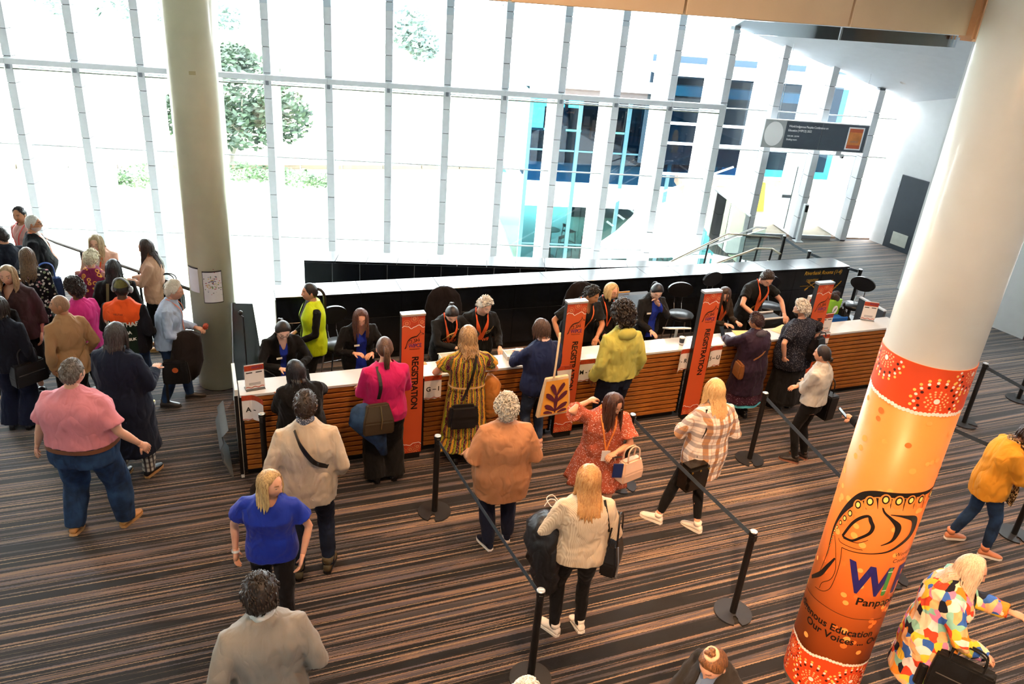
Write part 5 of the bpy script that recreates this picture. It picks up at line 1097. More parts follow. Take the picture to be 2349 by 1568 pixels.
            c = m2.color_attributes.new('Col', 'FLOAT_COLOR', 'POINT'); C = np.tile(np.array((*s.skin, 1.0)), (len(allv), 1)); C[o2:o3] = col; C[o3:] = np.array(ecol)
            c.data.foreach_set('color', C.astype(np.float32).ravel()); m2.materials.append(skin_mat()); m2.update(); return m2
        pend(o, 0.017*s.k, 3, fin); s.bodyo = o
        return s
    def hand(s, mb, sd):
        sg = -1 if sd == 'l' else 1; el, wr = s.J['el'+sd], s.J['wr'+sd]; F = (wr-el).normalized()
        N = Vector((-sg, 0.25, 0)) if abs(F.z) > 0.6 else Vector((0, 0, -1)); N = (N - F*N.dot(F)).normalized(); A = F.cross(N)      # across the palm
        if sd == 'l': A = -A
        def rg(c, rx, ry): return [c + A*(rx*math.cos(2*math.pi*k/10)) + N*(ry*math.sin(2*math.pi*k/10)) for k in range(10)]
        mb.loft([rg(wr-F*.02, .027, .022), rg(wr+F*.015, .030, .019), rg(wr+F*.05, .041, .017), rg(wr+F*.088, .039, .014)])
        cu = s.curl[sd]
        for q, (off, ln) in enumerate([(-.029, .066), (-.010, .078), (.010, .074), (.028, .058)]):
            p = wr + F*.080 + A*off; d = F.copy(); pts = [p]
            for j, fr in enumerate((.42, .32, .26)):
                a = cu*(0.7+0.35*j)*(1+0.08*q); d = (d*math.cos(a) + N*math.sin(a)).normalized(); pts.append(pts[-1]+d*ln*fr)
            mb.tube(pts, [.0095, .009, .008, .006], 6)
        p = wr + F*.025 - A*.030; d = (F*.75 - A*.6 + N*.35).normalized(); mb.tube([p, p+d*.035, p+d*.035+(d+F*.5+N*.3).normalized()*.032], [.012, .0105, .0075], 6)
    # ---- clothes
    def top(s, mat, name='shirt', hem=0.86, off=0.014, sleeve='long', loose=0.0, neck=1.475, flare=0.0, cut=None, parts=(), cuff=0.0, wr=0.009, vox=0.015, tail=0.0, collar=None, puff=0.0, sh_off=0.0, armk=1.0, fadd=0.0):
        mb = MB(); zs = [hem]; q = math.ceil((hem+0.03)/0.06)*0.06
        while q < 1.30: zs.append(q); q += 0.06
        zs += [1.30, 1.34, 1.375, 1.40, 1.43, 1.455, neck]
        rings = []
        for z in zs:
            low = max(0, 1.12-z); ex = loose*sst(1.40, 1.15, z) if False else loose*(1 if z < 1.2 else max(0.15, 1-(z-1.2)*3.5))
            rings.append(s.tring(z, off+ex+flare*low, 28, fy=fadd*low))
        if tail:
            rings[0] = [p - Vector((0, 0, tail*max(0, -math.sin(2*math.pi*k/28)))) for k, p in enumerate(rings[0])]
        mb.loft(rings)
        for sd in 'lr':
            sh, el, w_ = s.J['sh'+sd], s.J['el'+sd], s.J['wr'+sd]; g = 0.75+0.25*s.w; sg = -1 if sd == 'l' else 1
            i0 = s.up(sg*0.075, 0, 1.365); r0, r1, r2, r3 = (.052*g+sh_off)*armk, (.048*g)*armk, (.043*g)*armk, (.034*g+cuff)
            o_ = off*0.55+loose*0.35
            if sleeve == 'long': mb.tube([i0, sh, sh.lerp(el, .5), el, el.lerp(w_, .5), w_.lerp(el, .03)], [r0+o_, r0+o_, r1+o_, r2+o_, (r2+r3)/2+o_, r3+o_*0.8+.004], 14)
            elif sleeve == '3q': mb.tube([i0, sh, sh.lerp(el, .5), el, el.lerp(w_, .5)], [r0+o_, r0+o_, r1+o_, r2+o_, r2+o_+cuff], 14)
            elif sleeve == 'elbow': mb.tube([i0, sh, sh.lerp(el, .5), el.lerp(sh, .20)], [r0+o_, r0+o_+puff*.5, r1+o_+.004+puff, r1+o_+.008+cuff+puff], 14)
            elif sleeve == 'short': mb.tube([i0, sh, sh.lerp(el, .62)], [r0+o_, r0+o_, r1+o_+.006+cuff], 14)
        if collar:
            c0 = s.up(0, 0.0, 1.45); mb.tube([c0, c0.lerp(s.spine(1.50), 0.9)], [collar+.016, collar+.004], 18)
        o = s.part(name, mb, mat); seed = s.seed+len(name)
        def fin(o, me):
            n = len(me.vertices); V = np.empty(n*3); me.vertices.foreach_get('co', V); V = V.reshape(-1, 3)/s.k
            N = np.empty(n*3); me.vertices.foreach_get('normal', N); N = N.reshape(-1, 3)
            V = V + N*wob(V, wr*1.3, seed, 12.0)[:, None]
            F = np.array([list(p.vertices) if len(p.vertices) == 4 else list(p.vertices)+[p.vertices[-1]] for p in me.polygons]); C = V[F].mean(1); Lc = s.local(C)
            keep = np.ones(len(F), bool)
            if cut is not None: keep &= ~cut(Lc)
            def emit(nm, mask, mt, inset):
                f = F[mask]; idx, inv = np.unique(f, return_inverse=True); inv = inv.reshape(f.shape)
                vv = V[idx] - (N[idx]*inset if inset else 0)
                if cut is not None or parts:
                    E_ = np.concatenate([np.stack([inv[:, a_], inv[:, (a_+1) % 4]], 1) for a_ in range(4)]); E_ = E_[E_[:, 0] != E_[:, 1]]; E_.sort(1)
                    ue, cnt = np.unique(E_, axis=0, return_counts=True); be = ue[cnt == 1]
                    if len(be):
                        for _ in range(8):
                            acc = np.zeros_like(vv); cn_ = np.zeros(len(vv)); np.add.at(acc, be[:, 0], vv[be[:, 1]]); np.add.at(acc, be[:, 1], vv[be[:, 0]]); np.add.at(cn_, be[:, 0], 1); np.add.at(cn_, be[:, 1], 1)
                            b_ = cn_ == 2; vv = vv.copy(); vv[b_] = 0.5*vv[b_] + 0.5*acc[b_]/cn_[b_][:, None]
                m2 = bpy.data.meshes.new(nm); m2.from_pydata((vv*s.k).tolist(), [], [tuple(dict.fromkeys(q_)) for q_ in inv.tolist()]); m2.polygons.foreach_set('use_smooth', [True]*len(m2.polygons)); m2.materials.append(mt); m2.update(); return m2
            for nm, pred, mt, inset in parts:
                mk = pred(Lc) & keep; keep &= ~mk
                if mk.any(): link(nm, emit(nm, mk, mt, inset), s.root)
            return emit(o.name.split('.')[0], keep, mat, 0)
        pend(o, vox*s.k, 2, fin); return s
    def trousers(s, mat, name='trousers', off=0.012, waist=1.04, wide=0.0, hemz=0.0, wr=0.008, vox=0.015, flare=0.0, crop=0.0, parts=()):
        mb = MB(); mb.loft([s.tring(z, off, 24) for z in (.79, .85, .91, .97, waist)])
        for sd in 'lr':
            h, k_, a = s.J['hip'+sd], s.J['kn'+sd], s.J['an'+sd]; f = 0.6+0.4*s.w; e = a.lerp(k_, crop) if crop else a + (a-k_).normalized()*0.02
            mb.tube([h+Vector((0, 0, .05)), h.lerp(k_, .4), k_, k_.lerp(e, .4), e], [.094*f+off, .080*f+off+wide*.6, .058*f+off+wide, .056*f+off+wide+flare*.4, .042+off+wide+flare], 14)
        o = s.part(name, mb, mat); seed = s.seed+5
        def fin(o, me):
            n = len(me.vertices); V = np.empty(n*3); me.vertices.foreach_get('co', V); V = V.reshape(-1, 3); N = np.empty(n*3); me.vertices.foreach_get('normal', N); N = N.reshape(-1, 3)
            V = V + N*wob(V/s.k, wr*s.k, seed, 11)[:, None]; me.vertices.foreach_set('co', V.ravel()); me.materials.clear(); me.materials.append(mat); me.update(); return me
        pend(o, vox*s.k, 2, fin); return s
    def skirt(s, mat, hem=0.45, waist=1.02, off=0.016, flare=0.10, folds=11, famp=0.05, name='skirt', z1=None, back=0.0):
        mb = MB(); n = 60; rings = []; m_ = 14
        for j in range(m_+1):
            z = waist+(hem-waist)*j/m_; t = j/m_; zz = max(z, 0.86)
            rx, ry, y0 = s.prof(zz); rx += off+flare*t; ry += off+flare*t*0.95; pts = []
            for k in range(n):
                a = 2*math.pi*k/n; f = 1+famp*t*math.sin(folds*a+0.6*math.sin(2*a)+s.seed)+0.015*t*math.sin(23*a); p = (rx*math.cos(a)*f, ry*math.sin(a)*f+y0*(1-t*0.4))
                pts.append(s.up(p[0], p[1], z) if z > .86 else Vector((p[0], p[1], z)))
            rings.append(pts)
        mb.loft(rings, True, True); return s.part(name, mb, mat)
    def shoes(s, mat, sole=None, L=0.262, boot=0.0, open_=False, name='shoe'):
        for sd in 'lr':
            a = s.J['an'+sd]; ty, tp = s.J['toe'+sd]; Rm = Matrix.Rotation(ty, 3, 'Z') @ Matrix.Rotation(-tp, 3, 'X')
            def fr(y, rx, z0, z1, n=12): return [a + Rm @ Vector((rx*math.cos(2*math.pi*k/n), y, (z0+z1)/2-.085+(z1-z0)/2*math.sin(2*math.pi*k/n))) for k in range(n)]
            mb = MB(); z0 = 0.016
            if not open_:
                mb.loft([fr(-.062, .022, z0+.005, .05), fr(-.05, .034, z0, .085), fr(-.01, .038, z0, .098), fr(.04, .040, z0, .088), fr(.09, .045, z0, .066), fr(.14, .044, z0, .052), fr(.175, .034, z0, .042), fr(.192, .018, z0+.002, .034)])
                mb.tube([a+Rm @ Vector((0, -.008, -.01)), a+Rm @ Vector((0, -.012, .035+boot))], [.041, .043 if boot == 0 else .05], 12)
            else:
                for yy in (.02, .10): mb.loft([fr(yy-.018, .044, z0, .075 if yy < .05 else .056), fr(yy+.018, .044, z0, .068 if yy < .05 else .052)])
            sh = s.part(name, mb, mat)
            so = MB(); out = [(-.032, -.055), (-.036, 0), (-.040, .06), (-.046, .11), (-.042, .16), (-.025, .19), (0, .20), (.025, .19), (.042, .16), (.046, .11), (.040, .06), (.036, 0), (.032, -.055), (0, -.068)]
            so.loft([[a + Rm @ Vector((x, y, z-.085)) for x, y in out] for z in (0.0, 0.022)]); s.part('sole', so, sole or mat, False, sh)
        return s
    # ---- hair
    def hair(s, style='short', c0='#2a1d15', c1='#4a3424', th=0.012, L=0.0, wave=0.0, c2=None, part_=0.0, line=0.0, n=74, front=76, curlr=0.02, puff=0.0, vert=None, noise_=0.0):
        k = s.hk; rot = np.array(s.HR); mat = hair_mat(c0, c1, c2, vert); mb = MB()
        az = np.abs(HD[:, 0]); zl = np.interp(az, HLX, HLZ)+line
        if style in ('long', 'bob'): zl = np.where(az > R(66), np.minimum(zl, -.03), zl+.014-.012*np.cos(az*3)*0)
        above = HV[:, 2]-zl; t = np.clip(above/.028, 0, 1); nrm = HV/np.linalg.norm(HV, axis=1)[:, None]
        thick = (0.002 + th*t*t*(3-2*t))*(1+0.25*np.clip(HV[:, 2]/.1, 0, 1)+puff)
        rr = np.random.RandomState(s.seed); ph = rr.uniform(0, 6, 8)
        thick = thick + t*noise_*(np.sin(HV[:, 0]*90+ph[0]+2*np.sin(HV[:, 2]*70))+np.sin(HV[:, 1]*110+ph[1])+np.sin(HV[:, 2]*130+ph[2]+HV[:, 0]*60))
        P = HV + nrm*thick[:, None]
        ok = above > 0
        A2 = above.reshape(NR+1, NC); P2 = P.reshape(NR+1, NC, 3).copy(); ok2 = np.zeros_like(A2, bool)
        for i_ in range(NC):
            for j_ in range(NR+1):
                if A2[j_, i_] > 0: ok2[j_, i_] = True
                else:
                    if j_ > 0 and ok2[j_-1, i_]:
                        t_ = A2[j_-1, i_]/(A2[j_-1, i_]-A2[j_, i_]); P2[j_, i_] = P2[j_-1, i_]*(1-t_) + (HV.reshape(NR+1, NC, 3)[j_, i_]*1.012)*t_; ok2[j_, i_] = True
                    break
        P = P2.reshape(-1, 3); ok = ok2.ravel()
        fs = [f for f in HF if all(ok[i] for i in f)]
        used = sorted({i for f in fs for i in f}); mp = {q: j for j, q in enumerate(used)}
        W_ = (P*k)@rot.T + np.array(s.hc)
        if style != 'none' and fs: mb.add([tuple(W_[i]) for i in used], [tuple(mp[i] for i in f) for f in fs])
        rnd = random.Random(s.seed); hc = s.hc; HR = s.HR; HRi = HR.transposed()
        def collide(p, m_=0.010):
            q = HRi @ (p-hc)/k; e = math.sqrt((q.x/(.078+m_))**2+(q.y/(.098+m_))**2+(q.z/(.117+m_))**2)
            if e < 1: p = hc + HR @ (q/e)*k
            if p.z < 1.50 and p.z > 0.8:
                zz = min(1.47, max(.86, p.z)); c = s.spine(zz); rx, ry, y0 = s.prof(zz); rx += .035; ry += .032; x, y = p.x-c.x, p.y-c.y-y0; e2 = (x/rx)**2+(y/ry)**2
                if e2 < 1 and e2 > 1e-6:
                    if abs(x)/rx < .92: y = math.copysign(ry*math.sqrt(max(0, 1-(x/rx)**2)), y); p = Vector((p.x, c.y+y0+y, p.z))
                    else: f = 1/math.sqrt(e2); p = Vector((c.x+x*f, c.y+y0+y*f, p.z))
            return p
        if style in ('long', 'bob'):
            n = int(n*1.35)
            for q in range(n):
                a = R(front) + (2*math.pi-2*R(front))*(q+rnd.uniform(-.4, .4))/(n-1)        # from front, through back
                zst = rnd.uniform(.055, .108); rr_ = math.sqrt(max(0.02, 1-(zst/.117)**2))
                p = hc + HR @ Vector((math.sin(a)*.080*rr_, math.cos(a)*.098*rr_, zst))*k; p = collide(p)
                ln = L*rnd.uniform(.86, 1.0); seg = 12; step = ln/seg; pts = [p]; ph_ = rnd.uniform(0, 6.28)
                for j in range(seg):
                    p = p + Vector((0, 0, -step)); lat = wave*(j/seg)*math.sin(ph_+j*1.15); p = p + Vector((math.cos(a)*lat, -math.sin(a)*lat*0.6, 0)) + Vector((rnd.gauss(0, .002), rnd.gauss(0, .002), 0))
                    p2 = collide(p, .008+.006*rnd.random()); 
                    dd_ = p2-pts[-1]
                    if dd_.length > step: p2 = pts[-1]+dd_.normalized()*step
                    p = collide(p2, .006); pts.append(p)
                r0 = rnd.uniform(.008, .0135); mb.tube(pts, [r0*0.6]+[r0]*(seg-3)+[r0*.85, r0*.6, r0*.2], 6, 0.6)
        if style == 'curly':
            idx = [i for i in used if above[i] > .012]
            for q in range(int(n*2.4)):
                i = rnd.choice(idx); r_ = curlr*rnd.uniform(.75, 1.2); c = hc + HR @ Vector(P[i]*(1+rnd.uniform(0, .10)))*k; u_ = Vector((rnd.gauss(0, 1), rnd.gauss(0, 1), rnd.gauss(0, 1))).normalized(); w_ = u_.orthogonal().normalized(); a0 = rnd.uniform(0, 6.28); ax_ = u_.cross(w_)
                mb.tube([c + (u_*math.cos(a0+t_) + w_*math.sin(a0+t_))*r_*.8 + ax_*(t_-2.2)*r_*.18 for t_ in (0, .9, 1.8, 2.7, 3.6, 4.5)], [r_*.2, r_*.34, r_*.38, r_*.38, r_*.32, r_*.1], 5)
        if style == 'short' and th > .003:
            idx = [i for i in used if above[i] > .006]
            for q in range(300):
                i = rnd.choice(idx); c = Vector(P[i]); nn_ = Vector(nrm[i]); back = Vector((rnd.gauss(0, .35), -0.7 if c.z > .03 else -.25, -0.5 if c.z < .06 else 0.0)); tg = (back - nn_*back.dot(nn_)); tg = tg.normalized() if tg.length > .01 else nn_.orthogonal()
                ln = rnd.uniform(.018, .032)*(0.6 + th*40); pts = [c - nn_*.004, c + tg*ln*.5 + nn_*th*.28, c + tg*ln + nn_*th*.05]
                mb.tube([hc + HR @ p_*k for p_ in pts], [.0045, .0052, .0012], 4, .6)
        if style == 'ponytail':
            b0 = hc + HR @ Vector((0, -.108, .035))*k
            for q in range(22):
                p = b0 + Vector((rnd.uniform(-.014, .014), rnd.uniform(-.01, .01), rnd.uniform(-.012, .012))); pts = [p]; v_ = HR @ Vector((rnd.uniform(-.2, .2), -1, .2))
                for j in range(9):
                    v_ = (v_*0.62 + Vector((0, 0, -1))*0.38*(1+j*.3)).normalized(); p = collide(p+v_*L/9, .012); pts.append(p)
                mb.tube(pts, [.008]+[.011]*6+[.009, .006, .002], 6, .8)
            mb.ball(b0, .022, .022, .022)
        if style in ('bun', 'topbun', 'lowbun'):
            c = hc + HR @ Vector({'bun': (0, -.118, .03), 'topbun': (0, -.03, .145), 'lowbun': (0, -.112, -.045)}[style])*k; r_ = L or .038
            for q in range(16): mb.ball(c+Vector((rnd.gauss(0, .4), rnd.gauss(0, .4), rnd.gauss(0, .4)))*r_*.8, r_*.55, r_*.55, r_*.5, 8, 6)
        o = s.part('hair', mb, mat); return o
    def glasses(s, col='#1c1a1a', up_=0.0):
        mb = MB(); k = s.hk; m = plain('spectacle_frame_'+col, col, 0.3)
        T = lambda x, y, z: s.hc + s.HR @ Vector((x, y, z+up_))*k
        yb = .098 if up_ == 0 else .06
        for sg in (-1, 1):
            mb.tube([T(sg*.032+.021*math.cos(a), yb+.002*abs(math.cos(a)), .008+.016*math.sin(a)) for a in [2*math.pi*i/14 for i in range(15)]], .0018, 5)
            mb.tube([T(sg*.053, yb, .012), T(sg*.076, .06, .014), T(sg*.082, .0, .012)], .0018, 5)
        mb.tube([T(-.011, yb, .012), T(0, yb+.004, .014), T(.011, yb, .012)], .0018, 5)
        return s.part('glasses', mb, m)
    def surf(s, x, z, off=0.03, back=False):
        rx, ry, y0 = s.prof(z); e = math.sqrt(max(.05, 1-min(.95, abs(x)/(rx+.02))**2.4)); y = (ry+off)*e**0.9
        return s.up(x, y0+y if not back else y0-y, z)
    def lanyard(s, col='#ea5a22', n=1, zb=1.08, off=0.046, badge=False, spread=0.075):
        mb = MB(); m = plain('lanyard_'+col, col, 0.6)
        for q in range(n):
            dx = 0.018*(q-(n-1)/2)
            for sg in (-1, 1):
                pts = [s.up(sg*.055, -.055, 1.475), s.up(sg*.072, -.005, 1.475), s.surf(sg*spread, 1.40, off), s.surf(sg*spread*.72+dx, 1.30, off), s.surf(sg*spread*.35+dx, 1.18, off), s.surf(dx, zb, off)]
                mb.strip([Vector(p) for p in crom(pts, 3)], .017, (1, 0, 0), .001)
        o = s.part('lanyard', mb, m, False)
        if badge:
            b = MB(); c = s.surf(0, zb-.05, off+.004); b.box(c.x-.045, c.x+.045, c.y-.002, c.y+.003, c.z-.07, c.z+.055); s.part('badge', b, M_PAPER, False, o)
        return o
    def strap(s, pts, w=.03, mat=None, name='bag_strap', side=(0, 0, 1), th=.003):
        mb = MB(); mb.strip([Vector(p) for p in crom([tuple(p) for p in pts], 5)], w, side, th); return s.part(name, mb, mat or M_BLKPLAS, False)
    def patch(s, name, x0, x1, z0, z1, mat, back=False, off=0.024):
        mb = MB(); n = 6; r0 = [s.surf(x0+(x1-x0)*i/n, z0, off, back) for i in range(n+1)]; r1 = [s.surf(x0+(x1-x0)*i/n, z1, off, back) for i in range(n+1)]
        if back: r0.reverse(); r1.reverse()
        mb.loft([r0, r1], False, False, False); return s.part(name, mb, mat, False)
    def decal(s, name, mb, mat, back=True, off=0.03, mirror=True):      # flat x,z print -> torso surface
        mb.v = [tuple(s.surf(p[0] if back else -p[0], p[2], off, back)) for p in mb.v]; return s.part(name, mb, mat, False)
def finish_people():
    dg = bpy.context.evaluated_depsgraph_get(); new = []
    for o, fin in PEND: new.append(bpy.data.meshes.new_from_object(o.evaluated_get(dg)))
    for (o, fin), me in zip(PEND, new):
        old = o.data; o.modifiers.clear(); m2 = fin(o, me); o.data = m2
        if m2 is not me: bpy.data.meshes.remove(me)
        bpy.data.meshes.remove(old)
    PEND.clear()
VN = lambda d, w: (lambda L: (L[:, 1] > 0) & (L[:, 2] > 1.455-d) & (np.abs(L[:, 0]) < w*(L[:, 2]-(1.455-d))/d+.004))           # V neck hole
RN = lambda d, w=.075: (lambda L: (L[:, 1] > -0.03) & (((L[:, 0]/w)**2+((L[:, 2]-1.475)/d)**2) < 1))                          # round neck hole
OPEN = lambda z0, w0, z1, w1: (lambda L: (L[:, 1] > 0.02) & (np.abs(L[:, 0]) < np.interp(L[:, 2], [z0, z1], [w0, w1])))          # open jacket front
# ------------------------------------------------------------------ patterned cloths
def pat(name, build):
    if name in MATS: return MATS[name]
    m, nt, b = new_mat(name); v = coords(nt); col = build(nt, v); nt.links.new(col, b.inputs['Base Color']); cloth_bump(nt, b, v); b.inputs['Roughness'].default_value = .85; b.inputs['Specular IOR Level'].default_value = .25
    MATS[name] = m; return m
def vor(nt, v, scale, feat='F1', rnd=1.0):
    n = nd(nt, 'ShaderNodeTexVoronoi', feature=feat); n.inputs['Scale'].default_value = scale; n.inputs['Randomness'].default_value = rnd; nt.links.new(v, n.inputs['Vector']); return n
def math_(nt, op, a, b=None):
    n = nd(nt, 'ShaderNodeMath', operation=op)
    for i, q in enumerate((a, b)):
        if q is None: continue
        if hasattr(q, 'is_linked'): nt.links.new(q, n.inputs[i])
        else: n.inputs[i].default_value = q
    return n.outputs[0]
def sepx(nt, v): n = nd(nt, 'ShaderNodeSeparateXYZ'); nt.links.new(v, n.inputs[0]); return n.outputs
def dots(nt, v, bgc, fg, scale, thr=.28, var=None):
    f = vor(nt, v, scale).outputs['Distance']; return ramp(nt, f, [(0, lin(fg)), (thr, lin(fg)), (thr+.04, lin(bgc)), (1, lin(bgc))])
def m_plaid(nt, v):
    o = sepx(nt, v); xx = math_(nt, 'ADD', o[0], math_(nt, 'MULTIPLY', o[1], .6))
    def bandf(c, per, lo): s_ = math_(nt, 'FRACT', math_(nt, 'MULTIPLY', c, 1/per)); return ramp(nt, s_, [(0, (1, 1, 1)), (lo, (1, 1, 1)), (lo+.03, (0, 0, 0)), (lo+.2, (0, 0, 0)), (lo+.23, (.6, .6, .6)), (lo+.27, (.6, .6, .6)), (lo+.30, (0, 0, 0)), (1, (0, 0, 0))])
    a = bandf(xx, .115, .36); c = bandf(o[2], .115, .36); base = mixc(nt, a, lin('#e9ddd2'), lin('#b98a63')); return mixc(nt, math_(nt, 'MULTIPLY', c, .65), base, lin('#7d7478'))
def m_check(nt, v):
    o = sepx(nt, v); f = lambda c: ramp(nt, math_(nt, 'FRACT', math_(nt, 'MULTIPLY', c, 1/.06)), [(0, (1, 1, 1)), (.4, (1, 1, 1)), (.43, (0, 0, 0)), (1, (0, 0, 0))])
    a = f(math_(nt, 'ADD', o[0], o[1])); c = f(o[2]); return mixc(nt, math_(nt, 'MULTIPLY', c, .6), mixc(nt, a, lin('#cfc8bd'), lin('#4a4347')), lin('#3a3436'))
def m_dress(nt, v):
    o = sepx(nt, v); at = nd(nt, 'ShaderNodeMath', operation='ARCTAN2'); nt.links.new(o[1], at.inputs[0]); nt.links.new(o[0], at.inputs[1])
    n = noise(nt, v, 14, 2); a = math_(nt, 'ADD', math_(nt, 'MULTIPLY', at.outputs[0], 2.6), math_(nt, 'MULTIPLY', n.outputs['Fac'], .5))
    st = ramp(nt, math_(nt, 'FRACT', a), [(0, lin('#d08a2a')), (.26, lin('#d9952f')), (.28, lin('#3d4438')), (.36, lin('#3d4438')), (.38, lin('#8f8f22')), (.56, lin('#8f8f22')), (.58, lin('#5a1438')), (.80, lin('#6a1a40')), (.83, lin('#3d4438')), (1, lin('#3d4438'))], 'CONSTANT')
    r_ = vor(nt, v, 13); f = math_(nt, 'FRACT', math_(nt, 'MULTIPLY', r_.outputs['Distance'], 5.0)); k = ramp(nt, f, [(0, (0, 0, 0)), (.55, (0, 0, 0)), (.6, (1, 1, 1)), (.8, (1, 1, 1)), (.85, (0, 0, 0))]); return mixc(nt, math_(nt, 'MULTIPLY', k, .45), st, lin('#c9b64a'))
def m_leopard(nt, v):
    f = vor(nt, v, 46).outputs['Distance']; return ramp(nt, f, [(0, lin('#6b4a2a')), (.30, lin('#8a6236')), (.34, lin('#17110c')), (.52, lin('#17110c')), (.58, lin('#c7a06b')), (1, lin('#d8b988'))])
def m_patch(nt, v):
    w = noise(nt, v, 5, 2); mv = nd(nt, 'ShaderNodeVectorMath', operation='MULTIPLY_ADD'); mv.inputs[1].default_value = (.12, .12, .12); nt.links.new(w.outputs['Color'], mv.inputs[0]); nt.links.new(v, mv.inputs[2])
    c = vor(nt, mv.outputs[0], 15.0, 'F1', 1.0); sx_ = sepx(nt, c.outputs['Color'])
    return ramp(nt, sx_[0], [(0, lin('#e8b27a')), (.12, lin('#d8482a')), (.22, lin('#f0d9b4')), (.34, lin('#1e2230')), (.42, lin('#efc63e')), (.52, lin('#8fc7b4')), (.62, lin('#d783a8')), (.70, lin('#e9e2da')), (.80, lin('#3a66b8')), (.88, lin('#e08a2e')), (.95, lin('#9db25c'))], 'CONSTANT')
def m_purpleorange(nt, v):
    f = vor(nt, v, 15).outputs['Distance']; return ramp(nt, f, [(0, lin('#7a2348')), (.22, lin('#7a2348')), (.25, lin('#f0b35a')), (.40, lin('#f0a04a')), (.44, lin('#8a2a4e')), (1, lin('#7a2348'))])
def m_floral(nt, v):
    f = vor(nt, v, 22); sx_ = sepx(nt, f.outputs['Color']); c = ramp(nt, sx_[1], [(0, lin('#d8d2c8')), (.4, lin('#c98a92')), (.6, lin('#7d8a6a')), (.8, lin('#e0d9cf'))], 'CONSTANT'); return mixc(nt, ramp(nt, f.outputs['Distance'], [(0, (0, 0, 0)), (.34, (0, 0, 0)), (.38, (1, 1, 1))]), c, lin('#1b1a20'))
M_PLAID = pat('plaid_flannel', m_plaid); M_CHECK = pat('grey_check', m_check); M_DRESS = pat('african_print', m_dress); M_LEO = pat('leopard_print', m_leopard); M_PATCH = pat('patchwork_print', m_patch); M_PURO = pat('purple_orange_print', m_purpleorange); M_FLOR = pat('floral_print', m_floral)
M_DOTS = pat('rust_dotted_cotton', lambda nt, v: dots(nt, v, '#b0573f', '#f0cdbf', 60, .24)); M_SPECK = pat('navy_speckle', lambda nt, v: dots(nt, v, '#171a28', '#b9bcc9', 78, .16)); M_PURDOT = pat('plum_dot_cotton', lambda nt, v: dots(nt, v, '#331528', '#c9b7c0', 55, .14)); M_GEO = pat('grey_geo_collar', lambda nt, v: dots(nt, v, '#4a5060', '#c8ccd4', 90, .3))
def m_rib(nt, v):
    o = sepx(nt, v); return ramp(nt, math_(nt, 'FRACT', math_(nt, 'MULTIPLY', math_(nt, 'ADD', o[0], o[1]), 85)), [(0, lin('#c3ab8e')), (.5, lin('#e3d2b8')), (1, lin('#c3ab8e'))])
M_RIB = pat('cream_ribbed_knit', m_rib)
def m_denimfade(nt, v):
    n = noise(nt, v, 5, 3); return ramp(nt, n.outputs['Fac'], [(.3, lin('#1f2a3d')), (.55, lin('#2f3f58')), (.75, lin('#66748a'))])
M_JEANS = pat('blue_denim', lambda nt, v: ramp(nt, noise(nt, v, 6, 4).outputs['Fac'], [(.3, lin('#14233a')), (.7, lin('#2b466a'))])); M_JEANSF = pat('faded_denim', m_denimfade); M_JEANSD = pat('dark_denim', lambda nt, v: ramp(nt, noise(nt, v, 6, 4).outputs['Fac'], [(.3, lin('#0c1220')), (.7, lin('#182338'))]))
M_PALEDEN = pat('pale_denim', lambda nt, v: ramp(nt, noise(nt, v, 7, 4).outputs['Fac'], [(.3, lin('#a9a6a0')), (.7, lin('#c9c5bd'))]))
BLK = fabric('black_cloth', '#0e0e10'); BLKT = fabric('black_tee', '#111214', .85); CHAR = fabric('charcoal_cloth', '#1a1b1f'); NAVY = fabric('navy_cloth', '#141a2e'); WSH = plain('white_shoe', '#e9dfd2', .5); BSH = plain('black_shoe', '#121112', .35); TANSH = plain('tan_shoe', '#b57f45', .5); WSOLE = plain('white_sole', '#ece7df', .6); BRSOLE = plain('gum_sole', '#b98b58', .6); GRAYSH = plain('grey_brown_shoe', '#3a332e', .45)
COB = fabric('cobalt_blouse', '#18309a', .6, sheen=.1)
def bag_box(name, lb, pos, rot, w, d, h, mat, taper=.15, handle=.16, hm=None, zip_=None, cat='bag', bev=.015, tilt=0):
    t = thing(name, lb, cat, pos, 0); t.rotation_euler = (tilt, 0, rot); b, e = w/2, d/2
    ob('body', MB().loft([[(-b, -e, -h), (b, -e, -h), (b, e, -h), (-b, e, -h)], [(-b*1.02, -e*1.1, -h*.55), (b*1.02, -e*1.1, -h*.55), (b*1.02, e*1.1, -h*.55), (-b*1.02, e*1.1, -h*.55)], [(-b*(1-taper), -e*(1-taper*2), 0), (b*(1-taper), -e*(1-taper*2), 0), (b*(1-taper), e*(1-taper*2), 0), (-b*(1-taper), e*(1-taper*2), 0)]]), mat, t, bev=bev, seg=2, smooth=False)
    if handle:
        for sy in (-1, 1): ob('handle', MB().tube(crom([(-b*.55, sy*e*.6, -.01), (-b*.5, sy*e*.4, handle*.75), (0, sy*e*.2, handle), (b*.5, sy*e*.4, handle*.75), (b*.55, sy*e*.6, -.01)], 4), .008, 6), hm or mat, t, smooth=True)
    if zip_: ob('trim', MB().box(-b*.8, b*.8, -e*1.1-.002, -e*1.1+.004, -h*.45, -h*.43), zip_, t)
    return t
def phone(lb, pos, rot, tilt=.5):
    t = thing('mobile_phone', lb, 'phone', pos, 0); t.rotation_euler = (tilt, 0, rot); ob('case', MB().box(-.036, .036, -.004, .004, -.07, .07), plain('phone_black', '#0c0c0e', .3), t, bev=.003); ob('screen', MB().box(-.032, .032, -.0055, -.0042, -.064, .064), plain('phone_glass', '#15181d', .1), t); return t
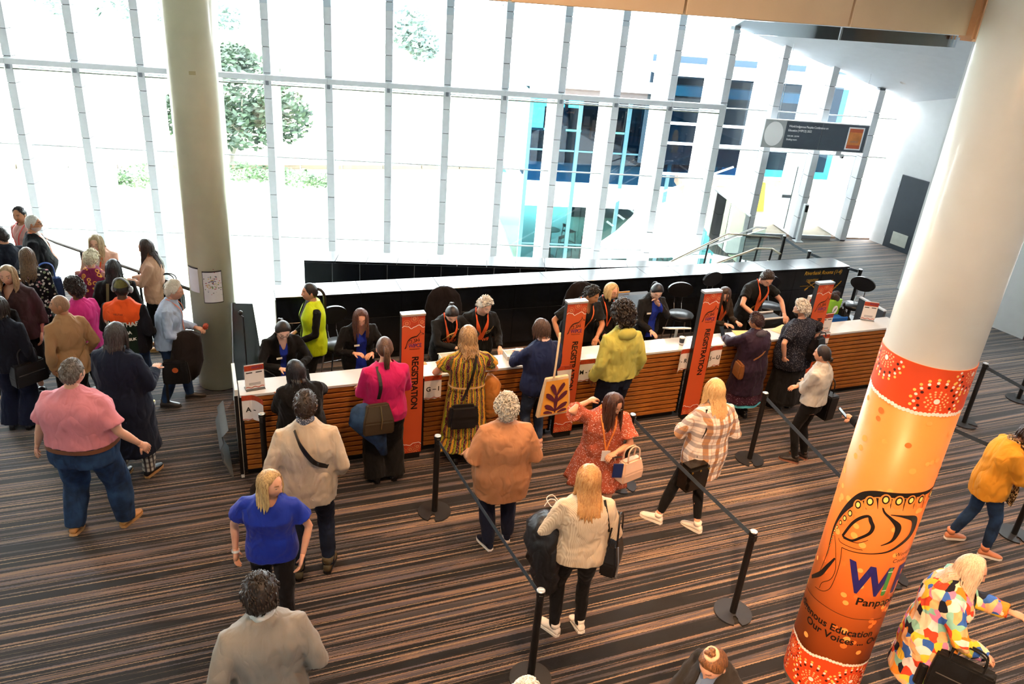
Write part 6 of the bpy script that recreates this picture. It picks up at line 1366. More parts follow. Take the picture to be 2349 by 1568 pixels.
def draped(name, lb, pos, rot, rings, mat, cat='jacket', seed=1, n=28, amp=.10):
    mb = MB(); rr = random.Random(seed); ph = [rr.uniform(0, 6) for _ in range(4)]; R_ = []
    for k, (z, rx, ry, cx_, cy_) in enumerate(rings): R_.append([(cx_+rx*math.cos(a)*(1+amp*math.sin(5*a+ph[0]+k*.25)+amp*.6*math.sin(9*a+ph[1]-k*.2)+amp*.7*math.sin(2*a+ph[3]+k)), cy_+ry*math.sin(a)*(1+amp*math.sin(4*a+ph[2]+k*.6)), z) for a in [2*math.pi*i/n for i in range(n)]])
    return tag(ob(name, mb.loft(R_), mat, None, pos, rot, smooth=True), lb, cat)

# ------------------------------------------------------------------ the crowd, far left
f = Fig('man with sunglasses pushed up and a red lanyard standing by the window', -7.25, 10.72, 1.66, 165, skin='tan', head=(15, 5)); f.body(); f.top(fabric('dusty_pink', '#c99a92'), hem=.86, sleeve='short', cut=RN(.05)); f.trousers(CHAR); f.shoes(BSH); f.hair('short', '#141012', '#2a2422', line=.02); f.lanyard('#d32a24', 1, 1.0, spread=.085); f.glasses('#101010', .06)
f = Fig('grey bearded man in a black suit beside the guard rail', -6.78, 10.18, 1.72, -62, w=1.22, belly=.10, skin='tan', head=(-10, 0)); f.body(beard='#c9c2ba'); f.top(fabric('black_suit', '#16181c'), 'jacket', .72, .026, 'long', .015, parts=[('shirt', OPEN(1.0, .0, 1.47, .085), fabric('white_shirt', '#d9d6d2'), .006)], flare=.05); f.trousers(fabric('black_suit', '#16181c')); f.shoes(BSH); f.hair('short', '#b5afa8', '#d8d3cc', th=.004); f.glasses(); f.lanyard('#e86a34', 1, 1.05)
f = Fig('dark haired man in a navy jacket at the edge of the crowd', -6.79, 9.61, 1.72, 78, skin='light', head=(5, 22)); f.body(); f.top(fabric('navy_jacket', '#171c28'), 'jacket', .80, .024, 'long', .012, collar=.062); f.trousers(CHAR); f.shoes(BSH); f.hair('short', '#100c0c', '#2a1f1c', th=.018)
f = Fig('woman with curly brown hair in a floral print top', -6.27, 9.22, 1.60, 25, skin='fair', head=(10, 0)); f.body(); f.top(M_FLOR, hem=.70, off=.02, sleeve='long', loose=.01); f.trousers(BLK); f.shoes(BSH); f.hair('long', '#3a281c', '#7d5c3c', L=.44, wave=.035, n=64)
bag_box('shoulder_bag', 'blue edged grey tote bag beside the floral print woman', (-6.32, 9.62, 1.05), .6, .34, .12, .34, fabric('blue_grey_bag', '#2e4266'), .05, .22, plain('blue_strap', '#2c55a5', .5))
f = Fig('woman in a brown blouse and long black skirt with sandals', -5.976, 8.418, 1.70, 186, w=1.10, dp=1.1, belly=.06, skin='fair', head=(8, 8)); f.body(brow='#7a5b40'); f.top(fabric('brown_blouse', '#3f2a2c', .8), 'blouse', .80, .022, '3q', .03, cut=VN(.14, .07), flare=.12, cuff=.02); f.skirt(fabric('black_skirt', '#0f0f12'), .27, 1.0, .016, .05, 9, .03); f.shoes(BSH, BSH, open_=True, name='sandal'); f.hair('long', '#8a6b4a', '#c9a87c', L=.30, n=54, front=68)
f = Fig('woman in navy carrying a dark handbag at the frame edge', -5.62, 7.62, 1.62, 8, w=1.1, skin='light'); f.body(); f.top(fabric('navy_knit', '#161a26'), 'sweater', .80, .02, 'long', .015); f.trousers(fabric('navy_wide', '#131a30'), wide=.03, flare=.05); f.shoes(BSH); f.hair('bob', '#1a1413', '#33281f', L=.22)
bag_box('handbag', 'stiff dark grey handbag hanging beside the woman in navy', (-5.42, 7.62, .88), R(60), .36, .14, .27, plain('dark_leather', '#1b1c1f', .4), .10, .18, None, M_ALU)
f = Fig('woman in black with leopard print boots behind the woman in navy', -5.93, 7.98, 1.58, 20, skin='tan'); f.body(); f.top(BLK, 'coat', .55, .025, 'long', .02, flare=.05); f.trousers(BLK); f.shoes(M_LEO, BSH, boot=.12, name='boot'); f.hair('bob', '#120e0d', '#241c18', L=.2)
f = Fig('blonde woman with glasses in a pale pink coat by the guard rail', -5.78, 10.02, 1.62, 190, w=1.12, skin='pale', head=(0, 22), arms={'l': (-.12, .30, .95), 'r': (.14, .30, .98)}); f.body(brow='#5c4632'); f.top(fabric('pale_pink_coat', '#d8a891', .8), 'coat', .70, .026, 'long', .02, parts=[('shirt', OPEN(.9, .03, 1.47, .06), fabric('cream_top', '#d6c9bd'), .006)]); f.trousers(CHAR); f.shoes(BSH); f.hair('long', '#8a7352', '#c7b088', L=.40, n=60, front=66); f.glasses('#2a2220'); f.lanyard('#e7562a', 1, 1.0)
f = Fig('white haired woman in a purple and orange patterned vest', -5.62, 9.50, 1.52, 8, w=1.12, skin='fair', head=(0, 10)); f.body(); f.top(fabric('dusty_rose_knit', '#b98078'), 'sweater', .82, .018, 'long', .01); f.top(M_PURO, 'vest', .86, .034, 'none', .0, wr=.003); f.trousers(CHAR); f.shoes(BSH); f.hair('curly', '#d6c9a8', '#efe6d0', th=.018, n=110, curlr=.017); f.strap([f.surf(-.08, 1.40, .05, True), f.surf(-.10, 1.2, .055, True), f.surf(-.12, 1.0, .06, True)], .03, plain('tan_strap', '#c8813a', .5), side=(1, 0, 0))
f = Fig('black haired woman in a black coat with an olive strap', -5.09, 9.07, 1.60, 18, w=1.15, skin='tan'); f.body(); f.top(BLK, 'coat', .62, .026, 'long', .02, flare=.04); f.trousers(BLK); f.shoes(BSH); f.hair('long', '#0c0a0c', '#1d191c', L=.30, n=60); f.strap([f.surf(-.07, 1.42, .05, True), f.surf(-.09, 1.2, .058, True), f.surf(-.13, .95, .06, True)], .035, plain('olive_strap', '#5c5a3a', .6), side=(1, 0, 0))
f = Fig('long haired woman in a beige blazer looking at her phone by the column', -5.0, 9.90, 1.63, 100, skin='tan', head=(0, 14), arms={'l': (-.08, .34, 1.10, -.5, -.4, -.8, .5), 'r': (.06, .32, 1.06, .5, -.6, -.8, .5)}); f.body(); f.top(fabric('beige_blazer', '#c79b82', .75), 'blazer', .78, .024, 'long', .01, parts=[('shirt', OPEN(.8, .05, 1.47, .05), fabric('white_shirt', '#d9d6d2'), .006)]); f.trousers(BLK, off=.006); f.shoes(TANSH, BRSOLE, boot=.06, name='boot'); f.hair('long', '#1c1310', '#43302a', L=.46, n=74, wave=.012); f.lanyard('#d9442c', 1, 1.05)
phone('dark phone held by the woman in the beige blazer', f.wpt((0, .43, 1.14)), f.yaw, .7)
bag_box('shoulder_bag', 'slouchy black bag hanging at the side of the beige blazer woman', f.wpt((-.02, -.20, 1.05)), f.yaw+R(80), .34, .16, .40, fabric('black_nylon', '#121214', .7), .1, .14)
f = Fig('woman with dark curls and a hot pink top', -5.22, 8.44, 1.55, 68, w=1.1, skin='brown', head=(5, 0)); f.body(); f.top(fabric('hot_pink', '#d2307f', .8), 'top', .74, .02, 'long', .02, flare=.06); f.trousers(BLK); f.shoes(BSH); f.hair('curly', '#1a1210', '#3a2a24', th=.03, n=150, curlr=.022)
f = Fig('bald man in a tan blazer looking away from the queue', -4.98, 7.74, 1.66, 55, w=.90, bust=0, skin='tan', head=(60, -6), arms={'l': (-.20, -.02, .86), 'r': (.20, .08, .90)}); f.body(); f.top(fabric('tan_blazer', '#a67c55', .8), 'blazer', .74, .024, 'long', .012, collar=.058, flare=.05); f.trousers(BLK); f.shoes(BSH); f.hair('short', '#8a6448', '#a87c5c', th=.001, line=.004)
f = Fig('man in a green cap, headphones and an orange and black team shirt', -4.566, 8.241, 1.70, 4, w=1.30, dp=1.15, belly=.06, skin='dark', arms={'l': (-.20, .22, .98), 'r': (.24, .20, 1.0)}); f.body()
OR = fabric('team_orange', '#e2511f'); GRN = fabric('team_dark_green', '#10241c')
f.top(fabric('team_black', '#14161f'), 'team_shirt', .82, .020, '3q', .02, parts=[('orange_yoke', lambda L: (L[:, 2] > 1.22+.03*np.sin(L[:, 0]*40)) & (np.abs(L[:, 0]) < .21) , OR, 0), ('green_panel', lambda L: (L[:, 2] <= 1.25) & (L[:, 2] > .8) & (np.abs(L[:, 0]) < .17) & (L[:, 1] < 0), GRN, 0)])
for tx, sz, x, z in [('AWO OTHAR', .082, -.20, 1.19), ('KIBA', .06, .02, 1.09), ('TEBUK', .045, .05, 1.01)]:
    t = up_plane(text_mb(tx, sz, bold=.025, spacing=.9), 0); t.v = [(p[0]*.85+x, 0, p[2]+z) for p in t.v]; f.decal('lettering', t, plain('white_print_cloth', '#e8e2d8', .7), True, .052)
t = up_plane(text_mb('MEUTAR', .028), 0); t.v = [(p[0]-.05, 0, p[2]+1.33) for p in t.v]; f.decal('lettering', t, M_INK, True, .052)
f.trousers(M_JEANS); f.shoes(plain('yellow_shoe', '#c9a62a', .5), WSOLE); f.hair('short', '#100c0a', '#1c1512', th=.004)
cp = MB(); az = np.abs(HD[:, 0]); okc = HV[:, 2] > .028; P_ = HV*1.13; W_ = (P_@np.array(f.HR).T)+np.array(f.hc); fs = [q for q in HF if all(okc[i] for i in q)]; us = sorted({i for q in fs for i in q}); mp_ = {q: j for j, q in enumerate(us)}
cp.add([tuple(W_[i]) for i in us], [tuple(mp_[i] for i in q) for q in fs]); cap = f.part('cap', cp, fabric('olive_cap', '#6a6338'))
br = MB(); br.loft([[f.hc + f.HR @ Vector((.07*math.cos(a), .08+.085*math.sin(a), .034+dz_)) for a in [math.pi*i/10 for i in range(11)]] for dz_ in (0, .006)], False, False, False); f.part('cap_peak', br, fabric('olive_cap', '#6a6338'), False, cap)
hp_ = MB(); hp_.tube([f.hc + f.HR @ Vector((.098*math.cos(a), -.015-.02*math.sin(a), .0+.14*math.sin(a))) for a in [math.pi*i/12 for i in range(13)]], .011, 8)
for sg in (-1, 1): hp_.ball(f.hc + f.HR @ Vector((sg*.098, -.005, -.005)), .024, .038, .042, 10, 8)
f.part('headphones', hp_, plain('grey_headphones', '#8d9094', .35))
f = Fig('woman in a long navy coat and checked trousers seen from behind', -3.938, 6.86, 1.80, -6, w=1.04, dp=1.0, skin='fair', arms={'l': (-.14, .26, 1.05), 'r': (.18, .28, 1.12)}, feet={'l': (-.11, -.05, 0, 5), 'r': (.12, .08, 0, -5)}); f.body(); f.top(fabric('navy_coat', '#121a2c'), 'coat', .36, .03, 'long', .035, flare=.10, armk=1.15); f.trousers(M_CHECK, wide=.01); f.shoes(BSH, BRSOLE); f.hair('bob', '#1a1716', '#4a4340', L=.25, n=70, front=70)
f = Fig('heavy man in a pink short sleeved shirt and jeans walking away', -3.86, 5.93, 1.86, 2, w=1.58, dp=1.55, belly=.10, bust=0, skin='fair', head=(-14, 4), arms={'l': (-.42, .06, .84), 'r': (.44, .10, .90)}, feet={'l': (-.17, -.02, .02, 12, 18), 'r': (.19, .16, 0, -14, 0)}); f.body(); f.top(fabric('pink_shirt', '#d6828a', .8, var=.08), 'shirt', .985, .022, 'elbow', .016, cuff=.012, collar=.066, wr=.008, fadd=.0)
f.trousers(M_JEANS, waist=1.0, wide=.028); mb = MB(); mb.loft([f.tring(.95, .026, 40), f.tring(.985, .026, 40)], False, False); f.part('belt', mb, plain('brown_belt', '#6b3a1e', .45)); f.shoes(TANSH, BRSOLE); f.hair('short', '#3a2c22', '#8a7f74', th=.008)
for x0, x1 in ((-.16, -.05), (.05, .16)): f.patch('back_pocket', x0, x1, .80, .90, M_JEANS, True, .020)
f = Fig('white haired man in a pale blue shirt with an orange lanyard reaching toward the column', -4.20, 8.46, 1.64, -74, w=1.08, belly=.06, skin='fair', lean=14, head=(-4, 6), arms={'l': (-.06, .34, 1.04, -.5, -.5, -1, .6), 'r': (.20, .30, 1.0)}, feet={'l': (-.10, .20, 0, 5), 'r': (.11, -.08, 0, -5)}); f.body(brow='#cfc6ba'); f.top(fabric('pale_blue_shirt', '#aab8cf', .8), 'shirt', .84, .02, 'long', .02, collar=.06); f.trousers(M_JEANS); f.shoes(GRAYSH); f.hair('short', '#cfc3ae', '#efe8da', th=.02, noise_=.002); f.lanyard('#ea6a2a', 1, 1.0); f.glasses('#8a6a4a')
draped('carried_jacket', 'dark brown jacket draped over the arm of the white haired man', f.wpt((.22, .22, 0)), f.yaw, [(.42, .03, .05, 0, .02), (.50, .10, .14, 0, 0), (.70, .12, .19, 0, .02), (.90, .11, .18, 0, .04), (1.02, .09, .16, 0, .05), (1.08, .03, .06, 0, .05)], fabric('dark_brown_jacket', '#241d1c'), 'jacket', 4)
bg_ = bag_box('messenger_bag', 'black bag with an orange round badge carried by the white haired man', f.wpt((.34, .12, .78)), f.yaw+R(90), .30, .12, .30, fabric('black_nylon', '#121214', .7), .1, 0); mb = MB(); ringz(mb, 0, -.10, .0001, .035, -.072, 16); ob('round_badge', mb, plain('orange_badge', '#c95a28', .5), bg_); ob('dangling_strap', MB().strip([(-.12, 0, -.28), (-.13, 0, -.45), (-.13, 0, -.58)], .03, (1, 0, 0)), M_BLKPLAS, bg_)
t = tag(ob('snack_packet', MB().box(-.05, .05, -.03, .03, -.025, .025), plain('red_packet', '#a8452e', .4, var=.4, nscale=40), None, f.wpt((-.06, .46, 1.05)), f.yaw, bev=.01, seg=2), 'small red packet held by the white haired man', 'packet')

# ------------------------------------------------------------------ staff behind the counter (they face the queue)
SY = 203
def staff(lb, s, d, H, yaw=0, **kw): p = cpos(s, d); return Fig(lb, p.x, p.y, H, SY+yaw, **kw)
CT = 1.03
BLUEP = lambda mt=None: [('blouse', OPEN(.85, .075, 1.47, .062), mt or COB, .008)]
def name_badge(f, x, z): c = f.surf(x, z, .040); mb = MB(); mb.box(c.x-.035, c.x+.035, c.y-.003, c.y+.004, c.z-.012, c.z+.012); f.part('name_badge', mb, plain('name_badge', '#e9e2d5', .4), False)
f = staff('seated woman with glasses, black blazer and blue blouse looking down', .52, 1.02, 1.60, 8, z=-.10, w=1.12, lean=16, skin='pale', head=(0, 34), arms={'l': (-.12, .42, 1.14, -1, -.3, -.6), 'r': (.10, .42, 1.14, 1, -.3, -.6)}, headk=1.03); f.body(); f.top(BLK, 'blazer', .80, .02, 'long', .012, cut=VN(.15, .055), parts=[('blouse', OPEN(1.0, .03, 1.47, .055), COB, .006)]); f.trousers(BLK); f.shoes(BSH); f.hair('bun', '#120d0c', '#2c211d', th=.014); f.glasses('#2a2424'); name_badge(f, .06, 1.22)
f = staff('woman in a yellow high visibility vest with a long ponytail', .98, 1.55, 1.62, -85, skin='light', arms={'l': (-.17, .26, .98, -.4, -1, -.4), 'r': (.19, .20, .96, .4, -1, -.4)}); f.body(); f.top(BLK, 'shirt', .84, .014, 'long', .008, cut=VN(.09, .05)); f.top(fabric('hi_vis_yellow', '#c9dc1a', .6, sheen=.0), 'vest', .74, .034, 'none', .012, parts=[('vest_opening', OPEN(.70, .030, 1.47, .060), fabric('charcoal_shirt', '#3a3234'), .012)], flare=.02, wr=.004); f.trousers(BLK); f.shoes(BSH); f.hair('ponytail', '#120e0d', '#2e2622', th=.008, L=.36)
f = staff('woman with long brown hair, black cardigan and blue blouse sorting papers', 1.43, .95, 1.58, 4, skin='fair', w=1.08, lean=10, head=(-8, 26), arms={'l': (-.08, .36, 1.14, -1, -.4, -.6, .5), 'r': (.14, .34, 1.16, 1, -.4, -.6, .5)}); f.body(brow='#4a3020'); f.top(BLK, 'cardigan', .76, .02, 'long', .014, cut=VN(.13, .075), parts=BLUEP()); f.trousers(BLK); f.shoes(BSH); f.hair('long', '#33201a', '#6b4230', L=.36, n=70, front=64); name_badge(f, .07, 1.22)
def tee_logo(f, z=1.12, x=-.10, s=.20, col='#e8b56a'):
    f.decal('emblem', kangaroo(MB(), x, z+.04, s, 0), plain('gold_tee_print', col, .7), False, .040); t = up_plane(text_mb('WIPCE', .075, bold=.02), 0); t.v = [(p[0]*.85+x+.02, 0, p[2]+z-.03) for p in t.v]; f.decal('lettering', t, plain('orange_tee_print', '#e0602a', .7), False, .041)
f = staff('young woman with tied dark hair and orange lanyards bending over the counter', 2.52, .98, 1.62, 6, skin='pale', lean=22, head=(-10, 46), arms={'l': (-.18, .40, 1.10, -1, -.3, -.3), 'r': (.02, .46, 1.12, 1, -.3, -.5)}); f.body(); f.top(BLKT, 'shirt', .80, .018, 'long', .012); f.trousers(BLK); f.shoes(BSH); f.hair('bun', '#141011', '#332a2a', th=.010, L=.03); f.lanyard('#ea5a22', 2, 1.12); tee_logo(f)
f = staff('grey haired woman with glasses on her head and several orange lanyards', 2.98, 1.02, 1.62, -4, skin='pale', w=1.15, lean=16, head=(22, 28), arms={'l': (-.22, .36, 1.0), 'r': (.20, .40, 1.08)}); f.body(brow='#8a8078'); f.top(BLKT, 'shirt', .80, .02, 'long', .016, cut=RN(.04)); f.trousers(BLK); f.shoes(BSH); f.hair('curly', '#b5aea6', '#e3ddd4', th=.016, n=110, curlr=.014); f.glasses('#2a2a2a', .055); f.lanyard('#ea5a22', 3, 1.06); tee_logo(f, 1.06, .0)
f = staff('broad person in a black polo leaning on the counter', 4.42, 1.02, 1.70, 0, w=1.38, dp=1.25, skin='tan', lean=24, head=(34, 22), arms={'l': (-.06, .46, 1.02, -1, -.3, -.4), 'r': (.40, .30, .98, 1, -.6, 0)}); f.body(); f.top(BLKT, 'polo_shirt', .80, .022, 'elbow', .014, collar=.066, cut=VN(.10, .045)); f.trousers(BLK); f.shoes(BSH); f.hair('curly', '#100d0d', '#2c2624', th=.012, n=90, curlr=.016); f.lanyard('#ea6a2c', 1, 1.05); f.decal('chest_logo', kangaroo(MB(), .10, 1.22, .08, 0), plain('white_tee_print', '#d9d5cc', .7), False, .034)
f = staff('smiling blonde woman with glasses in black', 4.84, 1.10, 1.60, 0, skin='fair', lean=8, head=(24, 14), arms={'l': (-.12, .34, 1.0), 'r': (.14, .36, 1.0)}); f.body(brow='#8a6a44', lips='#c96a5c'); f.top(BLKT, 'shirt', .80, .02, 'long', .014); f.trousers(BLK); f.shoes(BSH); f.hair('bob', '#a8824a', '#e3c48a', L=.20, n=62, front=66, puff=.3); f.glasses('#7a6a5a'); f.lanyard('#ea5a22', 1, 1.05)
f = staff('woman with a black ponytail, blazer and blue blouse touching her mouth', 5.55, 1.08, 1.60, 2, skin='pale', lean=10, head=(-14, 36), arms={'l': (-.02, .19, 1.36, -1, -.2, -.7, .9), 'r': (.14, .34, 1.0)}); f.body(); f.top(CHAR, 'blazer', .78, .02, 'long', .012, cut=VN(.10, .06), parts=BLUEP()); f.trousers(BLK); f.shoes(BSH); f.hair('ponytail', '#0e0c0e', '#26232a', th=.014, L=.30); name_badge(f, .11, 1.24)
f = staff('woman with long brown hair and orange lanyards looking down at papers', 6.60, .98, 1.55, 4, skin='fair', lean=16, head=(-28, 40), arms={'l': (-.14, .40, 1.12), 'r': (.10, .42, 1.12)}); f.body(); f.top(fabric('dark_olive_top', '#2a2118'), 'shirt', .78, .02, 'long', .012); f.trousers(BLK); f.shoes(BSH); f.hair('long', '#1d1512', '#4a3428', L=.36, n=66, front=66); f.lanyard('#f0622a', 3, 1.06, spread=.06)
f = staff('bearded man in a black tee with orange lanyards leaning on both hands', 7.30, 1.10, 1.76, 2, w=1.10, bust=0, skin='fair', lean=24, head=(-12, 36), arms={'l': (-.26, .46, 1.03, -1, -.6, 0), 'r': (.24, .46, 1.05, 1, -.6, 0)}); f.body(beard='#2c2018'); f.top(BLKT, 'tee_shirt', .80, .018, 'short', .012, cuff=.012); f.trousers(BLK); f.shoes(BSH); f.hair('short', '#1c1410', '#3d2c22', th=.014); f.lanyard('#f0622a', 3, .98); f.decal('emblem', kangaroo(MB(), -.10, 1.0, .22, 0), plain('gold_tee_print', '#e8b56a', .7), False, .040)

# ------------------------------------------------------------------ visitors at the counter
f = Fig('black haired woman in a black coat holding a phone at the A sign', -2.115, 6.90, 1.54, 30, w=1.28, dp=1.2, skin='tan', head=(32, 18), arms={'l': (-.16, .36, 1.14), 'r': (.20, .44, 1.16, 1, -.3, -.5)}); f.body(); f.top(BLK, 'coat', .55, .03, 'long', .025, flare=.05, armk=1.1); f.trousers(BLK); f.shoes(BSH); f.hair('bob', '#0d0b0d', '#26222a', L=.27, n=72, front=72, puff=.4); f.glasses('#d8d2c8')
phone('dark phone held over the counter by the black haired woman', f.wpt((.20, .52, 1.24)), f.yaw, -.6)
bag_box('leather_bag', 'black leather bag with gold studs at the feet of the black haired woman', (-2.02, 6.62, .52), R(20), .30, .14, .30, plain('black_leather', '#131214', .4), .1, .2, None, plain('gold_trim', '#c9a24a', .3, 1.0))
f = Fig('dark haired man in a beige overshirt with a crossbody strap', -1.70, 5.66, 1.90, 14, w=1.12, bust=0, skin='fair', head=(-6, 0), arms={'l': (-.20, .10, .92), 'r': (.22, .14, .92)}, feet={'l': (-.10, -.04, 0, 6), 'r': (.14, .02, 0, -12)}); f.body(); f.top(fabric('beige_overshirt', '#b7a692', .9), 'overshirt', .80, .024, 'long', .02, collar=.064, tail=.05, wr=.008, vox=.013); f.trousers(M_JEANSD); f.shoes(plain('olive_boot', '#4a3f28', .5), BSH, boot=.03, name='boot'); f.hair('short', '#1c1512', '#3f332c', th=.010, line=.0); f.strap([f.surf(-.08, 1.44, .052, True), f.surf(-.03, 1.34, .058, True), f.surf(.06, 1.2, .06, True), f.surf(.16, 1.11, .055, True)], .035, M_BLKPLAS)
mb = MB(); c0 = f.up(0, 0, 1.455); mb.tube([c0, c0.lerp(f.spine(1.52), .9)], [.072, .066], 18); f.part('inner_collar', mb, M_GEO)
f = Fig('woman in a magenta sweater with a ponytail and black wide trousers', -1.30, 7.215, 1.72, 24, w=1.22, dp=1.15, belly=.04, skin='fair', head=(-6, 16), arms={'l': (-.20, .30, 1.02), 'r': (.22, .34, 1.06)}); f.body(); f.top(fabric('magenta_knit', '#c01e5c', .85), 'sweater', .80, .018, '3q', .012, cut=RN(.05, .09), wr=.005); f.trousers(fabric('black_wide', '#0e0d0f'), wide=.035, flare=.04); f.shoes(BSH, BSH, boot=.04, name='boot'); f.hair('ponytail', '#2e1f18', '#6a4a36', th=.010, L=.24)
f.strap([f.surf(-.10, 1.44, .05, True), f.surf(-.09, 1.28, .06, True), f.surf(-.11, 1.12, .07, True)], .035, M_BLKPLAS, side=(1, 0, 0))
hb = bag_box('metallic_handbag', 'bronze leather handbag with chain trim hanging behind the magenta sweater', f.wpt((-.14, -.26, 1.12)), f.yaw, .32, .14, .34, plain('bronze_leather', '#4a3d2c', .3, .4), .30, 0); ob('chain', MB().tube([(.02, -.06, 0), (.03, -.085, -.15), (.02, -.085, -.26)], .007, 6), plain('chain_gold', '#cdb98a', .3, 1.0), hb)
draped('carried_jacket', 'blue denim jacket tucked behind the bronze handbag', f.wpt((-.20, -.22, 0)), f.yaw, [(.48, .04, .03, .14, 0), (.62, .07, .05, .10, 0), (.78, .14, .08, .02, 0), (.92, .20, .10, -.03, 0), (1.04, .14, .09, -.06, .02), (1.10, .06, .05, -.08, .02)], M_JEANS, 'jacket', 8)
f = Fig('woman with wavy blonde hair in a colourful printed dress', -.47, 7.70, 1.72, 18, w=1.14, skin='fair', head=(0, 8), arms={'l': (-.24, .30, 1.04, -1, -.4, -.5), 'r': (.24, .30, 1.06, 1, -.4, -.5)}); f.body(); f.top(M_DRESS, 'dress_bodice', .98, .02, 'short', .008, cuff=.02, puff=.0, cut=RN(.06, .09)); f.skirt(M_DRESS, .40, 1.02, .018, .05, 13, .05, 'dress_skirt'); f.skirt(M_DRESS, .24, .44, .05, .07, 15, .07, 'dress_flounce'); f.shoes(BSH, BSH, boot=.16, name='boot'); f.hair('long', '#6b5138', '#c09a68', L=.36, n=90, wave=.045, front=70)
mb = MB(); mb.loft([f.tring(1.025, .030, 36), f.tring(1.045, .030, 36)], False, False); f.part('cord_belt', mb, plain('tan_cord', '#c9a06a', .7)); f.strap([f.surf(.06, 1.42, .06, True), f.surf(.03, 1.25, .05, True), f.surf(-.02, 1.05, .05, True), f.surf(-.08, .92, .07, True)], .03, M_BLKPLAS, side=(1, 0, 0))
bag_box('slouch_bag', 'slouchy black leather bag hanging behind the printed dress', f.wpt((-.08, -.24, .90)), f.yaw, .34, .12, .30, plain('black_leather', '#131214', .4), .12, 0, bev=.035)
draped('carried_jacket', 'quilted mustard puffer jacket over the arm of the printed dress woman', f.wpt((.30, .02, 0)), f.yaw, [(.56, .05, .04, 0, 0), (.62, .10, .09, 0, 0), (.66, .08, .075, 0, 0), (.71, .11, .10, 0, 0), (.75, .09, .08, 0, 0), (.80, .115, .105, 0, 0), (.84, .09, .085, 0, 0), (.89, .115, .105, .01, 0), (.93, .09, .09, .01, 0), (.98, .105, .10, .01, .02), (1.04, .08, .08, 0, .03), (1.10, .03, .05, -.02, .04)], fabric('mustard_puffer', '#a5672a', .6), 'jacket', 3, amp=.04)
f = Fig('woman in a navy sweater with a printed tote bag on her shoulder', .36, 8.08, 1.72, 34, w=1.15, dp=1.1, skin='fair', head=(22, 12), arms={'l': (-.10, .36, 1.16, -1, -.4, -.6, .7), 'r': (.20, .28, 1.04)}, feet={'l': (-.08, 0, 0, 4), 'r': (.09, .03, 0, -4)}); f.body(); f.top(fabric('navy_sweater', '#172347'), 'sweater', .82, .022, 'long', .02, collar=.055); f.trousers(M_JEANSF, off=.006, crop=.08); f.shoes(plain('pink_shoe', '#cfa08c', .5), WSOLE); f.hair('bob', '#2a1e1a', '#5c4438', L=.20, n=70, front=70)
mb = MB(); c0 = f.up(0, 0, 1.455); mb.tube([c0, c0.lerp(f.spine(1.50), .9)], [.078, .066], 18); f.part('shirt_collar', mb, fabric('pale_pink_cotton', '#d8bcb8'))
tt = thing('tote_bag', 'canvas tote bag with a purple and yellow leaf print', 'bag', f.wpt((.04, -.26, .86)), f.yaw+R(-6)); tt.scale = (1.15, 1.15, 1.2)
ob('body', MB().loft([[(-.19, -.03, -.20), (.19, -.03, -.20), (.19, .02, -.20), (-.19, .02, -.20)], [(-.165, -.035, 0), (.165, -.035, 0), (.165, .02, 0), (-.165, .02, 0)], [(-.13, -.02, .22), (.13, -.02, .22), (.13, .01, .22), (-.13, .01, .22)]]), fabric('cream_canvas', '#d9c3a0'), tt, bev=.008)
pn = MB(); pn.quad((-.165, -.0405, -.17), (.165, -.0405, -.17), (.125, -.030, .19), (-.125, -.030, .19)); ob('yellow_print', pn, plain('yellow_ink', '#e8a13a', .7), tt)
lv = MB()
for x0, z0, x1, z1, w_ in [(0, -.16, 0, .02, .05), (0, -.14, -.12, -.08, .06), (0, -.14, .13, -.08, .06), (0, -.05, -.12, .05, .06), (0, -.05, .12, .05, .06), (0, .02, -.07, .15, .06), (0, .02, .08, .15, .055), (-.03, -.16, -.13, -.15, .04), (.03, -.16, .13, -.15, .04)]: stroke(lv, [(x0, z0, .012), ((x0+x1)/2, (z0+z1)/2+.01, w_*.8), (x1*.9, z1*.95, w_*.7), (x1, z1, .01)], 0)
lv.v = [(p[0], -.0425+.028*max(0, p[2])*0.2-.0, p[2]) for p in lv.v]; ob('leaf_print', lv, plain('plum_ink', '#5c1f36', .7), tt)
ob('handle', MB().strip(crom([(-.05, -.03, .20), (-.035, -.02, .36), (0.02, .06, .62), (.05, .12, .60)], 5), .022, (1, 0, 0), .002), fabric('cream_canvas', '#d9c3a0'), tt)
f = Fig('curly haired person in a lime hoodie and dark jeans', 1.29, 8.38, 1.84, 26, w=1.15, bust=.0, skin='brown', head=(-4, 8), arms={'l': (-.24, .06, .86), 'r': (.26, .06, .86)}); f.body(); f.top(fabric('lime_hoodie', '#b3ad55', .9), 'hoodie', .88, .024, 'long', .018, wr=.010, cuff=.012, armk=1.05)
mb = MB(); mb.ball(f.up(0, -.095, 1.435), .115, .055, .075, 16, 10); f.part('hood', mb, fabric('lime_hoodie', '#b3ad55', .9)); f.trousers(M_JEANSD, wide=.015); f.shoes(BSH, WSOLE); f.hair('curly', '#0f0b0a', '#2c211d', th=.035, n=190, curlr=.020, puff=.4)
for x0, x1 in ((-.13, -.03), (.03, .13)): f.patch('back_pocket', x0, x1, .76, .86, M_JEANSD, True, .014)
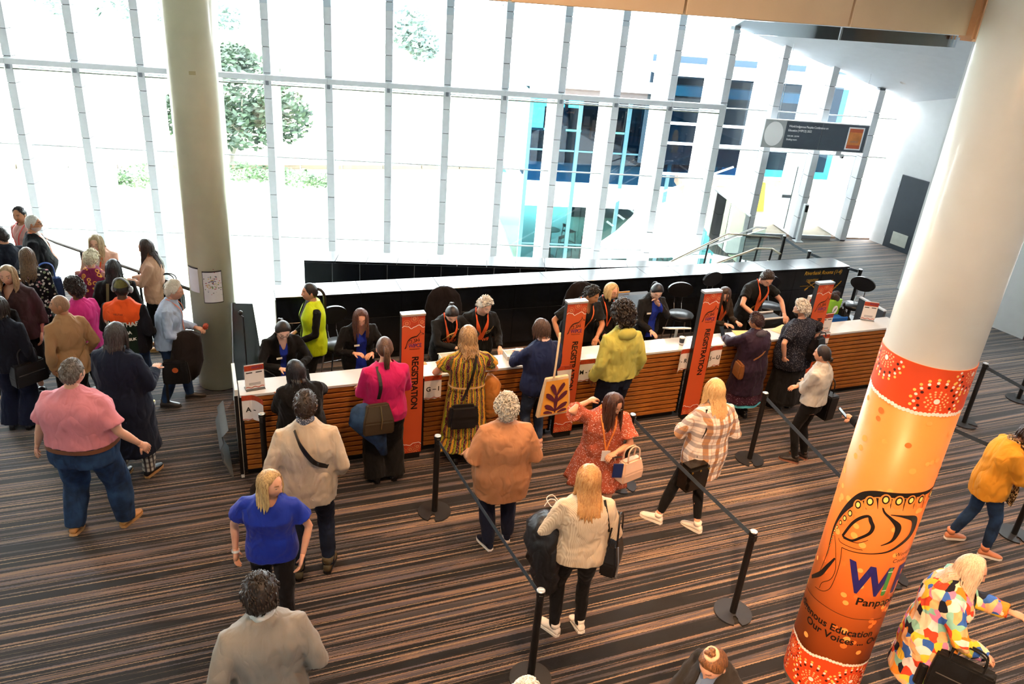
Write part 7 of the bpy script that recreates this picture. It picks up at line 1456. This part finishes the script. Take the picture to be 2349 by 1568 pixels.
f = Fig('woman in a long plum coat with cropped dark hair and patterned skirt', 3.17, 9.33, 1.52, 30, w=1.22, dp=1.15, skin='tan', head=(20, 14), arms={'l': (-.14, .46, 1.16, -1, -.4, -.4), 'r': (.16, .42, 1.14, 1, -.4, -.4)}); f.body(); f.top(fabric('plum_coat', '#25152a', .7), 'coat', .48, .03, 'long', .03, flare=.08, collar=.066, armk=1.1); f.skirt(M_PURDOT, .34, .60, .05, .06, 8, .05); f.skirt(plain('teal_hem', '#4fb0c4', .7), .295, .345, .085, .02, 8, .03, 'hem_band'); f.trousers(BLK, off=.004); f.shoes(BSH); f.hair('curly', '#1c0f14', '#3d2028', th=.014, n=100, curlr=.015); f.glasses()
mb = MB(); mb.ball(f.up(0, -.085, 1.44), .10, .045, .06, 14, 8); f.part('hood', mb, fabric('grey_lining', '#4a4650'))
phone('black phone held by the woman in the plum coat', f.wpt((-.12, .55, 1.22)), f.yaw, -.5); f.strap([f.surf(.14, 1.30, .06, True), f.surf(0, 1.16, .065, True), f.surf(-.14, 1.05, .06, True)], .022, plain('tan_strap', '#8a5a30', .5))
bag_box('crossbody_bag', 'small tan crossbody bag at the hip of the plum coat woman', f.wpt((-.27, -.06, 1.02)), f.yaw+R(70), .20, .08, .22, plain('tan_leather', '#7a4a22', .5), .1, 0, bev=.02)
f = Fig('masked grey haired woman in a navy speckled blouse', 3.86, 9.72, 1.60, 38, w=1.36, dp=1.25, belly=.06, skin='fair', head=(34, 10), arms={'l': (-.30, -.06, .94, -1, -.2, 0), 'r': (.34, -.02, 1.02, 1, -.3, 0)}); f.body(brow='#8a8078'); f.top(M_SPECK, 'blouse', .72, .024, 'elbow', .03, flare=.10, cut=RN(.05, .09)); f.skirt(fabric('black_skirt', '#0f0f12'), .16, .90, .03, .07, 10, .04); f.shoes(BSH); f.hair('curly', '#a8a29a', '#dcd6cc', th=.022, n=130, curlr=.019)
mb = MB(); okm = (HV[:, 1] > .03) & (HV[:, 2] < -.022) & (HV[:, 2] > -.112); P_ = HV*1.05; W_ = (P_@np.array(f.HR).T)+np.array(f.hc); fs = [q for q in HF if all(okm[i] for i in q)]; us = sorted({i for q in fs for i in q}); mp_ = {q: j for j, q in enumerate(us)}
mb.add([tuple(W_[i]) for i in us], [tuple(mp_[i] for i in q) for q in fs])
for sg in (-1, 1): mb.tube([f.hc+f.HR @ Vector((sg*.06, .055, -.04)), f.hc+f.HR @ Vector((sg*.085, -.004, .0))], .0025, 5)
f.part('face_mask', mb, plain('black_mask', '#15161a', .8)); f.glasses('#b5b0a8')
bp = bag_box('backpack', 'small glossy black backpack on the back of the masked woman', f.wpt((.10, -.27, 1.28)), f.yaw, .27, .14, .36, plain('glossy_black_nylon', '#131316', .3), .25, .05, bev=.04); ob('front_pocket', MB().box(-.09, .09, -.11, -.075, -.32, -.16), plain('glossy_black_nylon', '#131316', .3), bp, bev=.02, seg=2); ob('buckle', MB().box(-.02, .02, -.115, -.105, -.22, -.20), M_ALU, bp)
f = Fig('dark haired woman in a pale denim jacket with arms folded', 3.70, 8.37, 1.57, 48, w=1.10, skin='light', head=(8, 4), arms={'l': (.05, .19, 1.10, -1, -.1, -.8), 'r': (-.05, .22, 1.06, 1, -.1, -.8)}, feet={'l': (-.10, .02, 0, 20), 'r': (.10, -.02, 0, 0)}); f.body(); f.top(M_PALEDEN, 'denim_jacket', .92, .022, 'long', .016, collar=.062, wr=.007, vox=.013); f.trousers(fabric('black_legging', '#0f0f12'), off=.005); f.shoes(plain('black_tan_sneaker', '#2a2220', .5, var=.8, nscale=60), plain('pink_brown_sole', '#8a5a48', .6)); f.hair('lowbun', '#100c0d', '#2c2426', th=.012, L=.034)
f.strap([f.surf(.13, 1.42, .04, True), f.surf(.18, 1.2, .04, True), f.surf(.20, 1.0, .05, True)], .02, M_BLKPLAS, side=(1, 0, 0))
bag_box('tote_handbag', 'black tote handbag hanging beside the denim jacket woman', f.wpt((.30, -.02, .98)), f.yaw+R(70), .34, .14, .34, plain('black_leather', '#131214', .4), -.05, .20)
# ------------------------------------------------------------------ queue and passers-by
f = Fig('grey haired woman in a loose tan cardigan and dark trousers', .01, 6.30, 1.65, 14, w=1.36, dp=1.30, belly=.05, skin='fair', head=(-4, 6), arms={'l': (-.26, .18, 1.0), 'r': (.30, .16, 1.0)}, feet={'l': (-.10, -.06, 0, 22), 'r': (.12, .06, 0, -4)}); f.body(); f.top(fabric('tan_cardigan', '#b07a55', .9), 'cardigan', .66, .028, 'long', .04, flare=.02, tail=.03, armk=1.25, wr=.008, vox=.013); f.trousers(NAVY, wide=.012); f.shoes(NAVY, WSOLE); f.hair('curly', '#8f8a80', '#d8d2c4', th=.026, n=170, curlr=.018, puff=.2)
f = Fig('blonde woman in a cream ribbed sweater and black leggings', .715, 5.17, 1.73, 8, w=1.10, skin='fair', head=(0, 2), arms={'l': (-.26, .24, 1.04, -.6, -.6, -.7), 'r': (.22, .24, 1.10)}, feet={'l': (-.13, .02, 0, 38, 0), 'r': (.10, .06, 0, 10, 12)}); f.body(); f.top(M_RIB, 'sweater', .84, .022, 'long', .018, wr=.007, vox=.013); f.trousers(fabric('black_legging', '#0f0f12'), off=.006); f.shoes(WSH, WSOLE); f.hair('long', '#a86a34', '#e0b070', L=.40, n=96, wave=.014, front=64, c2='#d39a5c', vert=(1.25, 1.6))
draped('carried_coat', 'long black quilted puffer coat over the arm of the cream sweater woman', f.wpt((-.29, .06, 0)), f.yaw, [(.42, .06, .07, .05, 0), (.50, .11, .12, .05, 0), (.54, .10, .11, .05, 0), (.64, .14, .14, .04, 0), (.68, .12, .13, .04, 0), (.80, .16, .16, .02, 0), (.84, .14, .15, .02, 0), (.96, .17, .17, 0, .02), (1.0, .15, .16, 0, .03), (1.10, .16, .16, 0, .04), (1.17, .10, .11, 0, .05), (1.20, .04, .05, 0, .05)], fabric('black_puffer', '#17191e', .45, sheen=0, spec=.5), 'coat', 6, amp=.05)
cbm = MB(); cbm.tube(crom([(.0, 0, 0), (.05, .02, .05), (.10, .0, .04), (.06, -.02, .0), (.02, .02, .06), (.08, .05, .07), (.13, .02, .02)], 6), .004, 6); tag(ob('charging_cable', cbm, plain('white_cable', '#e9e7e2', .4), None, f.wpt((-.30, .18, 1.21)), .3, smooth=True), 'coiled white charging cable lying on the black puffer coat', 'cable')
f.strap([f.surf(.13, 1.44, .045, True), f.surf(.16, 1.30, .045, True), f.surf(.20, 1.14, .05, True)], .02, M_BLKPLAS, side=(1, 0, 0))
hb = bag_box('handbag', 'black leather handbag with chain on the arm of the cream sweater woman', f.wpt((.28, .0, 1.02)), f.yaw+R(64), .30, .13, .30, plain('black_leather', '#131214', .35), .25, .26); ob('chain', MB().tube([(-.1, -.05, 0), (-.13, -.08, -.15), (-.14, -.08, -.28)], .006, 6), M_ALU, hb)
f = Fig('woman with glasses in a rust dotted dress touching her hair', 1.0, 6.78, 1.64, 188, w=1.22, dp=1.15, belly=.04, skin='light', lean=6, head=(28, 28), arms={'r': (.20, .0, 1.52, 1, .5, .6, .6), 'l': (-.06, .32, 1.10, -1, -.3, -.5, .6)}, feet={'l': (-.10, .06, 0, 5), 'r': (.10, -.08, 0, -5, 12)}); f.body(lips='#b0584a'); f.top(M_DOTS, 'dress_bodice', .94, .022, 'elbow', .012, cut=VN(.12, .05), puff=.02, cuff=.02); f.skirt(M_DOTS, .56, 1.02, .024, .11, 9, .07, 'dress_skirt'); f.shoes(BSH); f.hair('long', '#2a1712', '#5a3628', L=.36, n=76, front=68); f.glasses('#c9b9a0'); lyd = f.lanyard('#f08a3a', 1, 1.06, .04, True)
phone('black phone in the hand of the dotted dress woman', f.wpt((-.05, .44, 1.13)), f.yaw, -.9)
hb = bag_box('handbag', 'structured cream handbag hanging from the arm of the dotted dress woman', f.wpt((-.26, .26, 1.0)), f.yaw+R(30), .28, .13, .24, plain('cream_leather', '#dcb9a0', .45), .18, .14, None, plain('dark_zip', '#4a3a34', .5))
t = tag(ob('booklet', MB().box(-.05, .05, -.006, .006, -.08, .08), plain('navy_cover', '#1c2f66', .4), None, f.wpt((-.10, .38, .93)), f.yaw, bev=.002), 'dark blue booklet beside the badge of the dotted dress woman', 'booklet')
f = Fig('long haired blonde woman in an oversized plaid shirt striding with a bag', 2.10, 6.93, 1.72, 26, w=1.10, skin='fair', head=(8, 4), arms={'l': (-.14, .26, 1.06, -1, -.4, -.5), 'r': (.22, .16, 1.02)}, feet={'l': (-.36, .12, 0, 32, 0), 'r': (-.04, -.14, 0, 18, 6)}, leg=1.03); f.body(); f.top(M_PLAID, 'plaid_shirt', .66, .026, 'long', .03, tail=.06, wr=.008, collar=.06, vox=.013); f.trousers(fabric('black_legging', '#0f0f12'), off=.005, crop=.12); f.shoes(WSH, WSOLE); f.hair('long', '#b98a52', '#ecc98e', L=.46, n=96, front=66, c2='#c98a4c', vert=(1.2, 1.55))
f.strap([f.surf(-.13, 1.43, .045, True), f.surf(-.15, 1.25, .06, True), f.surf(-.17, 1.05, .07, True), f.surf(-.18, .92, .09, True)], .022, M_BLKPLAS, side=(1, 0, 0))
hb = bag_box('bucket_bag', 'shiny black bucket bag hanging below the plaid shirt', f.wpt((-.24, -.17, .90)), f.yaw+R(6), .29, .17, .30, plain('shiny_black', '#171412', .22), -.02, 0, bev=.03)
for x in (-.11, 0, .11): ob('eyelet', MB().lathe([(.012, 0), (.012, .004)], 10).xf(Matrix.Translation((x, -.088, -.04)) @ Matrix.Rotation(R(90), 4, 'X')), plain('gold_trim', '#c9a24a', .3, 1.0), hb)
f = Fig('blonde woman in a cobalt blue top and black trousers walking forward', -1.80, 4.95, 1.64, 188, w=1.08, skin='fair', head=(62, 8), lean=4, arms={'r': (.30, .0, .86, 1, -1, 0), 'l': (-.26, .10, .88, -1, -1, 0)}, feet={'l': (-.12, .10, 0, 0), 'r': (.10, -.22, .04, 0, 30)}, group=None); f.body(brow='#7a5a3a'); f.top(COB, 'top', .82, .022, 'short', .016, cut=RN(.07, .085), cuff=.02, wr=.007, vox=.013); f.trousers(fabric('black_slack', '#121114')); f.shoes(TANSH, BRSOLE); f.hair('long', '#7a5a38', '#d8b87c', L=.30, n=92, front=80, c2='#e3c88c', vert=(1.25, 1.55))
mb = MB(); c0 = f.J['wrr']; dF = (f.J['wrr']-f.J['elr']).normalized(); mb.tube([c0-dF*.01, c0+dF*.012], [.034, .034], 14, cap=False); f.part('bracelet', mb, M_WHITE)
f = Fig('dark haired man in a grey suit jacket walking past', -1.36, 3.50, 1.86, 28, w=1.18, bust=0, skin='fair', head=(-2, 0), arms={'l': (-.26, .06, .92), 'r': (.28, .10, .92)}); f.body(); f.top(fabric('grey_suit', '#8f8880', .75), 'suit_jacket', .74, .026, 'long', .014, collar=.070, wr=.007, vox=.012); f.trousers(fabric('grey_suit', '#8f8880', .75)); f.shoes(BSH); f.hair('short', '#15100e', '#3a302a', th=.018, line=-.005, noise_=.0015)
mb = MB(); c0 = f.up(0, 0.0, 1.46); mb.tube([c0, c0.lerp(f.spine(1.53), .95)], [.074, .064], 20); f.part('shirt_collar', mb, fabric('white_shirt', '#e9e6e2'))
f = Fig('woman with a top bun and scrunchie in a charcoal coat', 1.52, 3.64, 1.60, 118, w=1.08, skin='fair', head=(14, 36), lean=8, arms={'l': (-.16, .36, 1.02), 'r': (.16, .40, 1.0)}); f.body(); f.top(fabric('charcoal_coat', '#2c2826', .95), 'coat', .60, .03, 'long', .022, parts=[('shirt', OPEN(.8, .05, 1.47, .06), fabric('blue_grey_tee', '#6f7f98'), .008)], collar=.07, vox=.012); f.trousers(BLK); f.shoes(BSH); f.hair('topbun', '#3a2418', '#8a5c34', th=.010, L=.032)
mb = MB(); c = f.hc + f.HR @ Vector((0, -.026, .125)); T = [(c + f.HR @ Vector((.038*math.cos(a), .038*math.sin(a), .006*math.sin(5*a)))) for a in [2*math.pi*i/20 for i in range(21)]]; mb.tube(T, .015, 8); f.part('scrunchie', mb, fabric('peach_scrunchie', '#e8b090'))
f = Fig('white haired person at the very bottom of the view', .26, 3.06, 1.69, 20, skin='pale'); f.body(); f.top(fabric('cream_top', '#d6c9bd')); f.trousers(CHAR); f.shoes(BSH); f.hair('short', '#e6e0d6', '#f5f1ea', th=.012)
f = Fig('woman in a mustard sweater with a leopard scarf and jeans', 5.10, 6.90, 1.60, -100, w=1.16, dp=1.1, skin='light', lean=12, head=(-12, 30), arms={'l': (-.10, .36, 1.0), 'r': (.14, .40, 1.06)}, feet={'l': (-.10, -.12, 0, 16), 'r': (.12, .18, 0, -4)}); f.body(); f.top(fabric('mustard_knit', '#e0952a', .85), 'sweater', .78, .024, 'long', .026, tail=.06, wr=.007, vox=.013); f.trousers(M_JEANS, off=.008, crop=.05); f.shoes(plain('salmon_shoe', '#c98058', .5), WSOLE, boot=.02); f.hair('bob', '#1d1412', '#3f2c26', L=.24, n=72, front=66)
sf = MB(); sf.strip(crom([f.up(.06, .02, 1.46), f.surf(.08, 1.32, .05), f.surf(.08, 1.1, .07), f.surf(.09, .9, .10), f.up(.10, .20, .72)], 5), .11, (1, 0, 0), .012); sf.tube([f.up(.07*math.cos(a), .075*math.sin(a), 1.465) for a in [2*math.pi*i/16 for i in range(17)]], .026, 8); f.part('scarf', sf, M_LEO)
f = Fig('platinum haired woman in a patchwork print jacket holding out her hand', 3.43, 4.62, 1.66, -118, w=1.20, dp=1.12, skin='fair', head=(-4, 14), lean=4, arms={'l': (-.20, .46, 1.20, -.6, -.4, -1, .55), 'r': (.16, .34, 1.00, 1, -.4, -.4, .8)}); f.body(lips='#b0584a'); f.top(M_PATCH, 'jacket', .52, .032, 'long', .03, flare=.08, armk=1.15, collar=.07, parts=[('black_top', OPEN(.5, .10, 1.47, .05), BLK, .012)], vox=.013); f.trousers(M_JEANS); f.shoes(BSH); f.hair('long', '#b59c80', '#e8d3b4', L=.44, n=100, front=72, wave=.012)
hb = bag_box('laptop_bag', 'black laptop bag hanging from the forearm of the patchwork jacket woman', f.wpt((.30, .24, .98)), f.yaw+R(84), .40, .12, .34, fabric('black_nylon', '#121214', .7), .04, .14, None, plain('zip_grey', '#5a5550', .4)); ob('side_bottle', MB().lathe([(.035, -.36), (.035, -.18), (.03, -.17)], 14, (-.24, 0)), M_BLKPLAS, hb)
f = Fig('person with a phone mostly hidden behind the orange column', 4.15, 7.45, 1.62, 62, skin='light', head=(0, 20), arms={'l': (-.10, .36, 1.16, -1, -.3, -.5, .6), 'r': (.14, .30, 1.05)}); f.body(); f.top(CHAR, 'coat', .60, .026, 'long', .02); f.trousers(BLK); f.shoes(BSH); f.hair('bob', '#1c1513', '#3a2c26', L=.2)
phone('phone held out from behind the orange column', f.wpt((-.10, .47, 1.20)), f.yaw, -.9)
finish_people()
